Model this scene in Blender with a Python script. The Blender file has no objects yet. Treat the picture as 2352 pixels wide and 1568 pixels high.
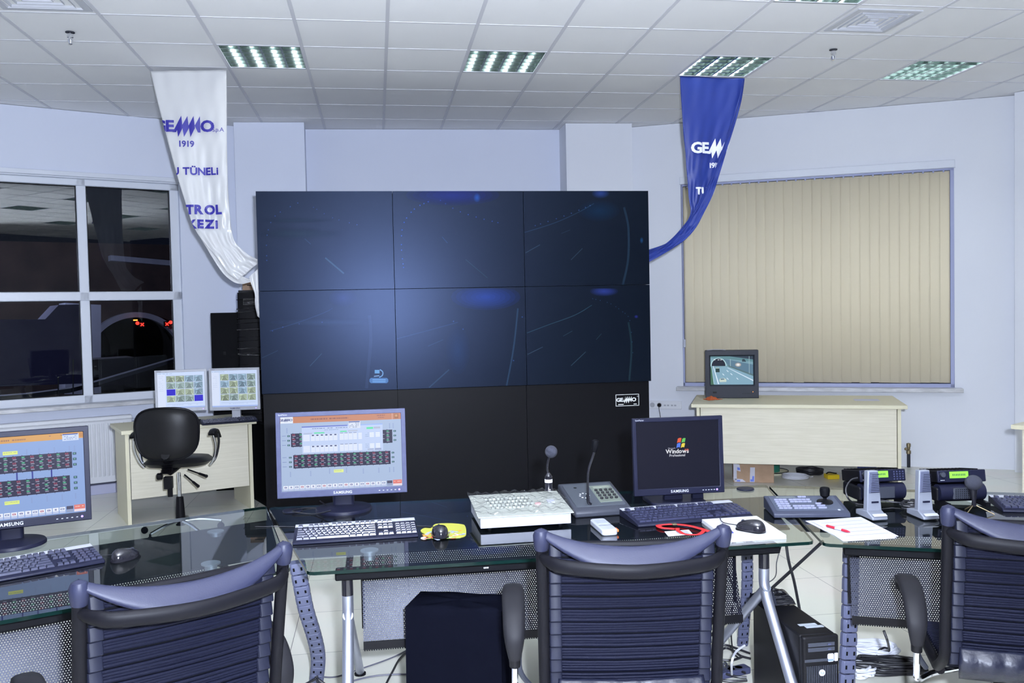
import bpy, math, random
from mathutils import Matrix, Vector
random.seed(7)
scn = bpy.context.scene
COL = scn.collection
PI = math.pi

# ------------------------------------------------------------------ camera, world, main light, exposure
CAM = Vector((-0.11934, -6.01994, 1.62589))
FPX = 2051.78
CR = Vector((0.988512, -0.149669, -0.021074))
CU = Vector((0.026115, 0.031794, 0.999153))
CF = Vector((0.148872, 0.988225, -0.035338))
cd = bpy.data.cameras.new('camera'); cam = bpy.data.objects.new('camera', cd); COL.objects.link(cam)
cd.sensor_width = 36.0; cd.lens = FPX / 2352 * 36.0; cd.clip_start = 0.05; cd.clip_end = 500
cam.matrix_world = Matrix(((CR.x, CU.x, -CF.x, CAM.x), (CR.y, CU.y, -CF.y, CAM.y), (CR.z, CU.z, -CF.z, CAM.z), (0, 0, 0, 1)))
scn.camera = cam
scn.view_settings.view_transform = 'Standard'
try: scn.view_settings.look = 'None'
except Exception: pass
scn.view_settings.gamma = 1.0
scn.view_settings.use_curve_mapping = False
scn.view_settings.exposure = 0.40
scn.cycles.use_denoising = True
scn.cycles.max_bounces = 8
scn.cycles.diffuse_bounces = 4
scn.cycles.glossy_bounces = 4
scn.cycles.transparent_max_bounces = 16
scn.cycles.sample_clamp_indirect = 6.0
scn.cycles.caustics_reflective = False
scn.cycles.caustics_refractive = False
w = bpy.data.worlds.new('night_sky'); scn.world = w; w.use_nodes = True
w.node_tree.nodes['Background'].inputs[0].default_value = (0.012, 0.016, 0.035, 1)
w.node_tree.nodes['Background'].inputs[1].default_value = 0.25
# the camera's own flash, just right of and above the lens
fl = bpy.data.lights.new('camera_flash', 'AREA'); fl.shape = 'DISK'; fl.size = 0.09
fl.energy = 340; fl.color = (0.74, 0.82, 1.0)
flo = bpy.data.objects.new('camera_flash', fl); COL.objects.link(flo)
flo.location = CAM + CR * 0.12 + CU * 0.14 - CF * 0.05
flo.rotation_euler = (CF + CU * 0.06 - CR * 0.05).to_track_quat('-Z', 'Y').to_euler()
TUBE_E = 22.0     # strength of the fluorescent tubes in the ceiling fittings
# the same flash's tilted head, bounced off the ceiling above the photographer
f2 = bpy.data.lights.new('bounce_flash', 'AREA'); f2.shape = 'DISK'; f2.size = 0.12; f2.energy = 620; f2.color = (0.84, 0.90, 1.0); f2.spread = math.radians(125)
f2o = bpy.data.objects.new('bounce_flash', f2); COL.objects.link(f2o); f2o.location = CAM + Vector((0.05, -0.05, 0.22))
f2o.rotation_euler = Vector((0.08, 0.28, 1)).to_track_quat('-Z', 'Y').to_euler()
TUBE_C = (0.90, 0.95, 1.0)
# unseen fill lights added outdoors to brighten the view through the left window
for (lx, ly, lz, le) in ((-17, 25, 3.5, 700), (-30, 62, 7.0, 5500), (-45, 45, 7.0, 2500)):
    ld = bpy.data.lights.new('outdoor_fill_light', 'POINT'); ld.energy = le; ld.color = (0.62, 0.68, 1.0); ld.shadow_soft_size = 0.3
    lo = bpy.data.objects.new('outdoor_fill_light', ld); COL.objects.link(lo); lo.location = (lx, ly, lz)

# ------------------------------------------------------------------ picking points on known planes
def ray(px, py):
    return CF + CR * ((px - 1176) / FPX) + CU * (-(py - 784) / FPX)
def at_z(px, py, z):
    d = ray(px, py); return CAM + d * ((z - CAM.z) / d.z)
def at_y(px, py, y):
    d = ray(px, py); return CAM + d * ((y - CAM.y) / d.y)
def at_v(px, py, a, b):
    n = Vector((-(b[1] - a[1]), b[0] - a[0], 0)); d = ray(px, py)
    return CAM + d * ((n.dot(Vector((a[0], a[1], 0)) - CAM)) / n.dot(d))

# ------------------------------------------------------------------ materials
MATS = {}
def mat(name, col, rough=0.5, metal=0.0, spec=0.5, emit=None, es=0.0, bump=None, var=None, coat=0.0, sheen=0.0):
    m = bpy.data.materials.new(name); m.use_nodes = True; MATS[name] = m
    nt = m.node_tree; b = nt.nodes['Principled BSDF']
    b.inputs['Base Color'].default_value = (*col, 1); b.inputs['Roughness'].default_value = rough
    b.inputs['Metallic'].default_value = metal; b.inputs['Specular IOR Level'].default_value = spec
    b.inputs['Coat Weight'].default_value = coat
    b.inputs['Coat Roughness'].default_value = 0.08
    if sheen: b.inputs['Sheen Weight'].default_value = sheen
    if emit: b.inputs['Emission Color'].default_value = (*emit, 1); b.inputs['Emission Strength'].default_value = es
    if bump or var:
        tc = nt.nodes.new('ShaderNodeTexCoord')
        if var:
            n = nt.nodes.new('ShaderNodeTexNoise'); n.inputs['Scale'].default_value = var[0]; n.inputs['Detail'].default_value = 4
            mp = nt.nodes.new('ShaderNodeMapping'); mp.inputs['Scale'].default_value = var[3] if len(var) > 3 else (1, 1, 1)
            r = nt.nodes.new('ShaderNodeValToRGB')
            r.color_ramp.elements[0].position = 0.3; r.color_ramp.elements[1].position = 0.7
            r.color_ramp.elements[0].color = (*var[1], 1); r.color_ramp.elements[1].color = (*var[2], 1)
            nt.links.new(tc.outputs['Object'], mp.inputs[0]); nt.links.new(mp.outputs[0], n.inputs['Vector'])
            nt.links.new(n.outputs['Fac'], r.inputs[0]); nt.links.new(r.outputs[0], b.inputs['Base Color'])
        if bump:
            n2 = nt.nodes.new('ShaderNodeTexNoise'); n2.inputs['Scale'].default_value = bump[0]; n2.inputs['Detail'].default_value = 3
            bp = nt.nodes.new('ShaderNodeBump'); bp.inputs['Strength'].default_value = bump[1]; bp.inputs['Distance'].default_value = bump[2]
            mp = nt.nodes.new('ShaderNodeMapping'); mp.inputs['Scale'].default_value = bump[3] if len(bump) > 3 else (1, 1, 1)
            nt.links.new(tc.outputs['Object'], mp.inputs[0]); nt.links.new(mp.outputs[0], n2.inputs['Vector'])
            nt.links.new(n2.outputs['Fac'], bp.inputs['Height']); nt.links.new(bp.outputs[0], b.inputs['Normal'])
    return m
WALL = mat('wall_paint', (0.70, 0.74, 0.86), 0.75, var=(0.7, (0.69, 0.73, 0.85), (0.72, 0.755, 0.87)), bump=(160, 0.05, 0.002))
WALLR = mat('wall_paint_lit', (0.76, 0.78, 0.84), 0.75, var=(0.7, (0.75, 0.77, 0.83), (0.78, 0.80, 0.855)), bump=(160, 0.05, 0.002))  # same wall paint, lightened to carry the brighter light on the right side
TILE = mat('ceiling_tile', (0.80, 0.80, 0.81), 0.9, bump=(300, 0.15, 0.002), var=(1.3, (0.79, 0.79, 0.80), (0.82, 0.82, 0.83)))
TBAR = mat('ceiling_bar', (0.60, 0.60, 0.64), 0.5)
HOLE = mat('shadow_gap', (0.02, 0.02, 0.025), 0.9)
WFRAME = mat('white_frame', (0.70, 0.73, 0.80), 0.35)
BLUEF = mat('bluish_frame', (0.33, 0.36, 0.55), 0.4)
MARBLE = mat('pale_marble', (0.6, 0.6, 0.6), 0.3, var=(5, (0.42, 0.42, 0.43), (0.66, 0.66, 0.68), (1, 3, 6)))
BEIGE = mat('beige_laminate', (0.66, 0.62, 0.50), 0.5, 0, 0.3, var=(6, (0.62, 0.58, 0.46), (0.70, 0.66, 0.54), (0.7, 0.7, 14)))
BEIGE2 = mat('beige_laminate_edge', (0.66, 0.62, 0.45), 0.45)
RADW = mat('radiator_enamel', (0.72, 0.73, 0.76), 0.35)
RADG = mat('radiator_pipe_cover', (0.42, 0.43, 0.58), 0.5)
BLACKM = mat('matt_black', (0.003, 0.0032, 0.0045), 0.6, 0, 0.06)
BLACKS = mat('black_plastic', (0.0035, 0.0035, 0.005), 0.40, 0, 0.12)
BLACKG = mat('gloss_black', (0.010, 0.010, 0.014), 0.12)
NAVYP = mat('blue_black_plastic', (0.007, 0.008, 0.020), 0.42, 0, 0.14)
GREYP = mat('dark_grey_plastic', (0.026, 0.029, 0.040), 0.48, 0, 0.2)
GREYB = mat('blue_grey_plastic', (0.05, 0.055, 0.11), 0.45, 0, 0.15, var=(40, (0.046, 0.051, 0.10), (0.054, 0.06, 0.115)))
CHAIRP = mat('chair_plastic', (0.011, 0.0125, 0.028), 0.46, 0, 0.18, bump=(300, 0.25, 0.001))
CHAIRF = mat('chair_tube', (0.003, 0.003, 0.0045), 0.48, 0, 0.07)
CORD = mat('chair_cord_fabric', (0.0020, 0.0027, 0.0098), 0.62, 0, 0.08, bump=(400, 0.5, 0.002))
LEATH = mat('chair_leather', (0.004, 0.005, 0.013), 0.42, 0, 0.3, bump=(25, 0.5, 0.01))
BELEATH = mat('office_chair_leather', (0.005, 0.005, 0.006), 0.40, 0, 0.2, bump=(60, 0.15, 0.002))
SILVER = mat('silver_plastic', (0.42, 0.43, 0.48), 0.4)
LSILVER = mat('light_grey_plastic', (0.40, 0.41, 0.45), 0.42)
CHROME = mat('chrome', (0.75, 0.76, 0.8), 0.12, 1.0)
STEEL = mat('satin_steel', (0.36, 0.38, 0.47), 0.36, 0.85)
WHITEP = mat('white_plastic', (0.42, 0.44, 0.52), 0.4)
OFFW = mat('offwhite_plastic', (0.35, 0.37, 0.335), 0.45)
PAPER = mat('white_paper', (0.56, 0.56, 0.64), 0.8)
PAD = mat('note_paper', (0.56, 0.56, 0.58), 0.8)
CARD = mat('cardboard', (0.35, 0.235, 0.15), 0.8, var=(20, (0.33, 0.22, 0.14), (0.38, 0.25, 0.165)))
REDP = mat('red_plastic', (0.35, 0.012, 0.03), 0.35)
REDF = mat('red_ribbon', (0.62, 0.012, 0.015), 0.6)
ORANGE = mat('orange_cloth', (0.50, 0.10, 0.02), 0.8)
YELLOW = mat('yellow_plastic', (0.70, 0.50, 0.01), 0.5)
GREEN = mat('green_plastic', (0.02, 0.18, 0.12), 0.5)
BLUEL = mat('blue_label', (0.12, 0.18, 0.65), 0.5)
CABW = mat('white_cable', (0.65, 0.66, 0.72), 0.5)
CABB = mat('black_cable', (0.010, 0.010, 0.014), 0.45)
CABG = mat('grey_cable', (0.10, 0.10, 0.13), 0.5)
SPINE = mat('cable_spine_plastic', (0.08, 0.088, 0.15), 0.45)
CLOTHB = mat('black_cloth', (0.0022, 0.0025, 0.005), 0.9, 0, 0.0, bump=(12, 0.3, 0.02))
BRASS = mat('old_brass', (0.25, 0.2, 0.12), 0.4, 0.8)
LCDG = mat('green_lcd', (0.1, 0.3, 0.03), 0.3, emit=(0.22, 0.68, 0.05), es=0.75)
LEDR = mat('red_led', (0.4, 0, 0), 0.3, emit=(1, 0.03, 0.02), es=3.0)
LEDO = mat('orange_lamp', (0.4, 0.1, 0), 0.3, emit=(1, 0.3, 0.05), es=3.0)
LEDB = mat('violet_led', (0.1, 0.05, 0.5), 0.3, emit=(0.30, 0.22, 1.0), es=2.0)
TUBE = mat('fluorescent_tube', (1, 1, 1), 0.3, emit=TUBE_C, es=TUBE_E)
LOUV = mat('mirror_louvre', (0.16, 0.20, 0.19), 0.20, 0.9)
HOUS = mat('fitting_reflector', (0.20, 0.25, 0.24), 0.30, 0.9)
CONC = mat('outdoor_concrete', (0.28, 0.29, 0.36), 0.85, var=(0.5, (0.24, 0.25, 0.32), (0.32, 0.33, 0.4)))
EARTH = mat('hillside_earth', (0.09, 0.055, 0.045), 0.95, var=(0.4, (0.03, 0.02, 0.022), (0.07, 0.045, 0.04)))
ASPH = mat('asphalt', (0.04, 0.038, 0.045), 0.9, var=(0.3, (0.03, 0.028, 0.035), (0.055, 0.05, 0.055)))
EXTW = mat('retaining_wall_paint', (0.15, 0.15, 0.34), 0.9, var=(0.6, (0.13, 0.13, 0.31), (0.17, 0.17, 0.37)))
WSATIN = mat('white_satin', (0.62, 0.62, 0.62), 0.28, sheen=0.5)
BSATIN = mat('blue_satin', (0.012, 0.034, 0.25), 0.42, sheen=0.15)
PBLUE = mat('printed_blue', (0.025, 0.02, 0.27), 0.45)
PWHITE = mat('printed_white', (0.85, 0.86, 0.92), 0.5)
LOGOW = mat('logo_white', (0.75, 0.76, 0.74), 0.6)
SCRT = mat('signal_black', (0.004, 0.004, 0.004), 1.0)

def attr_mat(name, emission, strength=1.0, rough=0.6):
    m = bpy.data.materials.new(name); m.use_nodes = True; nt = m.node_tree; b = nt.nodes['Principled BSDF']
    a = nt.nodes.new('ShaderNodeAttribute'); a.attribute_name = 'Col'
    b.inputs['Roughness'].default_value = rough
    if emission:
        b.inputs['Specular IOR Level'].default_value = 0.06
        b.inputs['Base Color'].default_value = (0.004, 0.004, 0.006, 1)
        nt.links.new(a.outputs['Color'], b.inputs['Emission Color']); b.inputs['Emission Strength'].default_value = strength
    else: nt.links.new(a.outputs['Color'], b.inputs['Base Color'])
    return m
LCD = attr_mat('lit_screen', True, 0.72, 0.35)
LCDDIM = attr_mat('lit_screen_dim', True, 1.0, 0.5)
PRINT = attr_mat('printed_surface', False)

def glass_mat(name, tint, rough=0.0, ior=1.5):
    m = bpy.data.materials.new(name); m.use_nodes = True; nt = m.node_tree; nt.nodes.clear()
    o = nt.nodes.new('ShaderNodeOutputMaterial'); mx = nt.nodes.new('ShaderNodeMixShader'); fr = nt.nodes.new('ShaderNodeFresnel')
    t = nt.nodes.new('ShaderNodeBsdfTransparent'); g = nt.nodes.new('ShaderNodeBsdfGlossy')
    g.inputs['Roughness'].default_value = rough; g.inputs['Color'].default_value = (1, 1, 1, 1)
    t.inputs['Color'].default_value = (*tint, 1); fr.inputs['IOR'].default_value = ior
    ge = nt.nodes.new('ShaderNodeNewGeometry'); iv = nt.nodes.new('ShaderNodeMath'); iv.operation = 'SUBTRACT'; iv.inputs[0].default_value = 1.0
    ml = nt.nodes.new('ShaderNodeMath'); ml.operation = 'MULTIPLY'; nt.links.new(ge.outputs['Backfacing'], iv.inputs[1])
    nt.links.new(iv.outputs[0], ml.inputs[0]); nt.links.new(fr.outputs[0], ml.inputs[1])
    nt.links.new(ml.outputs[0], mx.inputs[0]); nt.links.new(t.outputs[0], mx.inputs[1]); nt.links.new(g.outputs[0], mx.inputs[2])
    nt.links.new(mx.outputs[0], o.inputs[0]); return m
GLASS = glass_mat('window_glass', (0.88, 0.90, 0.90), 0.0, 2.3)
DGLASS = glass_mat('desk_glass', (0.86, 0.91, 0.895), 0.0, 1.72)
FILM = glass_mat('clear_film', (0.97, 0.97, 0.97), 0.12, 1.45)
GEDGE = mat('desk_glass_edge', (0.002, 0.009, 0.008), 0.12, 0, 0.15)
GEDGEL = mat('desk_glass_edge_pale', (0.30, 0.50, 0.46), 0.1, 0, 0.6)

def perf_mat():
    m = bpy.data.materials.new('perforated_black_steel'); m.use_nodes = True; nt = m.node_tree
    b = nt.nodes['Principled BSDF']; b.inputs['Base Color'].default_value = (0.004, 0.004, 0.008, 1); b.inputs['Roughness'].default_value = 0.33
    b.inputs['Specular IOR Level'].default_value = 0.11; b.inputs['Specular Tint'].default_value = (0.75, 0.8, 1, 1)
    o = nt.nodes['Material Output']; p = 0.0088; q = p * 1.732
    uv = nt.nodes.new('ShaderNodeUVMap')
    def vm(op, a, bb=None):
        n = nt.nodes.new('ShaderNodeVectorMath'); n.operation = op
        if isinstance(a, tuple): n.inputs[0].default_value = a
        else: nt.links.new(a, n.inputs[0])
        if bb is not None:
            if isinstance(bb, tuple): n.inputs[1].default_value = bb
            else: nt.links.new(bb, n.inputs[1])
        return n
    s = vm('MULTIPLY', uv.outputs[0], (1 / p, 1 / q, 0)).outputs[0]
    ds = []
    for off in (0.0, 0.5):
        a = vm('ADD', s, (off, off, 0)).outputs[0]; f = vm('FRACTION', a).outputs[0]
        c = vm('SUBTRACT', f, (0.5, 0.5, 0)).outputs[0]; e = vm('MULTIPLY', c, (p, q, 0)).outputs[0]
        ds.append(vm('LENGTH', e).outputs['Value'])
    mi = nt.nodes.new('ShaderNodeMath'); mi.operation = 'MINIMUM'; nt.links.new(ds[0], mi.inputs[0]); nt.links.new(ds[1], mi.inputs[1])
    lt = nt.nodes.new('ShaderNodeMath'); lt.operation = 'LESS_THAN'; nt.links.new(mi.outputs[0], lt.inputs[0]); lt.inputs[1].default_value = 0.00225
    t = nt.nodes.new('ShaderNodeBsdfTransparent'); mx = nt.nodes.new('ShaderNodeMixShader')
    nt.links.new(lt.outputs[0], mx.inputs[0]); nt.links.new(b.outputs[0], mx.inputs[1]); nt.links.new(t.outputs[0], mx.inputs[2])
    nt.links.new(mx.outputs[0], o.inputs[0]); return m
PERF = perf_mat()
TRAY = mat('dark_tray', (0.006, 0.007, 0.011), 0.7, 0, 0.1)

def floor_mat():
    m = bpy.data.materials.new('cream_floor_tiles'); m.use_nodes = True; nt = m.node_tree; b = nt.nodes['Principled BSDF']
    tc = nt.nodes.new('ShaderNodeTexCoord'); mp = nt.nodes.new('ShaderNodeMapping'); mp.inputs['Location'].default_value = (0.575 + 6, 1.69 + 6, 0)
    br = nt.nodes.new('ShaderNodeTexBrick'); br.offset = 0.0; br.inputs['Scale'].default_value = 1.0
    br.inputs['Brick Width'].default_value = 0.6; br.inputs['Row Height'].default_value = 0.6; br.inputs['Mortar Size'].default_value = 0.0018
    br.inputs['Mortar Smooth'].default_value = 0.1
    br.inputs['Color1'].default_value = (0.80, 0.785, 0.69, 1); br.inputs['Color2'].default_value = (0.77, 0.755, 0.665, 1); br.inputs['Mortar'].default_value = (0.20, 0.19, 0.18, 1)
    n = nt.nodes.new('ShaderNodeTexNoise'); n.inputs['Scale'].default_value = 2.2; n.inputs['Detail'].default_value = 6
    mx = nt.nodes.new('ShaderNodeMixRGB'); mx.blend_type = 'MULTIPLY'; mx.inputs[0].default_value = 0.12
    nt.links.new(tc.outputs['Object'], mp.inputs[0]); nt.links.new(mp.outputs[0], br.inputs['Vector']); nt.links.new(tc.outputs['Object'], n.inputs['Vector'])
    nt.links.new(br.outputs['Color'], mx.inputs[1]); nt.links.new(n.outputs['Color'], mx.inputs[2]); nt.links.new(mx.outputs[0], b.inputs['Base Color'])
    b.inputs['Roughness'].default_value = 0.28; b.inputs['Specular IOR Level'].default_value = 0.4
    return m
FLOOR = floor_mat()
BLINDM = mat('blind_fabric', (0.82, 0.73, 0.53), 0.8, bump=(500, 0.2, 0.001))
SCREENM = mat('video_wall_screen', (0.002, 0.0035, 0.006), 0.325, 0.0, 0.25)
SCREENM.node_tree.nodes['Principled BSDF'].inputs['Specular Tint'].default_value = (0.42, 0.56, 1.0, 1)
VBASE = mat('video_wall_base', (0.003, 0.003, 0.0045), 0.40, 0, 0.10)
WRAP = mat('black_stretch_wrap', (0.012, 0.012, 0.016), 0.16, 0, 1.0, bump=(7, 1.0, 0.06, (0.6, 0.6, 9)))

# ------------------------------------------------------------------ mesh builder
def RZ(a): return Matrix.Rotation(a, 4, 'Z')
def RX(a): return Matrix.Rotation(a, 4, 'X')
def RY(a): return Matrix.Rotation(a, 4, 'Y')
def TR(x, y=0, z=0):
    if isinstance(x, Vector): return Matrix.Translation(x)
    return Matrix.Translation((x, y, z))
def smooth_path(pts, k=6, closed=False):
    P = [Vector(p) for p in pts]; n = len(P)
    if n < 3: return P
    out = []; rng = range(n) if closed else range(n - 1)
    for i in rng:
        if closed: a, b, c, d = P[(i - 1) % n], P[i], P[(i + 1) % n], P[(i + 2) % n]
        else: a, b, c, d = P[max(i - 1, 0)], P[i], P[i + 1], P[min(i + 2, n - 1)]
        for j in range(k):
            t = j / k
            out.append(0.5 * ((2 * b) + (c - a) * t + (2 * a - 5 * b + 4 * c - d) * t * t + (3 * b - a - 3 * c + d) * t ** 3))
    if not closed: out.append(P[-1])
    return out
class MB:
    def __init__(s): s.v = []; s.f = []; s.m = []; s.uv = {}; s.col = {}; s.T = Matrix.Identity(4); s.mi = 0
    def add(s, vs, fs, T=None):
        M = s.T @ T if T is not None else s.T
        b = len(s.v); s.v += [M @ Vector(p) for p in vs]
        for f in fs: s.f.append(tuple(b + i for i in f)); s.m.append(s.mi)
        return b
    def box(s, c, d, T=None):
        x, y, z = d[0] / 2, d[1] / 2, d[2] / 2
        vs = [(c[0] + i * x, c[1] + j * y, c[2] + k * z) for k in (-1, 1) for j in (-1, 1) for i in (-1, 1)]
        s.add(vs, [(0, 2, 3, 1), (4, 5, 7, 6), (0, 1, 5, 4), (2, 6, 7, 3), (0, 4, 6, 2), (1, 3, 7, 5)], T); return s
    def rbox(s, c, d, r, T=None, n=4, axis='z'):
        x, y = d[0] / 2 - r, d[1] / 2 - r; pts = []
        for (sx, sy, a0) in ((1, 1, 0), (-1, 1, 90), (-1, -1, 180), (1, -1, 270)):
            for i in range(n + 1):
                a = math.radians(a0 + 90 * i / n); pts.append((c[0] + sx * x + r * math.cos(a), c[1] + sy * y + r * math.sin(a)))
        return s.prism(pts, c[2] - d[2] / 2, c[2] + d[2] / 2, T)
    def prism(s, poly, z0, z1, T=None, top=1.0):
        n = len(poly); cx = sum(p[0] for p in poly) / n; cy = sum(p[1] for p in poly) / n
        vs = [(p[0], p[1], z0) for p in poly] + [(cx + (p[0] - cx) * top, cy + (p[1] - cy) * top, z1) for p in poly]
        fs = [tuple(range(n))[::-1], tuple(range(n, 2 * n))] + [(i, (i + 1) % n, n + (i + 1) % n, n + i) for i in range(n)]
        s.add(vs, fs, T); return s
    def tube(s, pts, r, n=8, closed=False, T=None, flat=1.0, cap=True):
        P = [Vector(p) for p in pts]; N = len(P); rs = r if isinstance(r, (list, tuple)) else [r] * N
        vs = []; up = Vector((0, 0, 1)); prev = None
        for i in range(N):
            a = P[(i - 1) % N] if (closed or i > 0) else P[i]; b = P[(i + 1) % N] if (closed or i < N - 1) else P[i]
            t = (b - a); t = t.normalized() if t.length > 1e-9 else Vector((0, 0, 1))
            if prev is None:
                ref = up if abs(t.z) < 0.9 else Vector((1, 0, 0)); u = t.cross(ref).normalized()
            else:
                u = prev - t * prev.dot(t); u = u.normalized() if u.length > 1e-6 else t.orthogonal().normalized()
            prev = u; v = t.cross(u)
            for k in range(n):
                an = 2 * PI * k / n; vs.append(P[i] + u * (math.cos(an) * rs[i]) + v * (math.sin(an) * rs[i] * flat))
        fs = []
        for i in range(N if closed else N - 1):
            for k in range(n):
                a, b = i * n + k, i * n + (k + 1) % n; c, d = ((i + 1) % N) * n + (k + 1) % n, ((i + 1) % N) * n + k
                fs.append((a, b, c, d))
        if not closed and cap: fs += [tuple(range(n))[::-1], tuple(range((N - 1) * n, N * n))]
        s.add(vs, fs, T); return s
    def lathe(s, prof, c=(0, 0, 0), n=24, T=None):
        vs = []; fs = []
        for (r, z) in prof:
            for k in range(n):
                a = 2 * PI * k / n; vs.append((c[0] + r * math.cos(a), c[1] + r * math.sin(a), c[2] + z))
        for i in range(len(prof) - 1):
            for k in range(n): fs.append((i * n + k, i * n + (k + 1) % n, (i + 1) * n + (k + 1) % n, (i + 1) * n + k))
        if prof[0][0] > 1e-6: fs.append(tuple(range(n))[::-1])
        if prof[-1][0] > 1e-6: fs.append(tuple(range((len(prof) - 1) * n, len(prof) * n)))
        s.add(vs, fs, T); return s
    def cyl(s, c, r, h, n=20, T=None): return s.lathe([(r, 0), (r, h)], c, n, T)
    def ball(s, c, r, n=16, T=None, sc=(1, 1, 1)):
        pr = [(math.sin(PI * i / n) * r, -math.cos(PI * i / n) * r) for i in range(n + 1)]
        pr[0] = (1e-7, -r); pr[-1] = (1e-7, r)
        M = TR(*c) @ Matrix.Diagonal((sc[0], sc[1], sc[2], 1))
        return s.lathe(pr, (0, 0, 0), n * 2, (T @ M) if T is not None else M)
    def grid(s, fn, nu, nv, T=None, closed_u=False, uvf=None):
        vs = []; uvs = []
        for j in range(nv + 1):
            for i in range(nu + (0 if closed_u else 1)):
                vs.append(fn(i / nu, j / nv)); uvs.append(uvf(i / nu, j / nv) if uvf else None)
        W = nu if closed_u else nu + 1; fs = []
        for j in range(nv):
            for i in range(nu): fs.append((j * W + i, j * W + (i + 1) % W, (j + 1) * W + (i + 1) % W, (j + 1) * W + i))
        b = s.add(vs, fs, T)
        if uvf:
            for k, u in enumerate(uvs): s.uv[b + k] = u
        return s
    def quad(s, pts, T=None): s.add(pts, [tuple(range(len(pts)))], T); return s
    def cquad(s, pts, col, T=None):
        b = s.add(pts, [tuple(range(len(pts)))], T)
        s.col[len(s.f) - 1] = col; return s
    def build(s, name, mats, parent=None, smooth=35, bevel=None, world=False, segs=2):
        me = bpy.data.meshes.new(name)
        vs = s.v
        if world and parent is not None:
            inv = world_of(parent).inverted(); vs = [inv @ v for v in vs]
        me.from_pydata([tuple(v) for v in vs], [], s.f)
        mats = mats if isinstance(mats, (list, tuple)) else [mats]
        for m in mats: me.materials.append(m)
        me.polygons.foreach_set('material_index', s.m)
        if s.uv:
            ul = me.uv_layers.new(name='UVMap')
            for l in me.loops:
                u = s.uv.get(l.vertex_index, (0, 0)); ul.data[l.index].uv = u
        if s.col:
            ca = me.color_attributes.new('Col', 'FLOAT_COLOR', 'CORNER')
            for pi, poly in enumerate(me.polygons):
                c = s.col.get(pi, (0.5, 0.5, 0.5))
                for li in poly.loop_indices: ca.data[li].color = (*c, 1)
        me.update()
        if smooth:
            me.polygons.foreach_set('use_smooth', [True] * len(me.polygons))
            try: me.set_sharp_from_angle(angle=math.radians(smooth))
            except Exception: pass
        o = bpy.data.objects.new(name, me); COL.objects.link(o)
        if parent is not None: o.parent = parent
        if bevel:
            b = o.modifiers.new('bevel', 'BEVEL'); b.width = bevel; b.segments = segs; b.limit_method = 'ANGLE'; b.angle_limit = math.radians(40)
            b.harden_normals = False
        return o
def world_of(o):
    M = Matrix.Translation(o.location) @ o.rotation_euler.to_matrix().to_4x4()
    return world_of(o.parent) @ M if o.parent else M
def tag(o, label, cat, group=None):
    o['label'] = label; o['category'] = cat
    if group: o['group'] = group
    return o
def thing(name, label, cat, loc=(0, 0, 0), rz=0.0, group=None):
    o = bpy.data.objects.new(name, None); COL.objects.link(o); o.empty_display_size = 0.1
    o.location = loc; o.rotation_euler = (0, 0, rz); return tag(o, label, cat, group)
def struct(o): o['kind'] = 'structure'; return o
def kids(o): return [c for c in bpy.data.objects if c.parent == o]
def dup(root, loc, rz, label, group=None):
    def cp(o, par):
        c = o.copy(); COL.objects.link(c)
        if par: c.parent = par
        for ch in kids(o): cp(ch, c)
        return c
    r = cp(root, None); r.location = loc; r.rotation_euler = (0, 0, rz); r['label'] = label
    if group: r['group'] = group
    return r
_TG = {}
def _raw_text(body, size, bold, shear):
    key = (body, size, bold, shear)
    if key in _TG: return _TG[key]
    cu = bpy.data.curves.new('t', 'FONT'); cu.body = body; cu.size = size; cu.offset = bold; cu.align_x = 'LEFT'; cu.align_y = 'CENTER'
    cu.shear = shear; cu.resolution_u = 3
    ob = bpy.data.objects.new('t', cu); COL.objects.link(ob)
    me = bpy.data.meshes.new_from_object(ob.evaluated_get(bpy.context.evaluated_depsgraph_get()))
    vs = [v.co.copy() for v in me.vertices]; fs = [tuple(p.vertices) for p in me.polygons]
    bpy.data.objects.remove(ob); bpy.data.curves.remove(cu); bpy.data.meshes.remove(me)
    _TG[key] = (vs, fs); return vs, fs
def text_geo(body, size, bold=0.0, align='CENTER', shear=0.0, space=1.0):
    """letters are filled one by one, so bold strokes never cancel each other"""
    V = []; F = []; x = 0.0
    for ch in body:
        if ch == ' ': x += size * 0.30; continue
        vs, fs = _raw_text(ch, size, bold, shear); x0 = min(v.x for v in vs); x1 = max(v.x for v in vs); b = len(V)
        V += [Vector((v.x - x0 + x, v.y, 0)) for v in vs]; F += [tuple(b + q for q in f) for f in fs]
        x += (x1 - x0) + size * 0.045 * space ** 6
    w_ = x - size * 0.045; o = {'CENTER': -w_ / 2, 'LEFT': 0.0, 'RIGHT': -w_}[align]
    # put the baseline-to-cap centre on y = 0
    return [Vector((v.x + o, v.y, 0)) for v in V], F
def text(mb, body, size, T, bold=0.0, **k):
    vs, fs = text_geo(body, size, bold, **k); mb.add(vs, fs, T); return mb
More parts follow.
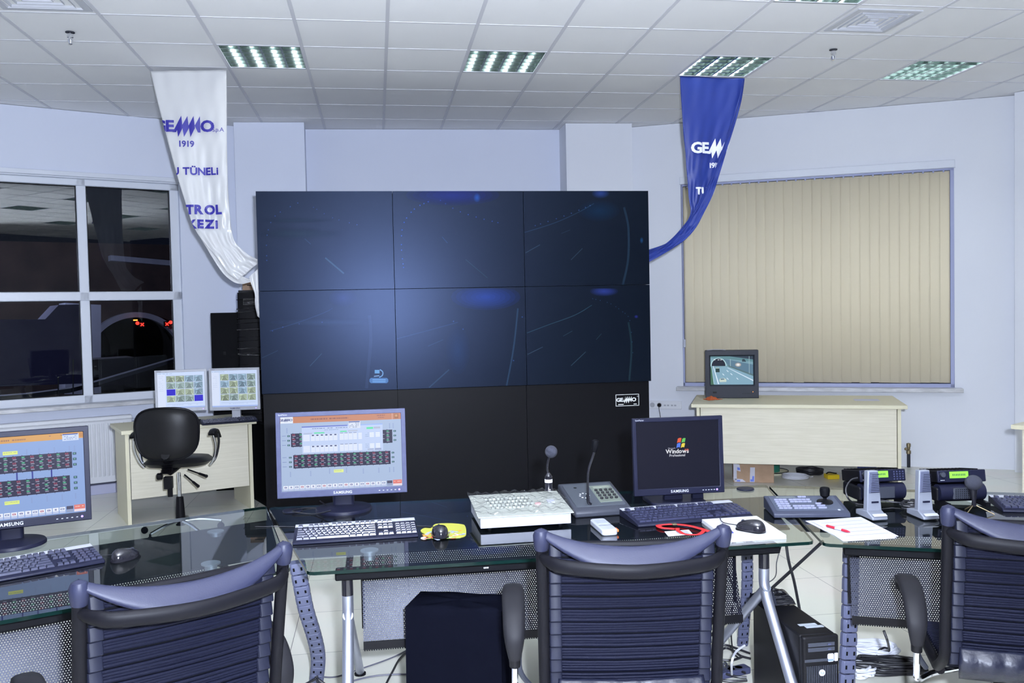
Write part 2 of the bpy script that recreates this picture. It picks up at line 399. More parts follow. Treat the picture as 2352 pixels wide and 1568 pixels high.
def gemmo_geo(h):
    """the GEMMO wordmark: G, E, three tall sheared zigzag strokes, O; h = letter height, centred on 0"""
    vs = []; fs = []
    def put(v, f, dx, sx=1.0):
        b = len(vs); vs.extend([Vector((p[0] * sx + dx, p[1], 0)) for p in v]); fs.extend([tuple(b + i for i in q) for q in f])
    for ch, dx in (('G', -2.42 * h), ('E', -1.50 * h), ('O', 1.74 * h)):
        v, f = text_geo(ch, h * 1.38, h * 0.055); put(v, f, dx, 1.1)
    for px in (-0.48, 0.03, 0.57, 1.11):              # sheared spikes of the double M
        q = [(px, 0.97), (px + 0.09, -0.12), (px - 0.34, -0.94), (px - 0.47, 0.10)]
        if px > 1: q = [(px, 0.97), (px, -0.5), (px - 0.22, -0.5), (px - 0.47, 0.10)]
        b = len(vs); vs.extend([Vector((p[0] * h, p[1] * h, 0)) for p in q[::-1]]); fs.append(tuple(b + i for i in range(4)))
    b = len(vs); vs.extend([Vector((p[0] * h, p[1] * h, 0)) for p in ((-1.3, -0.5), (-1.0, -0.5), (-0.55, 0.35), (-0.48, 0.97))]); fs.append((b, b + 1, b + 2, b + 3))
    return vs, fs
FRONT = RX(PI / 2)   # text plane xy -> local xz plane facing -y

# ================================================================== THE ROOM
HC = 3.54
LW0 = Vector((-1.502, 3.391, 0)); LD = Vector((-0.9072, -0.4207, 0)).normalized(); LN = Vector((-LD.y, LD.x, 0)) * -1    # left wall: start, direction, outward normal
RW0 = Vector((2.606, 3.262, 0)); RW1 = Vector((5.910, 1.625, 0)); RD = (RW1 - RW0).normalized(); RN = Vector((-RD.y, RD.x, 0))
if LN.y < 0: LN = -LN
if RN.y < 0: RN = -RN
def on_left(s_, z, o=0.0): return LW0 + LD * s_ + LN * o + Vector((0, 0, z))
def on_right(s_, z, o=0.0): return RW0 + RD * s_ + RN * o + Vector((0, 0, z))
def slab(mb, base, d, n, s0, s1, z0, z1, o0, o1):
    p = [base + d * s + n * o for (s, o) in ((s0, o0), (s1, o0), (s1, o1), (s0, o1))]
    vs = [q + Vector((0, 0, z0)) for q in p] + [q + Vector((0, 0, z1)) for q in p]
    mb.add(vs, [(0, 1, 2, 3), (4, 5, 6, 7), (0, 1, 5, 4), (1, 2, 6, 5), (2, 3, 7, 6), (3, 0, 4, 7)])
mb = MB(); mb.box((0.9, -2.8, -0.05), (15.5, 14.0, 0.1)); struct(mb.build('floor', FLOOR, smooth=0))
# left wall with the window opening
WL = (0.55, 3.15, 0.84, 2.925)
mb = MB(); slab(mb, LW0, LD, LN, -0.06, WL[0], 0, HC, 0, 0.22); slab(mb, LW0, LD, LN, WL[1], 5.6, 0, HC, 0, 0.22)
slab(mb, LW0, LD, LN, WL[0], WL[1], 0, WL[2], 0, 0.22); slab(mb, LW0, LD, LN, WL[0], WL[1], WL[3], HC, 0, 0.22)
struct(mb.build('wall_left', WALL, smooth=0))
WR = (0.515, 3.117, 0.785, 2.955)
mb = MB(); slab(mb, RW0, RD, RN, -0.06, WR[0], 0, HC, 0, 0.22); slab(mb, RW0, RD, RN, WR[1], (RW1 - RW0).length + 0.02, 0, HC, 0, 0.22)
slab(mb, RW0, RD, RN, WR[0], WR[1], 0, WR[2], 0, 0.22); slab(mb, RW0, RD, RN, WR[0], WR[1], WR[3], HC, 0, 0.22)
struct(mb.build('wall_right', WALLR, smooth=0))
def wall_seg(mb, a, b, t=0.15):
    a, b = Vector((*a, 0)), Vector((*b, 0)); d = (b - a).normalized(); n = Vector((-d.y, d.x, 0))
    slab(mb, a, d, n, 0, (b - a).length, 0, HC, 0, t)
mb = MB(); wall_seg(mb, (8.35, -9.3), (8.3, -2.2)); wall_seg(mb, (8.3, -2.2), (5.91, 1.625)); struct(mb.build('wall_right_2', WALLR, smooth=0))
mb = MB(); wall_seg(mb, (-1.55, 3.54), (2.70, 3.39), 0.2); struct(mb.build('wall_back', WALL, smooth=0))
# shallow projecting piers either side of the recess behind the video wall
mb = MB(); mb.prism([(-1.487, 3.60), (-1.473, 3.205), (-0.788, 3.175), (-0.800, 3.425), (-0.799, 3.60)][::-1], 0, HC)
struct(mb.build('wall_back_pier', WALL, smooth=0))
mb = MB(); mb.prism([(1.860, 3.6), (1.862, 3.092), (2.560, 3.066), (2.60, 3.6)][::-1], 0, HC); struct(mb.build('wall_back_pier', WALLR, smooth=0))
mb = MB(); a = on_left(5.6, 0); wall_seg(mb, (a.x, a.y), (-6.7, -9.3)); struct(mb.build('wall_left_2', WALL, smooth=0))
mb = MB(); wall_seg(mb, (-6.7, -9.3), (8.35, -9.3), -0.15); struct(mb.build('wall_rear', mat('rear_wall_darkened', (.10, .10, .11), .7), smooth=0))  # unseen wall, coloured dark to weaken its reflection in the video wall
# suspended ceiling: grid of 0.6 m cells, open where a fitting sits
LIGHTS = [(i, j) for i in (-11, -8, -5, -2, 1, 4, 7, 10) for j in (1, -2, -5, -8, -11)]
VENTS = [(-4, -1), (5, -1), (-10, -4), (10, -4)]
def inside(x, y, m=0.45):
    if y < -9.5 or x > 8.6: return False
    if y > 3.62: return False
    if ((Vector((x, y, 0)) - LW0).dot(LN)) > m: return False
    if ((Vector((x, y, 0)) - RW0).dot(RN)) > m: return False
    d = Vector((2.39, -3.825, 0)).normalized(); n = Vector((-d.y, d.x, 0))
    if (Vector((x, y, 0)) - Vector((5.91, 1.625, 0))).dot(n) > m: return False
    return x > -7
mb = MB(); mb2 = MB()
used = []
for i in range(-12, 15):
    for j in range(-16, 7):
        x0, y0 = i * 0.6, j * 0.6
        if not inside(x0 + 0.3, y0 + 0.3): continue
        if (i, j) in LIGHTS and (i, j) != (-5, 1): used.append((i, j)); continue
        g = 0.004
        mb.quad([(x0 + g, y0 + g, HC + 0.004), (x0 + g, y0 + 0.6 - g, HC + 0.004), (x0 + 0.6 - g, y0 + 0.6 - g, HC + 0.004), (x0 + 0.6 - g, y0 + g, HC + 0.004)])
struct(mb.build('ceiling', TILE, smooth=0))
mb = MB()
for i in range(-11, 15): mb.box((i * 0.6, -2.9, HC + 0.004), (0.024, 13.2, 0.010))
struct(mb.build('trim_1', TBAR, smooth=0)).name = 'trim_1'
mb = MB()
for j in range(-15, 7): mb.box((0.9, j * 0.6, HC + 0.005), (15.2, 0.015, 0.009))
struct(mb.build('trim_2', TBAR, smooth=0))
# plenum above the ceiling so nothing leaks in
mb = MB(); mb.box((0.9, -2.8, HC + 0.45), (15.6, 14.2, 0.05)); struct(mb.build('ceiling_slab', BLACKM, smooth=0))

# fluorescent fittings with mirror louvres
def make_light(x, y, label):
    t = thing('ceiling_light', label, 'ceiling light', (x + 0.3, y + 0.3, HC), 0, 'louvred ceiling lights set in the tile grid')
    b = MB()
    for (c, d) in (((0, 0, 0.10), (0.59, 0.59, 0.004)), ((-0.293, 0, 0.05), (0.004, 0.59, 0.1)), ((0.293, 0, 0.05), (0.004, 0.59, 0.1)), ((0, -0.293, 0.05), (0.59, 0.004, 0.1)), ((0, 0.293, 0.05), (0.59, 0.004, 0.1))): b.box(c, d)
    b.build('housing', HOUS, t, smooth=0)
    for k in range(4):
        b = MB(); xx = (k - 1.5) * 0.148; b.tube([(xx, -0.27, 0.072), (xx, 0.27, 0.072)], 0.013, 6); b.build('tube', TUBE, t)
    b = MB()
    for k in range(5):
        xx = (k - 2) * 0.146; b.prism([(-0.007, 0.006), (0.007, 0.006), (0.001, 0.052), (-0.001, 0.052)], -0.29, 0.29, TR(xx, 0, 0) @ RX(PI / 2))
    for k in range(7):
        yy = (k - 3) * 0.0965; b.prism([(-0.006, 0.006), (0.006, 0.006), (0.001, 0.052), (-0.001, 0.052)], -0.29, 0.29, TR(0, yy, 0) @ RZ(PI / 2) @ RX(PI / 2))
    b.build('louvre', LOUV, t, smooth=0)
    b = MB()
    for s_ in (-1, 1): b.box((s_ * 0.290, 0, 0.004), (0.012, 0.592, 0.006)); b.box((0, s_ * 0.290, 0.004), (0.568, 0.012, 0.006))
    b.build('rim', SILVER, t, smooth=0)
    return t
LBL = {(-2, 1): 'louvred ceiling light just right of the white hanging banner', (1, 1): 'louvred ceiling light above the middle of the video wall',
       (4, 1): 'louvred ceiling light directly above the blue hanging banner', (7, 1): 'louvred ceiling light furthest right, above the closed beige blinds',
       (4, -2): 'louvred ceiling light cut by the top edge beside the square air vent'}
first = None
for (i, j) in used:
    lb = LBL.get((i, j), 'louvred ceiling light out of view behind the camera')
    if first is None: first = make_light(i * 0.6, j * 0.6, lb)
    else: dup(first, (i * 0.6 + 0.3, j * 0.6 + 0.3, HC), 0, lb)

VENTM = mat('vent_enamel', (0.50, 0.51, 0.55), 0.4)
def make_vent(cx, cy, S, label):
    t = thing('air_vent', label, 'air vent', (cx, cy, HC), 0)
    b = MB(); r = S / 2
    def ring(mb, a, za, c, zc):
        vs = [(sx * a, sy * a, za) for sx, sy in ((-1, -1), (1, -1), (1, 1), (-1, 1))] + [(sx * c, sy * c, zc) for sx, sy in ((-1, -1), (1, -1), (1, 1), (-1, 1))]
        mb.add(vs, [(k, (k + 1) % 4, 4 + (k + 1) % 4, 4 + k) for k in range(4)])
    ring(b, r, -0.004, r * 0.84, -0.008); ring(b, r, 0.004, r, -0.004); ring(b, r * 0.84, -0.008, r * 0.80, 0.03)
    b.build('frame', VENTM, t, smooth=0)
    for k, a in enumerate((0.72, 0.53, 0.34, 0.15)):
        b = MB(); ring(b, r * a, -0.012 + 0.002 * k, r * (a - 0.05), 0.024); ring(b, r * a, -0.012 + 0.002 * k, r * (a - 0.015), -0.008); b.build('cone', VENTM, t, smooth=0)
    b = MB(); b.box((0, 0, 0.036), (S * 0.86, S * 0.86, 0.004)); b.build('duct', HOLE, t, smooth=0)
make_vent(3.27, -0.30, 0.46, 'square white air vent at the upper right near a ceiling light')
make_vent(-2.08, -0.32, 0.52, 'square white air vent at the upper left corner of the ceiling')
for (px, py, lb) in ((161, 74, 'small chrome sprinkler head on the left of the ceiling'), (1914, 114, 'small chrome sprinkler head on the right below the air vent')):
    p = at_z(px, py, HC)
    t = thing('sprinkler', lb, 'sprinkler', p)
    b = MB(); b.lathe([(0.030, 0), (0.030, -0.004), (0.02, -0.008)], n=20); b.build('collar', GREYP, t)
    b = MB(); b.lathe([(0.016, -0.004), (0.020, -0.025), (0.020, -0.036), (0.013, -0.038), (0.013, -0.05), (0.017, -0.052), (0.010, -0.075), (0.012, -0.078), (0.001, -0.082)], n=16); b.build('head', CHROME, t)

# ------------------------------------------------------------------ left window
W1 = thing('window_1', '', ''); del W1['label']; del W1['category']; W1['kind'] = 'structure'; W1.location = on_left(WL[0], WL[2])
b = MB(); s0, s1, z0, z1 = WL; fw = 0.085
def fbar(a0, a1, c0, c1, o0=0.03, o1=0.10): slab(b, LW0, LD, LN, a0, a1, c0, c1, o0, o1)
fbar(s0, s0 + fw, z0, z1); fbar(s1 - fw, s1, z0, z1); fbar(s0, s1, z0, z0 + 0.075); fbar(s0, s1, z1 - 0.065, z1)
MUL = (1.422, 2.28); ZT = 1.837
for m_ in MUL: fbar(m_ - 0.042, m_ + 0.042, z0, z1)
fbar(s0, s1, ZT - 0.042, ZT + 0.042)
b.build('window_frame', WFRAME, W1, bevel=0.008, world=True)
for a, c in ((s0 + fw, MUL[0] - 0.042), (MUL[0] + 0.042, MUL[1] - 0.042), (MUL[1] + 0.042, s1 - fw)):
    for d_, e_ in ((z0 + 0.075, ZT - 0.042), (ZT + 0.042, z1 - 0.065)):
        b = MB(); slab(b, LW0, LD, LN, a + 0.001, c - 0.001, d_ + 0.001, e_ - 0.001, 0.058, 0.064); b.build('pane', GLASS, W1, smooth=0, world=True)
        b = MB()
        for (q0, q1, r0, r1) in ((a, a + 0.007, d_, e_), (c - 0.007, c, d_, e_), (a, c, d_, d_ + 0.007), (a, c, e_ - 0.007, e_)): slab(b, LW0, LD, LN, q0, q1, r0, r1, 0.05, 0.058)
        b.build('gasket', BLACKS, W1, smooth=0, world=True)
b = MB(); slab(b, LW0, LD, LN, s0 - 0.05, s1 + 0.05, z1 + 0.012, z1 + 0.055, -0.02, 0.03); slab(b, LW0, LD, LN, s0 - 0.0, s1 + 0.0, z1 - 0.002, z1 + 0.012, -0.006, 0.03)
b.build('blind_track', WFRAME, W1, bevel=0.003, world=True)
b = MB(); slab(b, LW0, LD, LN, s0 - 0.06, s1 + 0.06, z0 - 0.035, z0, -0.14, 0.06); b.build('window_sill', MARBLE, W1, bevel=0.004, world=True)
# radiator below it
ra = 1.075; rb = 2.9
R = thing('radiator', 'white ribbed panel radiator under the left window', 'radiator', on_left(ra, 0.06, -0.12), math.atan2(LD.y, LD.x))
b = MB(); slab(b, LW0, LD, LN, ra, rb, 0.10, 0.68, -0.10, -0.05); slab(b, LW0, LD, LN, ra, rb, 0.68, 0.715, -0.12, -0.04)
b.build('panel', RADW, R, bevel=0.008, world=True)
b = MB(); n_ = int((rb - ra) / 0.038)
for k in range(n_):
    s_ = ra + 0.03 + k * 0.038; b.tube([on_left(s_, 0.16, -0.104), on_left(s_, 0.18, -0.112), on_left(s_, 0.63, -0.112), on_left(s_, 0.65, -0.104)], 0.0105, 6)
b.build('ribs', RADW, R, world=True)
b = MB(); slab(b, LW0, LD, LN, ra - 0.02, 4.2, 0.0, 0.085, -0.14, -0.02); b.build('pipe_cover', RADG, R, bevel=0.004, world=True)

# ------------------------------------------------------------------ right window with closed vertical blind
W2 = thing('window_2', '', ''); del W2['label']; del W2['category']; W2['kind'] = 'structure'; W2.location = on_right(WR[0], WR[2])
s0, s1, z0, z1 = WR; b = MB()
def rbar(a0, a1, c0, c1, o0=0.02, o1=0.08): slab(b, RW0, RD, RN, a0, a1, c0, c1, o0, o1)
rbar(s0, s0 + 0.02, z0, z1, 0.0, 0.08); rbar(s1 - 0.035, s1, z0, z1, 0.0, 0.08); rbar(s0, s1, z0, z0 + 0.035, 0.0, 0.08); rbar(s0, s1, z1 - 0.06, z1, 0.03, 0.08)
b.build('window_frame', BLUEF, W2, bevel=0.003, world=True)
b = MB(); slab(b, RW0, RD, RN, s0 + 0.02, s1 - 0.035, z0 + 0.035, z1 - 0.06, 0.15, 0.156); b.build('pane', GLASS, W2, smooth=0, world=True)
b = MB(); slab(b, RW0, RD, RN, s0 - 0.06, s1 + 0.06, z0 - 0.04, z0 - 0.002, -0.12, 0.2); b.build('window_sill', MARBLE, W2, bevel=0.004, world=True)
BL = thing('vertical_blind', 'closed beige vertical blind filling the right-hand window', 'blind', on_right(s0, z0 + 0.04))
b = MB(); slab(b, RW0, RD, RN, s0 - 0.005, s1 + 0.005, z1 - 0.055, z1 + 0.02, -0.03, 0.02); b.build('headrail', WFRAME, BL, bevel=0.004, world=True)
b = MB(); slab(b, RW0, RD, RN, s0 + 0.01, s1 - 0.01, z1 - 0.075, z1 - 0.055, 0.0, 0.02)
for k in range(28): slab(b, RW0, RD, RN, s0 + 0.06 + k * 0.0905, s0 + 0.075 + k * 0.0905, z1 - 0.09, z1 - 0.07, 0.0, 0.012)
b.build('carrier_track', BLUEF, BL, smooth=0, world=True)
k = 0; s_ = s0 + 0.022
rr = random.Random(3)
while s_ < s1 - 0.045:
    wd = min(0.105, s1 - 0.037 - s_); bz = z0 + 0.042 + rr.uniform(-0.004, 0.004); tl = 0.005 + rr.uniform(-0.003, 0.003)
    b = MB(); pts = []
    for q in range(6):
        u = q / 5; pts.append((s_ + wd * u, 0.004 + tl * (1 - u) * 1.2 - 0.003 * math.sin(PI * u)))
    vs = []; fs = []
    for zz in (bz, z1 - 0.08):
        for (a, o) in pts: vs.append(on_right(a, zz, o + 0.004))
    for q in range(5): fs.append((q, q + 1, 7 + q, 6 + q))
    b.add(vs, fs); o = b.build('slat', BLINDM, BL, world=True)
    so = o.modifiers.new('thick', 'SOLIDIFY'); so.thickness = 0.0012
    s_ += 0.0905
b = MB(); b.tube([on_right(s0 + 0.008, z1 - 0.06, -0.012), on_right(s0 + 0.012, 1.9, -0.014), on_right(s0 + 0.02, 1.28, -0.014)], 0.0022, 6)
b.build('pull_cord', CABG, BL, world=True)
b = MB(); b.rbox((0, 0, 0), (0.03, 0.016, 0.085), 0.006, TR(on_right(s0 + 0.018, 1.235, -0.016)) @ RZ(math.atan2(RD.y, RD.x))); b.build('cord_weight', WHITEP, BL, bevel=0.004, world=True)
# faint stains on the right wall near the floor and a small scuff: pieces of dirt with a shape of their own
# ------------------------------------------------------------------ wall socket strip with a plug
p0 = at_v(1497, 929, RW0, RW1); p1 = at_v(1556, 929, RW0, RW1)
sm = (p0 - RW0).dot(RD); 
T = thing('socket_strip', 'white wall socket strip beside the video wall', 'socket', on_right(sm + 0.13, p0.z, -0.012), math.atan2(RD.y, RD.x))
b = MB(); b.rbox((0, 0, 0), (0.38, 0.085, 0.024), 0.006, RX(PI / 2)); b.build('plate', mat('socket_white', (.75, .76, .80), .4), T, bevel=0.003)
for k in range(4):
    b = MB(); x = -0.12 + k * 0.075
    if k < 2: b.lathe([(0.026, 0), (0.026, 0.002), (0.019, 0.002), (0.019, -0.002)], T=TR(x, -0.0125, 0) @ RX(PI / 2), n=20)
    else:
        for sx in (-0.017, 0.017): b.box((x + sx, -0.0125, -0.003), (0.022, 0.003, 0.016))
    b.build('socket', LSILVER, T)
PG = thing('power_plug', 'black plug and lead in the white wall socket strip', 'plug', on_right(sm + 0.085, p0.z, -0.026), math.atan2(RD.y, RD.x))
b = MB(); b.lathe([(0.020, 0), (0.021, 0.014), (0.013, 0.03), (0.006, 0.034)], T=RX(PI / 2), n=18); b.build('plug', BLACKS, PG)
b = MB(); b.tube(smooth_path([(0, -0.028, 0), (0.002, -0.045, -0.03), (0.012, -0.04, -0.1), (0.03, -0.03, -0.25), (0.05, -0.04, -0.5), (0.02, -0.08, -p0.z + 0.008), (-0.3, -0.1, -p0.z + 0.006)]), 0.0035, 6)
b.build('lead', CABB, PG)
pp = at_v(2086, 1060, RW0, RW1); T = thing('pipe_valve', 'old grey pipe stub with brass valve on the right wall', 'pipe', (pp - RN * 0.04).xy.to_3d())
b = MB(); b.tube([(0, 0, 0), (0, 0, 0.13)], 0.016, 12); b.build('pipe', GREYP, T)
b = MB(); b.lathe([(0.014, 0.13), (0.022, 0.135), (0.022, 0.165), (0.012, 0.17), (0.016, 0.19), (0.016, 0.20), (0.02, 0.205), (0.02, 0.235), (0.006, 0.24)], n=10); b.tube([(0, 0, 0.18), (-0.035, -0.02, 0.185)], 0.008, 8); b.ball((-0.045, -0.025, 0.187), 0.014, 8); b.build('valve', BRASS, T)

# ================================================================== VIDEO WALL
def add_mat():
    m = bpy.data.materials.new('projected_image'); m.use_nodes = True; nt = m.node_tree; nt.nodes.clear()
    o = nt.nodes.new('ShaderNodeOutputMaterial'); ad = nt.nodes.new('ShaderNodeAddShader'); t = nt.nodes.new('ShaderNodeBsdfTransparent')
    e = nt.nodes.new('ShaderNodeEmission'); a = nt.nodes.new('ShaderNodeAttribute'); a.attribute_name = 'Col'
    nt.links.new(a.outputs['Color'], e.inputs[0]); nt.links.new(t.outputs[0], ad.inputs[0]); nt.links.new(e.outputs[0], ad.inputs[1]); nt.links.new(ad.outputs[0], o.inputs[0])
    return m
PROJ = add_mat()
VY = 1.0; VX0, VX1 = -1.004, 2.080; VZ = (2.566, 1.808, 1.022); VW = (VX1 - VX0) / 3
VWT = thing('video_wall', 'large black rear-projection video wall of six screens in the middle', 'video wall', ((VX0 + VX1) / 2, VY + 0.3, 0))
def dotline(pts, n):
    out = []
    P = [Vector((*p, 0)) for p in smooth_path([(x, y, 0) for x, y in pts], 8) and [(q.x, q.y) for q in smooth_path([(x, y, 0) for x, y in pts], 8)]]
    for k in range(n): out.append(P[int(k / max(1, n - 1) * (len(P) - 1))])
    return out
def cpx(x, y): return (580 + x * 0.3997, 420 + y * 0.3997)
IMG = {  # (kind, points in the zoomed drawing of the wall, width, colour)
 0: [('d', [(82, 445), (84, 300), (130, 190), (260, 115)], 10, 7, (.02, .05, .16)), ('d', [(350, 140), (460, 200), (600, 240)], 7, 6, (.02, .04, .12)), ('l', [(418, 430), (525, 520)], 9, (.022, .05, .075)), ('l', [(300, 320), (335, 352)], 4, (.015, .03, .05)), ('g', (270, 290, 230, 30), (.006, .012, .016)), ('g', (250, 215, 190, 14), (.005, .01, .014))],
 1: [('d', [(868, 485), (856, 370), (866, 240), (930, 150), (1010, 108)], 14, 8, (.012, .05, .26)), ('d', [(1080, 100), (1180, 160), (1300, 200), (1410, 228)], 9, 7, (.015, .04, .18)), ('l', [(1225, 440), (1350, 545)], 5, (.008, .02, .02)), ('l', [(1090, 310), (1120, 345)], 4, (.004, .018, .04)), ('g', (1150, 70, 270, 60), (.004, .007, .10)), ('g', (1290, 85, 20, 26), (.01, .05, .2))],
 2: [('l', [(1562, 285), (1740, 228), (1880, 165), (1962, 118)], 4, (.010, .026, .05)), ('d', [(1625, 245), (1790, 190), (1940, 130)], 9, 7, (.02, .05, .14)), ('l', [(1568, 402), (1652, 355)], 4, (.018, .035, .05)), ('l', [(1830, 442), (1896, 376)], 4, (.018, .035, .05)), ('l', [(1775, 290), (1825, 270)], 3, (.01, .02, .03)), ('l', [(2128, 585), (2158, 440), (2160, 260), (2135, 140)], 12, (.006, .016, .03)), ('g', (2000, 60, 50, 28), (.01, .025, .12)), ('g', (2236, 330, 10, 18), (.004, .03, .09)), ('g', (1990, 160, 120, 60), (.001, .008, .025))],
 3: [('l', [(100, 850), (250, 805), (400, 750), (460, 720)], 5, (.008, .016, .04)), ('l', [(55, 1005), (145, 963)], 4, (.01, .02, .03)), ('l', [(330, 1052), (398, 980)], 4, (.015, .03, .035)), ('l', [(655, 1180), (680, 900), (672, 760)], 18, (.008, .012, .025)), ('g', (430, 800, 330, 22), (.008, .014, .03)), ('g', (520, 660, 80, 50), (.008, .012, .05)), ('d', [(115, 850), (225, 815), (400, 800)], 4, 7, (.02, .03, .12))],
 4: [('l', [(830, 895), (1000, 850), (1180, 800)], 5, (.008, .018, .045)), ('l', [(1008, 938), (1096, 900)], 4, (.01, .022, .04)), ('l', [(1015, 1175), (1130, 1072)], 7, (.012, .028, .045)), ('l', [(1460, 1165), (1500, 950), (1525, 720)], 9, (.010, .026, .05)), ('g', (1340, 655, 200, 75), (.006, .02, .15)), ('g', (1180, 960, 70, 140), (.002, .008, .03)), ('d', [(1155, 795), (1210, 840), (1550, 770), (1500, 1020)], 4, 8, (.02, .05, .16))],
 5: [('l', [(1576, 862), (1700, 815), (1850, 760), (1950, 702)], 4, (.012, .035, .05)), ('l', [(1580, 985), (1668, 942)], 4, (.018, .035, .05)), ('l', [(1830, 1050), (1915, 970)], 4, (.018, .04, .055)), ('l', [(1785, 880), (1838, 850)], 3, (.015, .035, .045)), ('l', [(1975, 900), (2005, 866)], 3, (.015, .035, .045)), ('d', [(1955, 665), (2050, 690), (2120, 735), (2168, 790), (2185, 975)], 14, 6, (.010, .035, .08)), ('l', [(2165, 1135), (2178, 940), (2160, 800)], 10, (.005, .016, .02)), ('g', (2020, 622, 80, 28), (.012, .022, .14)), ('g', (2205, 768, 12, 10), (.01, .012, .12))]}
def vp(x, y, off): p = at_y(*cpx(x, y), VY - off); return p
for r_ in range(2):
    for c_ in range(3):
        x0 = VX0 + c_ * VW; b = MB(); zt, zb = VZ[r_], VZ[r_ + 1]
        b.box((x0 + VW / 2, VY + 0.32, (zt + zb) / 2), (VW - 0.004, 0.56, zt - zb - 0.004))
        cube = b.build('screen_cube', BLACKM, VWT, bevel=0.002, world=True)
        b = MB(); b.box((x0 + VW / 2, VY + 0.02, (zt + zb) / 2), (VW - 0.0022, 0.04, zt - zb - 0.0022)); scr = b.build('screen', SCREENM, cube, bevel=0.0012, world=True)
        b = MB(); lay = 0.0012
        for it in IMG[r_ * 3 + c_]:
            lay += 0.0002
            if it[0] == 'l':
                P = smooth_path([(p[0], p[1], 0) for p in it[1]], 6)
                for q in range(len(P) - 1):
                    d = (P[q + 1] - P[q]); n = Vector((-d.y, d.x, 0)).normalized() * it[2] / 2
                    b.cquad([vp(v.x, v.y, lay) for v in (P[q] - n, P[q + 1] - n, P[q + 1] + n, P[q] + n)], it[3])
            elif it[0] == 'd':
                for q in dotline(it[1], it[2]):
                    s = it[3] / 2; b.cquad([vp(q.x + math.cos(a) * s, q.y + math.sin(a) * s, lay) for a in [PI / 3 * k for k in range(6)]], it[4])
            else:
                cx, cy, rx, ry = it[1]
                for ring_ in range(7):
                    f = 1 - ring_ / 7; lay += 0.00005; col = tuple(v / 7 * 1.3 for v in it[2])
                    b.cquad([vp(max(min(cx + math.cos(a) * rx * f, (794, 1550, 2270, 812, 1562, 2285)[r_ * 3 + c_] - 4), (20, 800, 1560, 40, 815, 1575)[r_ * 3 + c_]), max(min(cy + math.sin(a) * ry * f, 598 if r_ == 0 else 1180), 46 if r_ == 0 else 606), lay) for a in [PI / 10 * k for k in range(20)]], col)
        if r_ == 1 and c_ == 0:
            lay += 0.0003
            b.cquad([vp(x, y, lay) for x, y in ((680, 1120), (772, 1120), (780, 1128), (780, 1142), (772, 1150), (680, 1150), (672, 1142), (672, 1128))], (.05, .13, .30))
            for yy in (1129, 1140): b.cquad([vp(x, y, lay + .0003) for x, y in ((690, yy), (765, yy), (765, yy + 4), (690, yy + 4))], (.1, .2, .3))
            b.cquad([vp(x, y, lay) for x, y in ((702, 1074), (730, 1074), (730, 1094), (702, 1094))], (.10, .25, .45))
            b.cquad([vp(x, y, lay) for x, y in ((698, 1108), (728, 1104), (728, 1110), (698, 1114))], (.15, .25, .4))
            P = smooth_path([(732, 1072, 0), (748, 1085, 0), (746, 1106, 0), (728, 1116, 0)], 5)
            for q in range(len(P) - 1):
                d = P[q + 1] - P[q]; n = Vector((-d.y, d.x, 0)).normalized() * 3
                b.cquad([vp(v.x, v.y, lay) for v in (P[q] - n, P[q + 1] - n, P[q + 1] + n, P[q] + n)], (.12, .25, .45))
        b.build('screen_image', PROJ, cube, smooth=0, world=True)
for c_ in range(3):
    b = MB(); x0 = VX0 + c_ * VW + (0.004 if c_ == 0 else 0)
    b.box((x0 + VW / 2 - (0.006 if c_ == 2 else 0), VY + 0.32, VZ[2] / 2), (VW - 0.003 - (0.008 if c_ == 2 else 0), 0.58, VZ[2] - 0.004)); b.build('base_cabinet', VBASE, VWT, bevel=0.002, world=True)
lc = at_y(1441, 918.5, VY + 0.028); b = MB(); fr = TR(lc.x, lc.y, lc.z) @ FRONT
for (cx, cy, dx, dy) in ((0, 0.046, 0.196, 0.004), (0, -0.046, 0.196, 0.004), (-0.096, 0, 0.004, 0.092), (0.096, 0, 0.004, 0.092)): b.box((cx, cy, 0), (dx, dy, 0.002), fr)
v, f = gemmo_geo(0.030); b.add([(p[0] * 1.05, p[1] + 0.002, 0) for p in v], f, fr @ TR(0, 0, 0.001))
text(b, '®', 0.012, fr @ TR(0.086, 0.028, 0.001)); b.box((-0.055, -0.034, 0.0), (0.045, 0.006, 0.002), fr); b.box((0.065, -0.034, 0.0), (0.026, 0.006, 0.002), fr)
o = b.build('logo_plate', LOGOW, VWT, smooth=0, world=True); o['label'] = 'white outlined company logo plate on black panel'

# ================================================================== BANNERS
def rows_surface(rows, depth, nfold, amp, seed):
    R_ = random.Random(seed); ph = [R_.uniform(0, 6.28) for _ in range(6)]
    Ls = smooth_path([(r[0][0], r[0][1], 0) for r in rows], 5); Rs = smooth_path([(r[1][0], r[1][1], 0) for r in rows], 5)
    Ds = smooth_path([(r[2], 0, 0) for r in rows], 5); N = len(Ls) - 1
    def S(u, v):
        t = max(0, min(1, v)) * N; i = min(int(t), N - 1); f = t - i
        l = Ls[i].lerp(Ls[i + 1], f); r = Rs[i].lerp(Rs[i + 1], f); d = Ds[i].x * (1 - f) + Ds[i + 1].x * f
        q = l.lerp(r, u); p = at_y(q.x, q.y, d + depth)
        wv = math.sin(u * nfold * 2 * PI + ph[0] + v * 2.2) * 0.6 + math.sin(u * nfold * 3.7 + ph[1] - v * 5) * 0.5 + 0.35 * math.sin(u * 31 + v * 17 + ph[2]) * math.sin(v * 23 + ph[3])
        p.y += amp * wv * (0.55 + 0.9 * v); return p
    return S, Ls, Rs
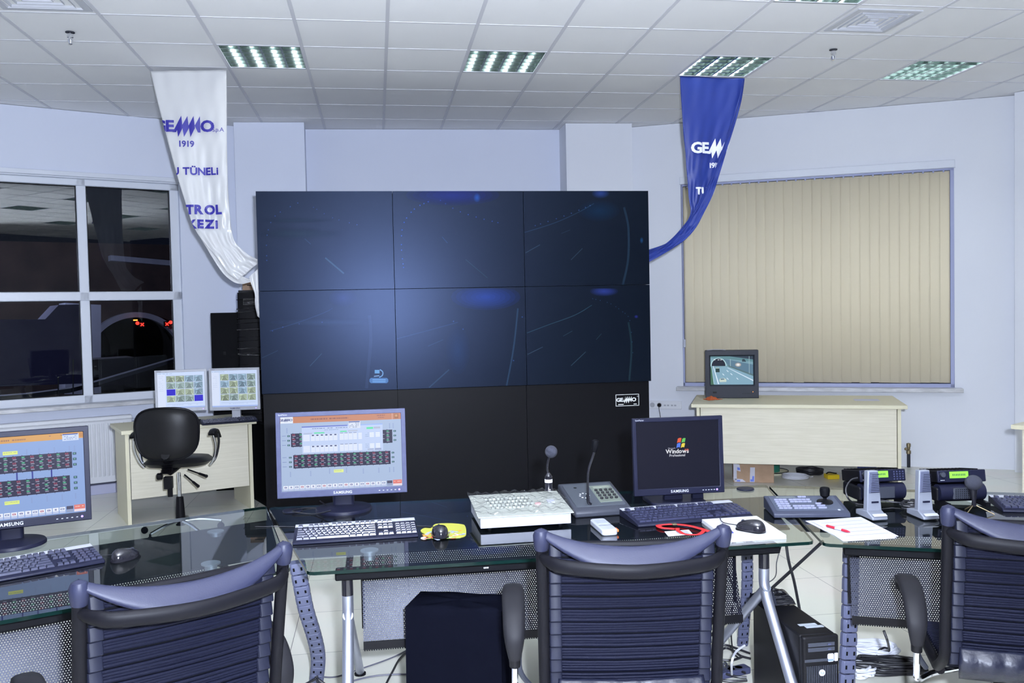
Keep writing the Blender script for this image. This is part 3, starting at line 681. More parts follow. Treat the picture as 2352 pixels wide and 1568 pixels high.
WB = [((345, 163), (520, 161), 1.2), ((362, 235), (521, 235), 1.2), ((379, 300), (521, 300), 1.2), ((392, 350), (522, 350), 1.2), ((406, 400), (523, 400), 1.2), ((421, 450), (525, 450), 1.2),
      ((437, 500), (529, 500), 1.2), ((450, 530), (532, 528), 1.2), ((473, 562), (538, 552), 1.2), ((498, 592), (556, 574), 1.2), ((524, 628), (576, 588), 1.21), ((546, 644), (600, 599), 1.22)]
BW = thing('hanging_banner', 'white satin banner with blue lettering hanging left of the video wall', 'banner', (-1.48, 1.2, HC))
S, Ls, Rs = rows_surface(WB, 0, 1.6, 0.016, 4)
b = MB(); b.grid(S, 40, 90); o = b.build('cloth', WSATIN, BW, world=True, smooth=80); so = o.modifiers.new('t', 'SOLIDIFY'); so.thickness = 0.0015; so.offset = 1
WB2 = [((450, 530), (478, 556), 1.215), ((470, 562), (500, 580), 1.22), ((492, 598), (522, 606), 1.22), ((515, 630), (550, 630), 1.22), ((540, 649), (572, 640), 1.22), ((560, 652), (600, 640), 1.22)]
S2, _, _ = rows_surface(WB2, 0.0, 1.2, 0.012, 9); b = MB(); b.grid(S2, 12, 30); o = b.build('fold', WSATIN, BW, world=True, smooth=80)
WB3 = [((572, 636), (600, 610), 1.19), ((578, 655), (601, 650), 1.19), ((585, 675), (601, 690), 1.19), ((586, 700), (602, 712), 1.19), ((592, 726), (602, 738), 1.19)]
S3, _, _ = rows_surface(WB3, 0.0, 1.4, 0.012, 12); b = MB(); b.grid(S3, 10, 24); o = b.build('fold', WSATIN, BW, world=True, smooth=80)
def banner_text(geo, px, py, S, Ls, Rs, mirror_clip, align='C', up=0.022, yb=1.2):
    vs, fs = geo; base = at_y(px, py, yb); out = []
    zs = [at_y(q.x, q.y, yb) for q in Ls]; zr = [at_y(q.x, q.y, yb) for q in Rs]
    def edge(tab, z):
        for a, c in zip(tab, tab[1:]):
            if a.z >= z >= c.z: t = (a.z - z) / max(1e-6, a.z - c.z); return a.x + (c.x - a.x) * t
        return tab[-1].x
    for p in vs:
        x, z = base.x + p[0], base.z + p[1]; l, r = edge(zs, z), edge(zr, z)
        if mirror_clip == 'L': x = max(x, l + 0.001)
        if mirror_clip == 'R': x = min(x, r - 0.004)
        u = (x - l) / (r - l); best = None
        lo_, hi_ = 0.0, 1.0
        for _ in range(18):
            m_ = (lo_ + hi_) / 2
            if S(u, m_).z > z: lo_ = m_
            else: hi_ = m_
        q = S(u, m_); out.append(Vector((x, q.y - up, z)))
    return out, fs
def subdiv(geo, k=2):
    import bmesh
    vs, fs = geo; me = bpy.data.meshes.new('t'); me.from_pydata([tuple(v) for v in vs], [], fs); bm = bmesh.new(); bm.from_mesh(me)
    bmesh.ops.triangulate(bm, faces=bm.faces[:])
    for _ in range(3):
        ed = [e for e in bm.edges if e.calc_length() > 0.018]
        if ed: bmesh.ops.subdivide_edges(bm, edges=ed, cuts=1); bmesh.ops.triangulate(bm, faces=bm.faces[:])
    bm.verts.index_update(); bm.verts.ensure_lookup_table(); r = ([v.co.copy() for v in bm.verts], [tuple(v.index for v in f.verts) for f in bm.faces]); bm.free(); bpy.data.meshes.remove(me); return r
b = MB()
for geo, px, py in ((gemmo_geo(0.085), 431.5, 292), (text_geo('1919', 0.064, 0.002, space=1.2), 431, 332), (text_geo('S.p.A', 0.046, 0.0), 502.5, 300),
                    (text_geo('BOLU TÜNELi', 0.078, 0.003, 'RIGHT'), 503, 395), (text_geo('KONTROL', 0.095, 0.005, 'RIGHT'), 511, 483), (text_geo('MERKEZi', 0.088, 0.005, 'RIGHT'), 501, 516)):
    v, f = banner_text(subdiv(geo), px, py, S, Ls, Rs, 'L'); b = MB(); b.add(v, f); b.build('lettering', PBLUE, BW, smooth=0, world=True)
BB = [((1562, 175), (1710, 180), 1.2), ((1565, 230), (1703, 230), 1.2), ((1570, 300), (1684, 300), 1.2), ((1575, 350), (1668, 350), 1.2), ((1579, 400), (1653, 400), 1.2), ((1583, 450), (1636, 450), 1.2),
      ((1587, 487), (1616, 487), 1.2), ((1576, 513), (1605, 512), 1.2), ((1553, 540), (1583, 540), 1.2), ((1527, 560), (1550, 566), 1.2), ((1486, 574), (1488, 600), 1.2)]
BN = thing('hanging_banner', 'blue satin banner with white lettering hanging right of the video wall', 'banner', (2.75, 1.2, HC))
S, Ls, Rs = rows_surface(BB, 0, 1.7, 0.014, 21)
b = MB(); b.grid(S, 36, 90); o = b.build('cloth', BSATIN, BN, world=True, smooth=80); so = o.modifiers.new('t', 'SOLIDIFY'); so.thickness = 0.0015; so.offset = 1
BB2 = [((1705, 186), (1709, 182), 1.17), ((1694, 235), (1702, 235), 1.17), ((1672, 300), (1683, 300), 1.16), ((1656, 350), (1667, 350), 1.155), ((1637, 400), (1652, 400), 1.15), ((1612, 450), (1635, 450), 1.15),
       ((1589, 492), (1614, 492), 1.15), ((1560, 530), (1594, 528), 1.15), ((1524, 563), (1557, 563), 1.15), ((1486, 580), (1490, 602), 1.16)]
S2, _, _ = rows_surface(BB2, 0, 0.9, 0.012, 5); b = MB(); b.grid(S2, 14, 70); b.build('fold', BSATIN, BN, world=True, smooth=80)
b = MB(); v, f = gemmo_geo(0.088); g2 = ([Vector((p[0], p[1], 0)) for p in v], f)
for geo, px, py in ((g2, 1653, 342), (text_geo('1919', 0.058, 0.002, 'LEFT'), 1629, 381), (text_geo('TUNNEL', 0.080, 0.004, 'LEFT'), 1595, 440)):
    v, f = banner_text(subdiv(geo), px, py, S, Ls, Rs, 'R'); b = MB(); b.add(v, f); b.build('lettering', PWHITE, BN, smooth=0, world=True)

# ================================================================== LEFT CORNER: wrapped rack, cabinet, table, office chair
T = thing('equipment_rack', 'tall equipment rack wrapped in shiny black stretch film', 'rack', (-1.035, 2.62, 0))
b = MB(); b.rbox((0, 0, 0.93), (0.62, 0.8, 1.80), 0.02); b.build('rack_body', BLACKS, T)
b = MB()
for k in range(34):
    z = 0.08 + k * 0.051; rn = random.uniform
    ring_ = [(-0.316, -0.406, z + rn(-.03, .03)), (0.316, -0.406, z + rn(-.03, .03)), (0.316, 0.406, z + rn(-.02, .02)), (-0.316, 0.406, z + rn(-.02, .02))]
    b.tube(ring_, [rn(.0015, .0055) for _ in range(4)], 5, closed=True)
b.build('stretch_film', WRAP, T)
b = MB(); b.box((-0.06, -0.402, 1.75), (0.40, 0.004, 0.06)); b.rbox((0, 0, 1.842), (0.61, 0.79, 0.02), 0.04); b.build('film_top', WRAP, T, bevel=0.005)
bx = at_y(572, 655, 2.35); T = thing('cardboard_box', 'small flat cardboard box on top of the wrapped rack', 'box', (bx.x + 0.01, 2.43, 1.853))
b = MB(); b.box((0, 0, 0.037), (0.13, 0.2, 0.074)); b.build('carton', CARD, T, bevel=0.002)
b = MB(); b.box((0.01, -0.1012, 0.045), (0.07, 0.001, 0.007)); b.build('printed_line', BLACKM, T, smooth=0)
T = thing('black_cabinet', 'plain matt black cabinet against the wall left of the wrapped rack', 'cabinet', (-1.505, 2.85, 0))
b = MB(); b.box((0, 0, 0.828), (0.27, 0.56, 1.656)); b.build('cabinet_body', BLACKM, T, bevel=0.003)
b = MB(); b.box((-0.02, -0.282, 1.28), (0.02, 0.006, 0.03)); b.build('lock', BLACKS, T)
def table(name, label, A, B_, depth, z, legs, pz, over=0.05, th=0.03):
    A, B_ = Vector((*A, 0)), Vector((*B_, 0)); L = (B_ - A).length; rz = math.atan2(B_.y - A.y, B_.x - A.x); mid = (A + B_) / 2
    t = thing(name, label, 'table', mid, rz)
    b = MB(); b.box((0, depth / 2, z - th / 2), (L, depth, th)); b.build('table_top', BEIGE2, t, bevel=0.003)
    b = MB(); b.box((0, 0.055, (z - th + pz) / 2), (L - 2 * over - 0.04, 0.018, z - th - pz)); b.build('front_panel', BEIGE, t, bevel=0.001)
    for sx in (-1, 1):
        b = MB(); b.box((sx * (L / 2 - over), depth / 2, (z - th) / 2), (0.028, depth - 0.08, z - th)); b.build('side_panel', BEIGE2, t, bevel=0.001)
    return t
table('side_table', 'beige laminate table under the pair of silver monitors', (-2.10, 1.25), (-1.135, 1.66), 0.62, 0.75, 2, 0.20, 0.045)
T = thing('side_pedestal', 'slim black unit standing against the right side of the left beige table', 'cabinet', (-1.155, 1.93, 0), 0.402)
b = MB(); b.box((0.014, 0, 0.35), (0.05, 0.42, 0.70)); b.build('cabinet_body', BLACKM, T, bevel=0.004)
b = MB(); b.box((0.0, -0.2115, 0.45), (0.03, 0.003, 0.10)); b.build('front_slot', BLACKS, T)

# ================================================================== SHARED SMALL GOODS
def bar(mb, x0, y0, x1, y1, col, T, lay, W, H):
    """rectangle given in screen fractions (0,0 top-left) on a panel W x H centred on the origin of the xz plane"""
    mb.cquad([((x - 0.5) * W, -lay * 0.00015, (0.5 - y) * H) for x, y in ((x0, y1), (x1, y1), (x1, y0), (x0, y0))], col, T)
def scribble(mb, x0, y0, x1, y1, col, T, lay, W, H, n, rnd, h=None, dens=0.75):
    """a line of illegible small print made of short dashes"""
    x = x0; hh = h or (y1 - y0)
    while x < x1:
        wd = rnd.uniform(0.4, 1.6) * (x1 - x0) / n
        if rnd.random() < dens: bar(mb, x, y0, min(x + wd * 0.75, x1), y0 + hh, col, T, lay, W, H)
        x += wd
def tunnel_rows(mb, T, W, H, lay, x0, x1, y0, y1, rnd, n, dark=(0.022, 0.020, 0.055)):
    bar(mb, x0, y0, x1, y1, dark, T, lay, W, H); h = (y1 - y0) / 3
    for k in range(n):
        xx = x0 + (x1 - x0) * (k + 0.25) / n
        bar(mb, xx, y0 - 0.008, xx + 0.004, y0, dark, T, lay, W, H); bar(mb, xx, y1, xx + 0.004, y1 + 0.008, dark, T, lay, W, H)
    for r_ in (1, 2):
        x = x0 + 0.01
        while x < x1 - 0.02: bar(mb, x, y0 + h * r_ - 0.0025, x + 0.016, y0 + h * r_ + 0.0025, (.55, .6, .8), T, lay + 1, W, H); x += 0.034
    for r_ in range(3):
        for k in range(n):
            xx = x0 + (x1 - x0) * (k + 0.2) / n; yy = y0 + h * r_
            red = k % 2 == 0
            bar(mb, xx, yy + h * 0.16, xx + 0.022, yy + h * 0.44, (.35, .05, .10) if red else (.03, .30, .16), T, lay + 1, W, H)
            bar(mb, xx + 0.006, yy + h * 0.24, xx + 0.016, yy + h * 0.36, dark if red else (.2, .6, .4), T, lay + 2, W, H)
            bar(mb, xx + 0.002, yy + h * 0.55, xx + 0.026, yy + h * 0.68, (.42, .42, .55), T, lay + 1, W, H)
def toolbar(mb, T, W, H, lay, y0, y1, rnd, x0=0.01, x1=0.865, n=19):
    wd = (x1 - x0) / n
    for k in range(n):
        xx = x0 + wd * k; bar(mb, xx + 0.003, y0, xx + wd - 0.003, y0 + (y1 - y0) * 0.66, (.86, .90, 1.0), T, lay, W, H)
        bar(mb, xx + 0.003, y0 + (y1 - y0) * 0.7, xx + wd - 0.003, y1, (.55, .62, .85), T, lay, W, H)
        c = ((.15, .15, .35), (.5, .15, .2), (.25, .3, .5), (.1, .1, .3))[k * 7 % 4]; s = (0.010, 0.006, 0.014, 0.011)[k * 5 % 4]
        xc = xx + wd / 2; yc = y0 + (y1 - y0) * 0.36; bar(mb, xc - s, yc - 0.011, xc + s, yc + 0.009, c, T, lay + 1, W, H); bar(mb, xc - s * 0.5, yc - 0.004, xc + s * 0.4, yc + 0.004, (.7, .75, .95), T, lay + 2, W, H)
    bar(mb, x1 + 0.005, y0 - 0.005, x1 + 0.05, y0 + (y1 - y0) * 0.5, (.08, .08, .14), T, lay, W, H); bar(mb, x1 + 0.005, y0 + (y1 - y0) * 0.55, x1 + 0.05, y1, (.3, .36, .55), T, lay, W, H)
    bar(mb, x1 + 0.056, y0 - 0.012, 0.995, y0 + (y1 - y0) * 0.6, (.80, .22, .18), T, lay, W, H); bar(mb, x1 + 0.056, y0 + (y1 - y0) * 0.62, 0.995, y1, (.9, .75, .8), T, lay, W, H)
    scribble(mb, x1 + 0.065, y0 + 0.005, 0.985, y0 + 0.016, (.95, .6, .55), T, lay + 1, W, H, 6, rnd)
def monitor(name, label, loc, rz, W, H, bez, frame, art, stand, tilt=0.05, base_r=0.12, neck=(0.09, 0.05), strength=None, brand=True, base_off=0.06, zb=0.0, group=None, btn=0.0):
    """loc = bottom centre of the panel's front; zb = height of the surface it stands on"""
    t = thing(name, label, 'monitor', (loc[0], loc[1], zb), rz, group)
    M = TR(0, 0, loc[2] - zb) @ RX(-tilt); bl, br_, bt, bb = bez
    b = MB(); F0 = M @ RX(PI / 2)
    # bezel ring plus back shell
    o_ = [(-W / 2, 0), (W / 2, 0), (W / 2, H), (-W / 2, H)]; i_ = [(-W / 2 + bl, bb), (W / 2 - br_, bb), (W / 2 - br_, H - bt), (-W / 2 + bl, H - bt)]
    vs = [(x, 0.0, z) for x, z in o_] + [(x, 0.0, z) for x, z in i_] + [(x, 0.022, z) for x, z in o_] + [(x, 0.006, z) for x, z in i_]
    fs = [(k, (k + 1) % 4, 4 + (k + 1) % 4, 4 + k) for k in range(4)] + [(k, 8 + k, 8 + (k + 1) % 4, (k + 1) % 4) for k in range(4)] + [(4 + k, 4 + (k + 1) % 4, 12 + (k + 1) % 4, 12 + k) for k in range(4)] + [(8, 11, 10, 9)]
    b.add(vs, fs, M); b.build('bezel', frame, t, smooth=30, bevel=0.0025)
    b = MB(); b.prism([(-W / 2 + 0.01, 0.01), (W / 2 - 0.01, 0.01), (W / 2 - 0.01, H - 0.01), (-W / 2 + 0.01, H - 0.01)], -0.05, -0.022, M @ RX(PI / 2) , top=1.0)
    b.build('back_shell', frame if frame in (LSILVER,) else BLACKS, t, bevel=0.006)
    sw, sh = W - bl - br_, H - bt - bb
    P0 = M @ TR((bl - br_) / 2, 0.0045, bb + sh / 2)
    b = MB(); art(b, P0, sw, sh); s = b.build('screen', LCD, t, smooth=0)
    b = MB(); fz = M @ TR(0, -0.0008, bb * 0.5)
    if brand: text(b, 'SAMSUNG', bb * 0.55, fz @ FRONT, 0.0004, space=1.15); b.build('brand_name', LSILVER if frame is not LSILVER else GREYB, t, smooth=0)
    for k in range(6):
        b = MB(); x = W / 2 - 0.035 - (5 - k) * 0.0155 * (W / 0.5)
        if k < 5: b.box((x, 0.0, bb * 0.5), (0.0065, 0.002, 0.0028), M); b.build('button', SILVER, t, smooth=0)
        else: b.lathe([(0.0045, 0), (0.0035, 0.0014)], T=M @ TR(x, 0.0, bb * 0.5) @ RX(PI / 2), n=12); b.build('power_light', LEDB, t)
    b = MB(); text(b, 'SyncMaster', 0.009, M @ TR(-W / 2 + 0.032, -0.0006, H - bt * 0.5) @ FRONT); b.build('model_lettering', LSILVER if frame is not LSILVER else GREYB, t, smooth=0)
    # stand
    ph = loc[2] - zb
    if stand == 'round':
        b = MB(); b.lathe([(base_r, 0), (base_r, 0.008), (base_r * 0.97, 0.014), (base_r * 0.55, 0.020), (0.03, 0.026), (0.001, 0.026)], (0, base_off, 0), 48); b.build('base', NAVYP, t)
        b = MB(); b.rbox((0, base_off + 0.012, (ph + 0.09) / 2 + 0.012), (neck[0], neck[1], ph + 0.07), 0.015); b.build('neck', NAVYP, t, bevel=0.003)
    elif stand == 'fold':
        b = MB(); b.rbox((0.0, base_off + 0.03, 0.009), (0.25, 0.2, 0.018), 0.03); b.build('base', NAVYP, t, bevel=0.004)
        for sx, hw in ((-0.01, 0.075), (0.105, 0.045)):
            b = MB(); b.prism([(sx - hw / 2 * 1.15, 0), (sx + hw / 2 * 1.15, 0), (sx + hw / 2, ph + 0.08), (sx - hw / 2, ph + 0.08)], -0.03, 0.0, TR(0, base_off, 0.012) @ RX(PI / 2)); b.build('neck', NAVYP, t, bevel=0.003)
    else:
        b = MB(); b.rbox((0.0, base_off + 0.02, 0.006), (0.24, 0.2, 0.012), 0.03); b.build('base', LSILVER, t, bevel=0.004)
        b = MB(); b.box((0.0, base_off, (ph + 0.1) / 2), (0.07, 0.035, ph + 0.1)); b.build('neck', LSILVER, t, bevel=0.003)
    return t

def art_scada(variant):
    def f(mb, T, W, H):
        rnd = random.Random(variant); bg = (.42, .53, .74) if variant == 1 else (.27, .40, .72)
        bar(mb, 0, 0, 1, 1, bg, T, 0, W, H)
        if variant == 1:
            bar(mb, 0, 0, 1, .085, (.58, .24, .12), T, 1, W, H); bar(mb, 0.002, 0, .105, .085, (.8, .86, 1), T, 2, W, H)
            v, g = gemmo_geo(H * 0.030); mb2_ = mb.add([((p[0] * 1.1 - 0.447 * W), -0.0006, p[1] + 0.458 * H) for p in v], g, T)
            for q in range(len(mb.f) - len(g), len(mb.f)): mb.col[q] = (.12, .14, .3)
            scribble(mb, .25, .032, .56, .05, (.30, .12, .10), T, 3, W, H, 18, rnd, dens=.9); scribble(mb, .78, .018, .88, .030, (.3, .12, .1), T, 3, W, H, 8, rnd); scribble(mb, .81, .048, .86, .058, (.3, .12, .1), T, 3, W, H, 5, rnd)
            bar(mb, .925, .0, .93, .085, (.75, .45, .35), T, 3, W, H); bar(mb, .945, .01, .98, .075, (.40, .16, .06), T, 3, W, H); bar(mb, .952, .02, .972, .05, (.62, .35, .15), T, 4, W, H)
            tunnel_rows(mb, T, W, H, 2, .085, .20, .225, .405, rnd, 2); tunnel_rows(mb, T, W, H, 2, .80, .925, .225, .405, rnd, 2)
            tunnel_rows(mb, T, W, H, 2, .10, .905, .515, .695, rnd, 15)
            for k in range(3):
                for (x, y0) in ((.935, .235), (.915, .53), (.055, .245), (.065, .535)): bar(mb, x, y0 + k * .062, x + .022, y0 + k * .062 + .022, (.04, .10, .14), T, 3, W, H); bar(mb, x + .006, y0 + .006 + k * .062, x + .014, y0 + k * .062 + .016, (.25, .55, .5), T, 4, W, H)
                for y0 in (.25, .54): bar(mb, .012, y0 + k * .062, .045, y0 + .006 + k * .062, (.18, .24, .5), T, 3, W, H)
            # dialog window
            bar(mb, .175, .135, .845, .50, (.55, .66, .92), T, 5, W, H); bar(mb, .175, .135, .845, .150, (.13, .18, .62), T, 6, W, H); bar(mb, .55, .135, .845, .150, (.35, .5, .9), T, 7, W, H)
            scribble(mb, .26, .165, .55, .173, (.15, .2, .4), T, 6, W, H, 16, rnd, dens=.9); scribble(mb, .36, .19, .49, .196, (.2, .3, .5), T, 6, W, H, 10, rnd)
            for y0 in (.25, .40):
                for (xa, n_, wd) in ((.185, 1, .058), (.248, 6, .037), (.485, 4, .037), (.64, 1, .034)):
                    for k in range(n_):
                        x = xa + k * wd
                        for r_ in range(4): bar(mb, x, y0 + r_ * .022, x + wd - .004, y0 + r_ * .022 + .019, (.78, .84, 1.0), T, 6, W, H)
                        if n_ == 6: bar(mb, x + .008, y0 + .002, x + wd - .011, y0 + .018, (.06, .07, .18), T, 7, W, H)
                        if n_ == 4: bar(mb, x + .004, y0 - .008, x + wd - .008, y0 - .003, (.06, .07, .18), T, 7, W, H)
                for (xa) in (.735, .785):
                    for r_ in range(3): bar(mb, xa, y0 + .002 + r_ * .022, xa + .036, y0 + .02 + r_ * .022, (.82, .88, 1), T, 6, W, H)
                for r_ in range(3): scribble(mb, .698, y0 + .006 + r_ * .022, .728, y0 + .011 + r_ * .022, (.2, .3, .5), T, 6, W, H, 3, rnd)
            for (x, y, w_, c) in ((.19, .225, .07, (.45, .52, .72)), (.275, .222, .085, (.12, .78, .38)), (.49, .214, .055, (.12, .78, .38)), (.555, .21, .08, (.5, .55, .68)), (.71, .178, .055, (.12, .78, .38)), (.77, .176, .055, (.45, .5, .66)), (.715, .468, .05, (.45, .52, .72)), (.775, .468, .055, (.36, .42, .62))):
                bar(mb, x, y, x + w_, y + (.026 if y < .2 or y > .4 else .016), c, T, 6, W, H)
            bar(mb, .56, .09, .66, .185, (.72, .78, .92), T, 8, W, H); bar(mb, .562, .092, .655, .104, (.05, .07, .3), T, 9, W, H)
            for k in range(4): scribble(mb, .566, .112 + k * .018, .65, .119 + k * .018, (.2, .26, .42), T, 9, W, H, 6, rnd)
            bar(mb, .43, .735, .51, .775, (.80, .92, .30), T, 3, W, H); scribble(mb, .435, .748, .505, .755, (.4, .5, .3), T, 4, W, H, 8, rnd)
            toolbar(mb, T, W, H, 3, .925, .99, rnd)
            xs = ((.05, .15), (.07, .74), (.235, .74), (.39, .72), (.53, .72), (.67, .74), (.80, .74), (.89, .74), (.925, .74), (.90, .14), (.93, .14))
        else:
            bar(mb, 0, 0, 1, .078, (.70, .36, .08), T, 1, W, H); scribble(mb, .42, .035, .62, .052, (.35, .18, .1), T, 3, W, H, 16, rnd, dens=.9); scribble(mb, .76, .02, .86, .032, (.35, .18, .1), T, 3, W, H, 8, rnd)
            bar(mb, .86, .015, .97, .10, (.62, .72, .95), T, 4, W, H); bar(mb, .862, .015, .965, .028, (.05, .10, .4), T, 5, W, H)
            for k in range(3): scribble(mb, .87, .042 + k * .018, .955, .049 + k * .018, (.2, .26, .42), T, 5, W, H, 6, rnd)
            bar(mb, .975, .01, .998, .065, (.55, .25, .05), T, 4, W, H)
            tunnel_rows(mb, T, W, H, 2, .06, .92, .24, .44, rnd, 15); tunnel_rows(mb, T, W, H, 2, .06, .90, .53, .725, rnd, 14)
            for x in (.10, .25, .42, .55, .65, .775): bar(mb, x, .44, x + .010, .53, (.03, .04, .30), T, 2, W, H)
            for k in range(3):
                for y0 in (.25, .545): bar(mb, .925, y0 + k * .068, .95, y0 + k * .068 + .03, (.04, .10, .14), T, 3, W, H); bar(mb, .932, y0 + .008 + k * .068, .942, y0 + k * .068 + .02, (.2, .5, .4), T, 4, W, H)
            for y0 in (.175, .775): bar(mb, .47, y0, .565, y0 + .042, (.78, .90, .22), T, 3, W, H); scribble(mb, .475, y0 + .012, .56, y0 + .020, (.4, .5, .3), T, 4, W, H, 8, rnd)
            toolbar(mb, T, W, H, 3, .915, .985, rnd)
            xs = ((.62, .17), (.70, .17), (.80, .17), (.90, .17), (.935, .17), (.64, .76), (.74, .76), (.84, .76), (.93, .76), (.3, .17), (.2, .76))
        for (x, y) in xs:
            for r_ in range(4): bar(mb, x, y + r_ * .018, x + .008, y + .010 + r_ * .018, (.25, .33, .6), T, 1, W, H)
    return f
def art_cctv(variant):
    def f(mb, T, W, H):
        rnd = random.Random(variant + 50); bar(mb, 0, 0, 1, 1, (.62, .74, 1.0), T, 0, W, H); bar(mb, 0.0, 0.05, .165, .96, (.72, .80, 1.0), T, 1, W, H); bar(mb, 0, .965, 1, 1, (.40, .52, .9), T, 1, W, H)
        scribble(mb, .02, .03, .4, .04, (.3, .4, .6), T, 2, W, H, 12, rnd)
        for k in range(9): scribble(mb, .03, .10 + k * .05, .13, .107 + k * .05, (.4, .5, .75), T, 2, W, H, 5, rnd)
        for r_ in range(4):
            for c_ in range(4):
                x, y = .19 + c_ * .195, .10 + r_ * .185; X, Y = x + .185, y + .172
                if variant == 0 and (r_, c_) in ((2, 0), (3, 3)): bar(mb, x, y, X, Y, (.04, .03, .62), T, 2, W, H); continue
                g = rnd.uniform(.8, 1.15); tint = rnd.choice([(.30, .40, .40), (.26, .38, .50), (.36, .44, .34)])
                bar(mb, x, y, X, Y, tuple(t * g for t in tint), T, 2, W, H)
                def q(pts, col, lay): mb.cquad([((px - .5) * W, -lay * .00015, (.5 - py) * H) for px, py in pts], col, T)
                fl = rnd.random() < .5; sx = (lambda u: x + (X - x) * (1 - u)) if fl else (lambda u: x + (X - x) * u); sy = lambda v: y + (Y - y) * v
                def qq(pts, col, lay):
                    P = [(sx(u), sy(v)) for u, v in pts]; q(P if fl else P[::-1], col, lay)
                qq([(.05, 1), (.35, .3), (.5, .2), (.62, .25), (.98, .9), (.98, 1)], tuple(t * g * .72 for t in tint), 3)
                qq([(.0, .15), (.35, .08), (.6, .12), (.3, .22)], tuple(min(1, t * 1.9) for t in tint), 4)
                qq([(.3, .45), (.34, .45), (.16, 1), (.08, 1)], tuple(min(1, t * 2.0) for t in tint), 4)
                qq([(.6, .4), (.63, .4), (.95, .85), (.90, .9)], tuple(min(1, t * 1.7) for t in tint), 4)
        bar(mb, .2, .88, .95, .89, (.45, .55, .8), T, 2, W, H); scribble(mb, .3, .91, .85, .92, (.45, .55, .8), T, 2, W, H, 12, rnd)
    return f
def art_boot(mb, T, W, H):
    bar(mb, 0, 0, 1, 1, (.004, .0045, .013), T, 0, W, H)
    def flag(x0, y0, x1, y1, c, dy):
        n = 6; top = []; bot = []
        for k in range(n + 1):
            u = k / n; x = x0 + (x1 - x0) * u; wv = math.sin(u * 2.6) * 0.012; top.append((x + .012, y0 - wv)); bot.append((x, y1 - wv))
        P = [((px - .5) * W, -.0004, (.5 - py) * H) for px, py in bot + top[::-1]]; mb.cquad(P, c, T)
    flag(.49, .265, .535, .330, (.85, .12, .04), 0); flag(.545, .270, .585, .330, (.15, .62, .12), 0); flag(.480, .340, .525, .405, (.10, .22, .85), 0); flag(.535, .345, .577, .405, (.90, .72, .08), 0)
    def tx(s, size, x, y, c, bold=0.0):
        v, g = text_geo(s, size, bold); mb.add([(p[0] + (x - .5) * W, -.0005, p[1] + (.5 - y) * H) for p in v], g, T)
        for q in range(len(mb.f) - len(g), len(mb.f)): mb.col[q] = c
    tx('Windows', .026, .49, .455, (.85, .86, .9), .0006); tx('xp', .016, .605, .432, (.75, .12, .04), .0005); tx('Microsoft', .009, .425, .405, (.5, .5, .6)); tx('Professional', .015, .49, .515, (.7, .72, .8), .0002)

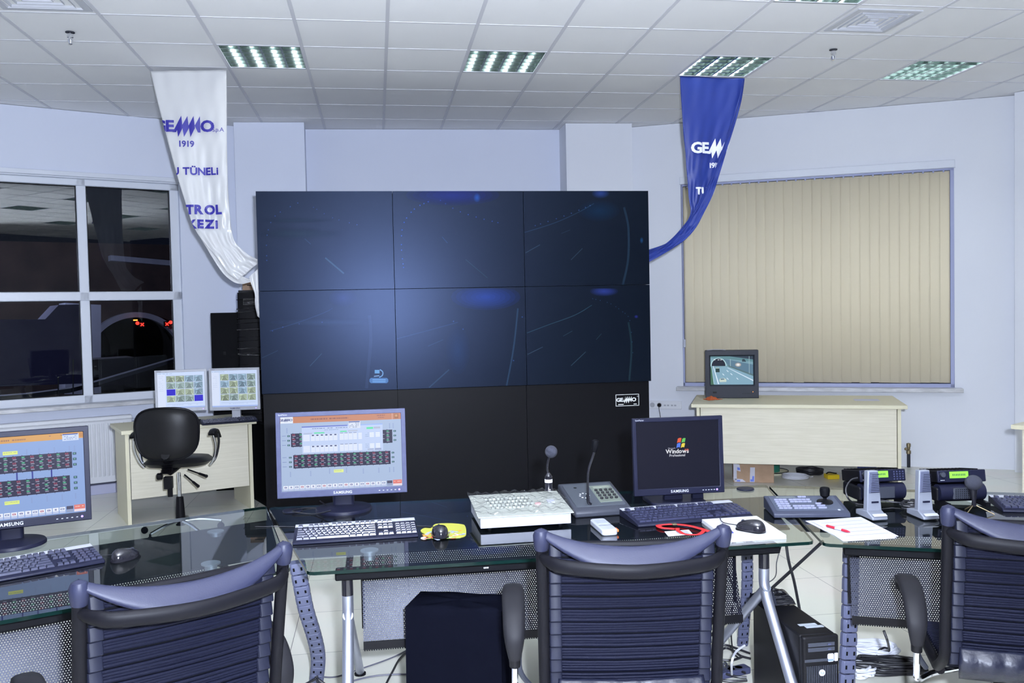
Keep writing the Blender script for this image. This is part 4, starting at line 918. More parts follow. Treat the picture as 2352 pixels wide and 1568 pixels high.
def keyboard(name, label, loc, rz, W=0.47, D=0.175, strip=True, group='computer keyboards on the glass desks', T0=None):
    t = thing(name, label, 'keyboard', loc, rz, group)
    b = MB(); prof = [(-D / 2, 0), (D / 2, 0), (D / 2, 0.030), (D / 2 - 0.02, 0.031), (-D / 2 + 0.012, 0.014), (-D / 2, 0.008)]
    b.prism([(y, z) for y, z in prof], -W / 2, W / 2, Matrix(((0, 0, 1, 0), (1, 0, 0, 0), (0, 1, 0, 0), (0, 0, 0, 1)))); b.build('case', NAVYP, t, bevel=0.003)
    sl = (0.031 - 0.014) / (D - 0.032)
    def zt(y): return 0.014 + sl * (y + D / 2 - 0.012) if y < D / 2 - 0.02 else 0.031
    if strip:
        b = MB(); y0, y1 = D / 2 - 0.036, D / 2 - 0.001
        b.add([(-W / 2 + .001, y0, zt(y0) + .0008), (W / 2 - .001, y0, zt(y0) + .0008), (W / 2 - .001, y1, .0325), (-W / 2 + .001, y1, .0325), (-W / 2 + .001, y0, zt(y0) - .004), (W / 2 - .001, y0, zt(y0) - .004), (W / 2 - .001, y1, .025), (-W / 2 + .001, y1, .025)], [(0, 1, 2, 3), (0, 4, 5, 1), (1, 5, 6, 2), (3, 2, 6, 7), (0, 3, 7, 4)]); b.build('top_strip', SILVER, t, smooth=0)
    u = (W - 0.02) / 22.6; kd = (D - 0.042) / 6.4
    def key(mb, cx, cy, w_, d_):
        z = zt(cy); h = 0.0075; a, c = w_ / 2, d_ / 2; p = 0.0024
        vs = [(cx - a, cy - c, z), (cx + a, cy - c, z), (cx + a, cy + c, z), (cx - a, cy + c, z), (cx - a + p, cy - c + p * .9, z + h), (cx + a - p, cy - c + p * .9, z + h), (cx + a - p, cy + c - p * .5, z + h + .0006), (cx - a + p, cy + c - p * .5, z + h + .0006)]
        mb.add(vs, [(4, 5, 6, 7), (0, 1, 5, 4), (1, 2, 6, 5), (2, 3, 7, 6), (3, 0, 4, 7)])
    def cy(r): return -D / 2 + 0.016 + kd * (r + 0.45)
    groups = {'letter_keys': [], 'function_keys': [], 'navigation_keys': [], 'number_pad': []}
    x0 = -W / 2 + 0.012
    rows = [[1.25, 1.25, 1.25, 6.2, 1.25, 1.25, 1.25, 1.3], [2.2] + [1] * 10 + [2.8], [1.75] + [1] * 11 + [2.25], [1.5] + [1] * 12 + [1.5], [1] * 13 + [2]]
    for r_, ks in enumerate(rows):
        x = x0
        for k in ks: groups['letter_keys'].append((x + k * u / 2, cy(r_), k * u - .0016, kd - .0014)); x += k * u
    for g in range(4):
        for k in range(1 if g == 0 else 4):
            xx = x0 + (0 if g == 0 else (2 + (g - 1) * 4.5 + k)) * u; groups['function_keys'].append((xx + u / 2, cy(5.5), u - .0016, kd - .0014))
    nx = x0 + 15.4 * u
    for k in range(3): groups['navigation_keys'] += [(nx + (k + .5) * u, cy(5.5), u - .0016, kd - .0014), (nx + (k + .5) * u, cy(4), u - .0016, kd - .0014), (nx + (k + .5) * u, cy(3), u - .0016, kd - .0014), (nx + (k + .5) * u, cy(0), u - .0016, kd - .0014)]
    groups['navigation_keys'].append((nx + 1.5 * u, cy(1), u - .0016, kd - .0014))
    px = nx + 3.4 * u
    for r_ in range(5):
        for k in range(4): groups['number_pad'].append((px + (k + .5) * u, cy(r_), u - .0016, kd - .0014))
    for nm, L in groups.items():
        b = MB()
        for k in L: key(b, *k)
        b.build(nm, KEYM, t, smooth=0)
    return t
KEYM = mat('keyboard_keys', (0.022, 0.024, 0.050), 0.30, 0, 0.28)
def mouse(name, label, loc, rz, s=1.0, material=None, lead=None):
    t = thing(name, label, 'mouse', loc, rz)
    b = MB()
    def f(u, v):
        a = u * 2 * PI; h = math.sin(v * PI / 2); r = math.cos(v * PI / 2) ** 0.6 if v < 1 else 0.0
        x = math.cos(a) * 0.031 * r * (1 - 0.08 * math.sin(a)); y = math.sin(a) * 0.057 * r; return (x * s, y * s, 0.003 + h * 0.036 * s * (1 - 0.30 * (y / 0.057)) )
    b.grid(f, 28, 10, closed_u=True); b.build('shell', material or BLACKG, t, smooth=80)
    b = MB(); b.rbox((0, 0, 0.002), (0.058 * s, 0.108 * s, 0.004), 0.025 * s, n=6); b.build('underside', BLACKM, t)
    b = MB(); b.lathe([(0.0065, -0.003), (0.0068, 0), (0.0065, 0.003)], T=TR(0, 0.030 * s, 0.029 * s) @ RY(PI / 2), n=14); b.build('wheel', GREYP, t)
    if lead:
        M = world_of(t).inverted(); b = MB(); b.tube(smooth_path([(0, 0.054 * s, 0.012)] + [tuple(M @ Vector(p)) for p in lead], 6), 0.0018, 6); b.build('lead', CABB, t)
    return t

# ------------------------------------------------------------------ on the left beige table
SG = 'silver monitors on the left beige table'
monitor('monitor', 'silver monitor with camera grid and two blue tiles, above the office chair', (-1.747, 1.74, 0.837), 0.165, 0.409, 0.349, (.020, .020, .020, .030), LSILVER, art_cctv(0), 'slab', 0.0, zb=0.75, base_off=0.05, group=SG)
monitor('monitor', 'silver monitor with camera grid, the one touching the video wall edge', (-1.318, 1.74, 0.832), -0.061, 0.415, 0.356, (.020, .020, .020, .030), LSILVER, art_cctv(1), 'slab', 0.0, zb=0.75, base_off=0.05, group=SG)
TZ = 0.75
p = at_z(526, 966, TZ + .015); keyboard('keyboard', 'black and silver keyboard on the left beige table', (p.x, p.y + 0.0, TZ), 0.32, 0.44, 0.15, False)
p = at_z(452, 967, TZ + .02); mouse('computer_mouse', 'black mouse beside the keyboard on the left beige table', (p.x, p.y, TZ), 1.2, 0.9, BLACKS)

# ------------------------------------------------------------------ office chair in front of it
OC = thing('office_chair', 'black swivel chair with chrome arms at the left beige table', 'chair', (-1.60, 0.92, 0), 0.0)
def sup(a, n=2.6):
    c, s = math.cos(a), math.sin(a); return (math.copysign(abs(c) ** (2 / n), c), math.copysign(abs(s) ** (2 / n), s))
ox, oy = -1.60, 0.92
def oc(px, py, y): q = at_y(px, py, oy + y); return Vector((q.x - ox, y, q.z))
bc = oc(380, 997, -0.20); bw, bh = 0.222, 0.188
b = MB()
def fb(u, v, side=1):
    a = u * 2 * PI; cx_, cz_ = sup(a, 3.0); r = v
    return (bc.x + cx_ * bw * r * (1 + 0.05 * cz_), bc.y - 0.035 * math.sqrt(max(0, 1 - r ** 4)) * side + 0.05 * (r * cx_) ** 2, bc.z + cz_ * bh * r)
b.grid(lambda u, v: fb(u, v, 1), 40, 8, closed_u=True); b.grid(lambda u, v: fb(u, v, -1), 40, 8, closed_u=True); b.build('backrest', BELEATH, OC, smooth=80)
b = MB(); b.tube([tuple(Vector(fb(k / 40, 1.0)) + Vector((0, 0.0, 0))) for k in range(40)], 0.009, 8, closed=True); b.build('backrest_piping', BLACKS, OC)
sc_ = oc(411, 1058, 0.02)
b = MB()
def fs_(u, v, top=1):
    a = u * 2 * PI; cx_, cy_ = sup(a, 3.2); return (sc_.x + cx_ * 0.24 * v, 0.03 + cy_ * 0.23 * v, sc_.z + top * 0.042 * math.sqrt(max(0, 1 - v ** 4)) - 0.01 * cy_)
b.grid(lambda u, v: fs_(u, v, 1), 40, 7, closed_u=True); b.grid(lambda u, v: fs_(u, v, -1), 40, 7, closed_u=True); b.build('seat', BELEATH, OC, smooth=80)
b = MB(); q1, q2, q3 = oc(383, 1050, -0.17), oc(390, 1085, -0.14), oc(412, 1068, -0.02); b.tube([bc + Vector((0, -.03, -.15)), q1, q2], [0.03, 0.034, 0.028], 10)
for k in range(7): b.lathe([(0.030, 0), (0.040, 0.006), (0.030, 0.012)], (q1.x + 0.004 * k - 0.01, q1.y + 0.002, q2.z + 0.0 + k * 0.0145), 14)
b.tube([q2, q3], 0.022, 8); b.build('back_bracket', BLACKS, OC)
b = MB(); q = oc(387, 1108, -0.14); b.box((q.x, q.y, q.z), (0.06, 0.05, 0.09)); b.box((q.x + 0.01, q.y, q.z - 0.07), (0.035, 0.02, 0.07)); b.build('height_bracket', BLACKS, OC, bevel=0.004)
b = MB(); q = oc(367, 1094, -0.15); b.lathe([(0.02, -0.02), (0.025, -0.014), (0.025, 0.014), (0.02, 0.02)], T=TR(q) @ RY(PI / 2), n=16); b.build('knob', BLACKS, OC)
for (a, c) in (((432, 1078), (474, 1093)), ((424, 1090), (455, 1116))):
    qa, qc = oc(*a, 0.0), oc(*c, -0.12); b = MB(); b.tube([qa, qc], 0.006, 8); b.tube([qa.lerp(qc, .62), qc], [0.009, 0.011], 8); b.ball(qc, 0.012, 8); b.build('lever', BLACKS, OC)
zc = oc(411, 1085, 0.0); zb_ = oc(413, 1130, 0.0)
b = MB(); b.tube([(zc.x, 0, zc.z), (zc.x, 0, 0.20)], 0.0135, 16); b.build('gas_strut', CHROME, OC)
b = MB(); b.lathe([(0.034, 0.07), (0.034, 0.16), (0.026, 0.28), (0.020, 0.285)], (zc.x, 0, 0), 20); b.build('strut_cover', BLACKS, OC)
for k in range(5):
    a = 2 * PI * k / 5 + 0.35; d = Vector((math.cos(a), math.sin(a), 0)); c0 = Vector((zc.x, 0, 0))
    b = MB(); b.tube(smooth_path([c0 + Vector((0, 0, .10)), c0 + d * 0.14 + Vector((0, 0, .095)), c0 + d * 0.29 + Vector((0, 0, .065))], 4), 0.014, 8); lg = b.build('base_leg', CHROME, OC)
    b = MB(); e = c0 + d * 0.29; b.lathe([(0.020, -.008), (0.026, -.006), (0.026, .006), (0.020, .008)], T=TR(e.x, e.y, 0.026) @ RZ(a) @ RX(PI / 2), n=16); b.tube([e + Vector((0, 0, .03)), e + Vector((0, 0, .068))], 0.008, 8); b.build('castor', BLACKS, lg)
for sx in (-1, 1):
    xa = sc_.x + sx * 0.275; zt_ = oc(480, 990, -0.02).z
    b = MB(); b.grid(lambda u, v: (xa + (v - .5) * 0.052, -0.16 + u * 0.25, zt_ + 0.028 * math.sin(PI * min(1, u * 1.1) ** .8) - 0.05 * u ** 4 - (v - .5) ** 2 * 0.03), 16, 6); b.grid(lambda u, v: (xa + (v - .5) * 0.052, -0.16 + u * 0.25, zt_ - 0.014 + 0.028 * math.sin(PI * min(1, u * 1.1) ** .8) - 0.05 * u ** 4), 16, 6)
    b.build('armrest', BELEATH, OC, smooth=80)
    b = MB(); b.tube(smooth_path([(xa, -0.13, zt_), (xa + sx * 0.012, -0.09, zt_ - 0.10), (xa - sx * 0.01, -0.05, sc_.z + .02), (xa - sx * .04, -0.03, sc_.z - .03)], 6), 0.009, 8)
    b.tube(smooth_path([(xa, 0.05, zt_ + .0), (xa + sx * 0.012, 0.05, zt_ - 0.09), (xa - sx * 0.008, 0.03, sc_.z + .02), (xa - sx * .04, 0.0, sc_.z - .03)], 6), 0.009, 8); b.build('arm_tube', CHROME, OC)

# ================================================================== RIGHT SIDE
table('side_table', 'long beige laminate table under the blind, carrying the tube monitor', (2.640, 1.625), (4.285, 0.905), 0.85, 0.75, 2, 0.215, 0.06, 0.032)
# CRT
cr = thing('tube_monitor', 'dark grey tube monitor showing a tunnel road, on the right-hand table', 'monitor', (3.175, 1.98, 0.75), -0.34)
cw, ch = 0.487, 0.452; b = MB(); bz = 0.036
z0_, z1_ = 0.115, ch - 0.045; xh = cw / 2 - bz
vs = [(-cw / 2, 0, 0), (cw / 2, 0, 0), (cw / 2, 0, ch), (-cw / 2, 0, ch), (-xh, 0, z0_), (xh, 0, z0_), (xh, 0, z1_), (-xh, 0, z1_), (-xh + .012, 0.02, z0_ + .012), (xh - .012, 0.02, z0_ + .012), (xh - .012, 0.02, z1_ - .012), (-xh + .012, 0.02, z1_ - .012), (-cw / 2, .12, 0), (cw / 2, .12, 0), (cw / 2, .12, ch), (-cw / 2, .12, ch)]
b.add(vs, [(k, (k + 1) % 4, 4 + (k + 1) % 4, 4 + k) for k in range(4)] + [(4 + k, 4 + (k + 1) % 4, 8 + (k + 1) % 4, 8 + k) for k in range(4)] + [(k, 12 + k, 12 + (k + 1) % 4, (k + 1) % 4) for k in range(4)] + [(12, 15, 14, 13)]); b.build('front_case', GREYP, cr, bevel=0.004)
b = MB(); b.prism([(-cw / 2 + .01, 0.005), (cw / 2 - .01, 0.005), (cw / 2 - .01, ch - .01), (-cw / 2 + .01, ch - .01)], 0, 0.32, TR(0, 0.12, 0) @ RX(PI / 2) @ Matrix.Diagonal((1, 1, -1, 1)), top=0.72); b.build('rear_case', GREYP, cr, bevel=0.006)
sw, sh = 2 * xh - 0.024, z1_ - z0_ - .024
def crt(mb, T, W, H):
    def q(pts, col, lay): mb.cquad([((x - .5) * W, -lay * .0002, (.5 - y) * H) for x, y in pts[::-1]], col, T)
    bl_ = (.18, .33, .40)
    q([(0, 0), (1, 0), (1, 1), (0, 1)], (.20, .36, .44), 0); q([(0, .42), (.35, .36), (.72, .50), (1, .70), (1, 1), (0, 1)], (.24, .42, .54), 1)
    q([(.3, .08), (1, .30), (1, .68), (.45, .35), (.38, .25)], (.11, .21, .30), 2); q([(0, 0), (1, 0), (1, .2), (.3, .08), (0, .05)], (.12, .26, .30), 2); q([(.45, .0), (1, .0), (1, .12)], (.03, .05, .08), 3)
    P = [(.02 + .17 + .19 * math.cos(a), .34 - .29 * math.sin(a)) for a in [PI - PI * k / 16 for k in range(17)]]; q(P, (.45, .68, .74), 4)
    P = [(.02 + .17 + .165 * math.cos(a), .34 - .265 * math.sin(a)) for a in [PI - PI * k / 16 for k in range(17)]]; q(P, (.010, .014, .03), 5)
    for x in (.075, .17, .23): q([(x, .115), (x + .04, .11), (x + .04, .13), (x, .135)], (.9, .95, 1), 6)
    q([(.055, .34), (.07, .34), (.20, .98), (.17, .98)], (.75, .88, 1), 6); q([(.02, .36), (.03, .36), (.09, .98), (.07, .98)], (.4, .6, .7), 6)
    q([(.39, .40), (.41, .40), (1, .84), (1, .88)], (.72, .85, 1), 6); q([(.37, .25), (.40, .30), (1, .64), (1, .70), (.43, .37)], (.10, .18, .20), 6)
    for (x, y) in ((.37, .49), (.46, .60), (.27, .61), (.37, .76), (.60, .76)): q([(x, y), (x + .02, y), (x + .06, y + .06), (x + .035, y + .06)], (.75, .88, 1), 6)
    q([(0, .35), (.03, .4), (.08, 1), (0, 1)], (.06, .16, .10), 5)
    q([(.12, .42), (.21, .42), (.215, .56), (.12, .56)], (.02, .05, .05), 7); q([(.12, .40), (.20, .40), (.205, .425), (.12, .425)], (.5, .65, .6), 8)
    q([(.20, .86), (.22, .78), (.32, .77), (.37, .82), (.37, .90), (.22, .91)], (.60, .70, .62), 7); q([(.23, .79), (.31, .785), (.33, .82), (.24, .83)], (.10, .18, .26), 8)
    for r_ in range(5): P = [(.65 + (.075 - .014 * r_) * math.cos(a), .30 + (.075 - .014 * r_) * math.sin(a)) for a in [2 * PI * k / 14 for k in range(14)]]; q(P[::-1], tuple(min(1.0, .3 + .16 * r_) for _ in range(3)), 9 + r_)  # flash glint painted into the picture as nested bright discs
    q([(.75, .10), (.80, .10), (.84, .20), (.74, .19)], (.03, .06, .08), 8); q([(.905, .0), (.915, .0), (.915, .62), (.905, .6)], (.4, .55, .6), 8); q([(.46, .10), (.475, .10), (.475, .36), (.46, .34)], (.35, .5, .55), 8)
b = MB(); crt(b, TR(0, 0.0195, (z0_ + z1_) / 2), sw, sh); b.build('screen', LCD, cr, smooth=0)
b = MB(); b.box((0.19, -0.0005, 0.06), (0.005, 0.003, 0.005)); b.build('power_light', LEDO, cr)
b = MB(); b.box((-0.16, -0.001, 0.055), (0.035, 0.003, 0.016)); b.build('nameplate', BLACKS, cr)
for k in range(5): b = MB(); b.box((0.10 + k * 0.018, -0.001, 0.045), (0.012, 0.003, 0.004)); b.build('button', BLACKS, cr, smooth=0)
T = thing('folded_paper', 'small sheet of white paper lying on top of the tube monitor', 'paper', world_of(cr) @ Vector((-0.14, 0.05, ch + 0.001)), -0.3); b = MB()
b.grid(lambda u, v: ((u - .5) * .17, (v - .5) * .08, 0.002 + 0.005 * math.sin(u * 3.1)), 8, 3); o = b.build('sheet', PAPER, T); so = o.modifiers.new('t', 'SOLIDIFY'); so.thickness = 0.002
p = at_z(1606, 903, 0.755); T = thing('orange_cloth', 'crumpled orange cloth beside the tube monitor', 'cloth', (2.95, 1.93, 0.751), 0.4); b = MB()
b.grid(lambda u, v: ((u - .5) * .17 * (1 - .4 * v), (v - .5) * .12, max(0.003, 0.03 * math.sin(PI * u) * math.sin(PI * v) + .006 * math.sin(u * 17) * math.cos(v * 13))), 16, 10); o = b.build('cloth', ORANGE, T, smooth=80); so = o.modifiers.new('t', 'SOLIDIFY'); so.thickness = 0.003; so.offset = -1
p = at_z(1990, 918, 0.752); T = thing('paper_sheet', 'single sheet of white paper on the right-hand beige table', 'paper', (p.x, p.y, 0.7505), -0.40); b = MB(); b.box((0, 0, 0.0008), (0.21, 0.15, 0.0014)); b.build('sheet', PAPER, T)
# under the table
T = thing('cardboard_box', 'brown cardboard box with torn blue and white tape under the right table', 'box', (3.305, 1.83, 0), -0.36)
b = MB(); b.box((0, 0, 0.145), (0.36, 0.30, 0.29)); b.build('carton', CARD, T, bevel=0.004)
b = MB(); yy = -0.1512
for poly in ([(-.18, .02), (-.15, .02), (-.15, .25), (-.18, .27)], [(-.155, .20), (-.115, .19), (-.12, .26), (-.155, .27)], [(-.15, .11), (-.115, .10), (-.125, .165), (-.15, .17)], [(-.17, .005), (-.07, .005), (-.10, .03), (-.17, .035)], [(-.035, .005), (.008, .005), (.012, .14), (-.03, .14)]): b.quad([(x, yy, z) for x, z in poly])
b.build('torn_tape', PAPER, T, smooth=0)
b = MB(); yy = -0.1516
for poly in ([(-.178, .20), (-.157, .20), (-.157, .25), (-.178, .255)], [(-.145, .115), (-.12, .112), (-.122, .135), (-.145, .14)], [(-.03, .01), (.002, .01), (.004, .06), (-.012, .06), (-.014, .03), (-.03, .03)], [(-.15, .008), (-.12, .008), (-.12, .022), (-.15, .022)]): b.quad([(x, yy, z) for x, z in poly])
b.build('tape_print', BLUEL, T, smooth=0)
T = thing('cardboard_box', 'plain cardboard box half hidden behind the black monitor, under the right table', 'box', (3.02, 2.14, 0), -0.3)
b = MB(); b.box((0, 0, 0.15), (0.22, 0.30, 0.30)); b.build('carton', CARD, T, bevel=0.004); b = MB(); b.box((0, 0, 0.301), (0.05, 0.3, 0.002)); b.build('closing_tape', BEIGE2, T)
def coil(name, label, c, rx, ry, n, r, m, seed, rz=0, tail=None, cat='cable', z=0.0, spread=0.02):
    R_ = random.Random(seed); t = thing(name, label, cat, (c[0], c[1], z), rz); b = MB(); pts = []
    for k in range(n * 14):
        a = 2 * PI * k / 14; q = 1 + R_.uniform(-spread, spread); pts.append((math.cos(a) * rx * q, math.sin(a) * ry * q, r + (k / 14 / n) * r * 1.6 * min(n, 5) + R_.uniform(0, r * .5)))
    if tail: pts += [tuple(x) for x in tail]
    b.tube(smooth_path(pts, 3), r, 7); b.build('coil', m, t); return t
coil('cable_coil', 'coil of white cable on the floor under the right table', (3.70, 1.78), 0.115, 0.10, 4, 0.005, CABW, 3, -0.3, spread=.06, tail=[(0.14, 0.03, 0.01), (0.17, 0.06, 0.008)])
coil('cable_coil', 'coil of black cable on the floor behind the white coil', (3.92, 1.93), 0.115, 0.10, 7, 0.0065, CABB, 4, -0.3, spread=.08)
T = thing('yellow_case', 'small yellow plastic case on the floor under the right table', 'case', (4.02, 1.70, 0), -0.1)
b = MB(); b.box((0, 0, 0.02), (0.11, 0.10, 0.04)); b.build('body', YELLOW, T, bevel=0.004); b = MB(); b.tube(smooth_path([(-.05, .0, .045), (-.02, .01, .055), (.03, -.01, .048), (.045, 0, .046)], 4), 0.006, 7); b.build('black_strap', BLACKS, T)
for (x, y, m, lb) in ((3.62, 2.13, GREEN, 'cable reel with green hub under the right table beside the cardboard box'), (4.42, 1.78, BLUEL, 'cable reel with violet hub under the right end of the right table')):
    T = thing('cable_reel', lb, 'cable reel', (x, y, 0.0), 0)
    b = MB(); b.lathe([(0.17, 0), (0.17, 0.012), (0.001, 0.012)], n=36); b.build('flange', BEIGE2, T)
    b = MB(); b.lathe([(0.085, 0.012), (0.085, 0.10), (0.001, 0.10)], n=28); b.build('hub', m, T)
    b = MB(); b.tube([(math.cos(k * .35) * .165, math.sin(k * .35) * .165, .018) for k in range(18)], 0.004, 6, closed=True); b.build('wire', CABB, T)
# table end at the right-hand frame edge
T = thing('side_table', 'end of another beige laminate table cut by the right frame edge', 'table', (4.245, -0.385, 0), -1.014)
b = MB(); b.box((0.60, 0.40, 0.735), (1.20, 0.80, 0.03)); b.build('table_top', BEIGE2, T, bevel=0.003)
b = MB(); b.box((0.07, 0.40, 0.36), (0.03, 0.70, 0.72)); b.build('side_panel', BEIGE, T, bevel=0.002)
b = MB(); b.box((0.60, 0.10, 0.45), (1.0, 0.02, 0.54)); b.build('back_panel', BEIGE, T, bevel=0.002)

# ================================================================== THE THREE GLASS DESKS
DZ = 0.74
def desk(label, nl, nr, fr_, fl_, panel=(-0.75, 0.74), legs=(-1, 1), legx=0.80):
    nl, nr, fr_, fl_ = [Vector((*q, 0)) for q in (nl, nr, fr_, fl_)]
    mid = (nl + nr) / 2; rz = math.atan2(nr.y - nl.y, nr.x - nl.x)
    t = thing('glass_desk', label, 'desk', (mid.x, mid.y, 0), rz, 'glass operator desks')
    M = world_of(t).inverted(); P = [M @ q for q in (nl, nr, fr_, fl_)]
    # clipped, slightly rounded corners
    poly = []
    for k in range(4):
        a, c, e = P[k - 1], P[k], P[(k + 1) % 4]; d1 = (a - c).normalized(); d2 = (e - c).normalized()
        poly += [c + d1 * 0.022, c + (d1 + d2) * 0.0065, c + d2 * 0.022]
    b = MB(); n = len(poly); top = [(q.x, q.y, DZ) for q in poly]; bot = [(q.x, q.y, DZ - 0.012) for q in poly]
    b.add(top + bot, [tuple(range(n)), tuple(range(n, 2 * n))[::-1]]); b.mi = 1
    b.add(top + bot, [(k, n + k, n + (k + 1) % n, (k + 1) % n) for k in range(n)]); b.build('glass_top', [DGLASS, GEDGE], t, smooth=0)
    b = MB(); b.box((0, 0.135, 0.688), (1.68, 0.06, 0.035)); b.build('front_beam', BLACKM, t, bevel=0.006)
    b = MB(); b.box((0, 0.86, 0.675), (1.85, 0.05, 0.035)); b.build('rear_beam', BLACKM, t, bevel=0.006)
    b = MB(); q0, q1 = 0.33, 0.93; hw = lambda y: 0.90 + (y / 1.06) * 0.27
    b.prism([(-hw(q0), q0), (hw(q0), q0), (hw(q1), q1), (-hw(q1), q1)], 0.700, 0.706); b.build('cable_tray', TRAY, t, smooth=0)
    for (x, y) in ((-0.72, 0.30), (0.72, 0.30), (-0.86, 0.78), (0.86, 0.78)):
        b = MB(); b.lathe([(0.034, 0.7275), (0.034, 0.722), (0.022, 0.718), (0.022, 0.69), (0.001, 0.69)], (x, y, 0), 24); b.build('glass_support', STEEL, t)
    for sx in legs:
        x = sx * legx
        b = MB(); b.tube([(x, 0.17, 0.675), (x, 0.17, 0.60)], 0.021, 14); b.tube([(x, 0.17, 0.66), (x, 0.75, 0.675)], 0.014, 8); b.build('leg_joint', BLACKG, t)
        b = MB(); b.tube(smooth_path([(x, 0.17, 0.61), (x, 0.17, 0.54), (x, 0.14, 0.48)], 5) + [Vector((x - sx * 0.0, -0.08, 0.22))], [0.0205] * 11 + [0.0205], 16)
        b.tube([(x, -0.07, 0.235), (x, -0.10, 0.20)], [0.0215, 0.0235], 16); b.tube([(x, -0.10, 0.20), (x, -0.245, 0.012)], 0.0235, 16); lg = b.build('front_leg', STEEL, t)
        b = MB(); rf = (x + .01, .92) if sx < 0 else (x - .09, .68); b.tube([(x, 0.15, 0.53), (rf[0], rf[1], 0.014)], [0.019, 0.019], 16); b.build('rear_leg', STEEL, t)
        for (fx, fy) in ((x, -0.25), rf):
            b = MB(); b.lathe([(0.026, 0), (0.026, 0.008), (0.012, 0.014), (0.012, 0.02)], (fx, fy, 0), 18); b.build('foot', BLACKS, t)
    x0, x1 = panel; b = MB(); H = 0.31
    def pf(u, v):
        z = 0.705 - H * v; y = 0.325 - 0.10 * max(0, v - 0.15) ** 1.35; return (x0 + (x1 - x0) * u, y, z)
    b.grid(pf, 4, 14, uvf=lambda u, v: ((x1 - x0) * u, 0.33 * v)); pn = b.build('modesty_panel', PERF, t, smooth=80); pn['label'] = 'perforated black steel modesty panel'
    e = pf(0, 1); b = MB(); b.box(((x0 + x1) / 2, e[1] - .004, e[2] - 0.014), (x1 - x0, 0.006, 0.03))
    nn = int((x1 - x0) / 0.0088)
    for k in range(nn): b.box((x0 + (k + .5) * 0.0088, e[1] - .004, e[2] - 0.031), (0.0050, 0.005, 0.005))
    b.build('panel_hem', BLACKS, t, smooth=0)
    for xx in (x0, x1): b = MB(); b.box((xx, 0.322, 0.56), (0.012, 0.012, 0.28)); b.build('panel_edge', BLACKS, t, bevel=0.002)
    return t
dc = desk('middle glass desk, the one directly facing the video wall', (-0.377, -2.907), (1.472, -2.921), (1.753, -1.886), (-0.635, -1.807))
dl = desk('left glass desk, angled, with the big black widescreen monitor', (-2.115, -3.60), (-0.439, -2.851), (-0.651, -1.775), (-2.83, -2.77))
dr = desk('right glass desk, angled, carrying the two radios', (1.491, -2.957), (3.17, -3.70), (3.95, -2.87), (1.759, -1.899), panel=(-0.80, 0.74), legs=(1,))
p = at_y(1117, 1300, -2.815); b = MB(); M = TR(p.x, -2.806, 0.688) @ FRONT; b.box((0, 0, 0), (0.026, 0.014, 0.001), M); o = b.build('sticker', BLUEL, dc, smooth=0, world=True)
b = MB(); text(b, 'ooo', 0.012, M @ TR(0, 0, 0.001)); b.build('sticker_print', PWHITE, o, smooth=0).parent = o
o2 = [c for c in bpy.data.objects if c.name == 'sticker_print'][0]; o2.matrix_parent_inverse = Matrix.Identity(4)
for v in o2.data.vertices: v.co = world_of(dc).inverted() @ v.co

def spine(label, pts, w):
    base = Vector(pts[-1]); t = thing('cable_spine', label, 'cable duct', (base.x, base.y, 0), 0, 'flexible grey cable spines')
    P = smooth_path(pts, 8); L = [0]
    for a, c in zip(P, P[1:]): L.append(L[-1] + (c - a).length)
    n = max(6, int(L[-1] / (w * 0.83))); 
    def atl(s):
        for k in range(len(P) - 1):
            if L[k + 1] >= s: f = (s - L[k]) / (L[k + 1] - L[k]); return P[k].lerp(P[k + 1], f)
        return P[-1]
    for k in range(n):
        a = atl(L[-1] * k / n); c = atl(L[-1] * (k + 0.9) / n); d = (a - c).normalized(); x = Vector((0, 1, 0)).cross(d).normalized() * -1; y = d.cross(x)
        if x.x < 0: x = -x; y = -y
        b = MB(); hh = (a - c).length; m_ = (a + c) / 2
        def pt(u, v, s): return m_ + x * u * s + y * v * s + Vector((0, 0, 0))
        ring_ = [(-.5, -.15), (-.36, -.30), (.36, -.30), (.5, -.15), (.5, .15), (.36, .30), (-.36, .30), (-.5, .15)]
        rows = [(0.5, 0.92), (0.32, 1.0), (-0.5, 1.0)]
        vs = []
        for (h_, s_) in rows: vs += [m_ + d * (hh * h_) + x * (u * w * s_) + y * (v * w * s_) for u, v in ring_]
        fs = []
        for r_ in range(2):
            for q in range(8): fs.append((r_ * 8 + q, r_ * 8 + (q + 1) % 8, (r_ + 1) * 8 + (q + 1) % 8, (r_ + 1) * 8 + q))
        fs += [tuple(range(8))[::-1], tuple(range(16, 24))]; b.add(vs, fs)
        lk = b.build('link', SPINE, t, smooth=30, bevel=0.0015, world=True)
        b = MB()
        for sx in (-1, 1):
            for sd in (-1, 1):
                cc = m_ + x * (w * .24 * sx) + y * (w * 0.302 * sd); b.add([cc + x * (i * w * .06) + d * (j * hh * .16) + y * (0.0006 * sd) for i, j in ((-1, -1), (1, -1), (1, 1), (-1, 1))], [(0, 1, 2, 3)])
        b.build('slots', BLACKM, lk, smooth=0, world=True)
        if k < n - 1:
            b = MB(); b.tube([c + d * .004, atl(L[-1] * (k + 1.05) / n)], w * .2, 8); b.build('hinge', NAVYP, lk, world=True)
    return t
spine('grey cable spine curving to the floor between the left and middle desks', [at_y(682, 1290, -2.45), at_y(692, 1345, -2.42), at_y(703, 1400, -2.35), at_y(722, 1462, -2.22), at_y(731, 1510, -2.12), at_y(727, 1562, -2.04)], 0.062)
spine('grey cable spine behind the right-hand legs of the middle desk', [at_y(1716, 1268, -2.15), at_y(1716, 1340, -2.12), at_y(1710, 1420, -2.05), at_y(1704, 1500, -2.0)], 0.052)
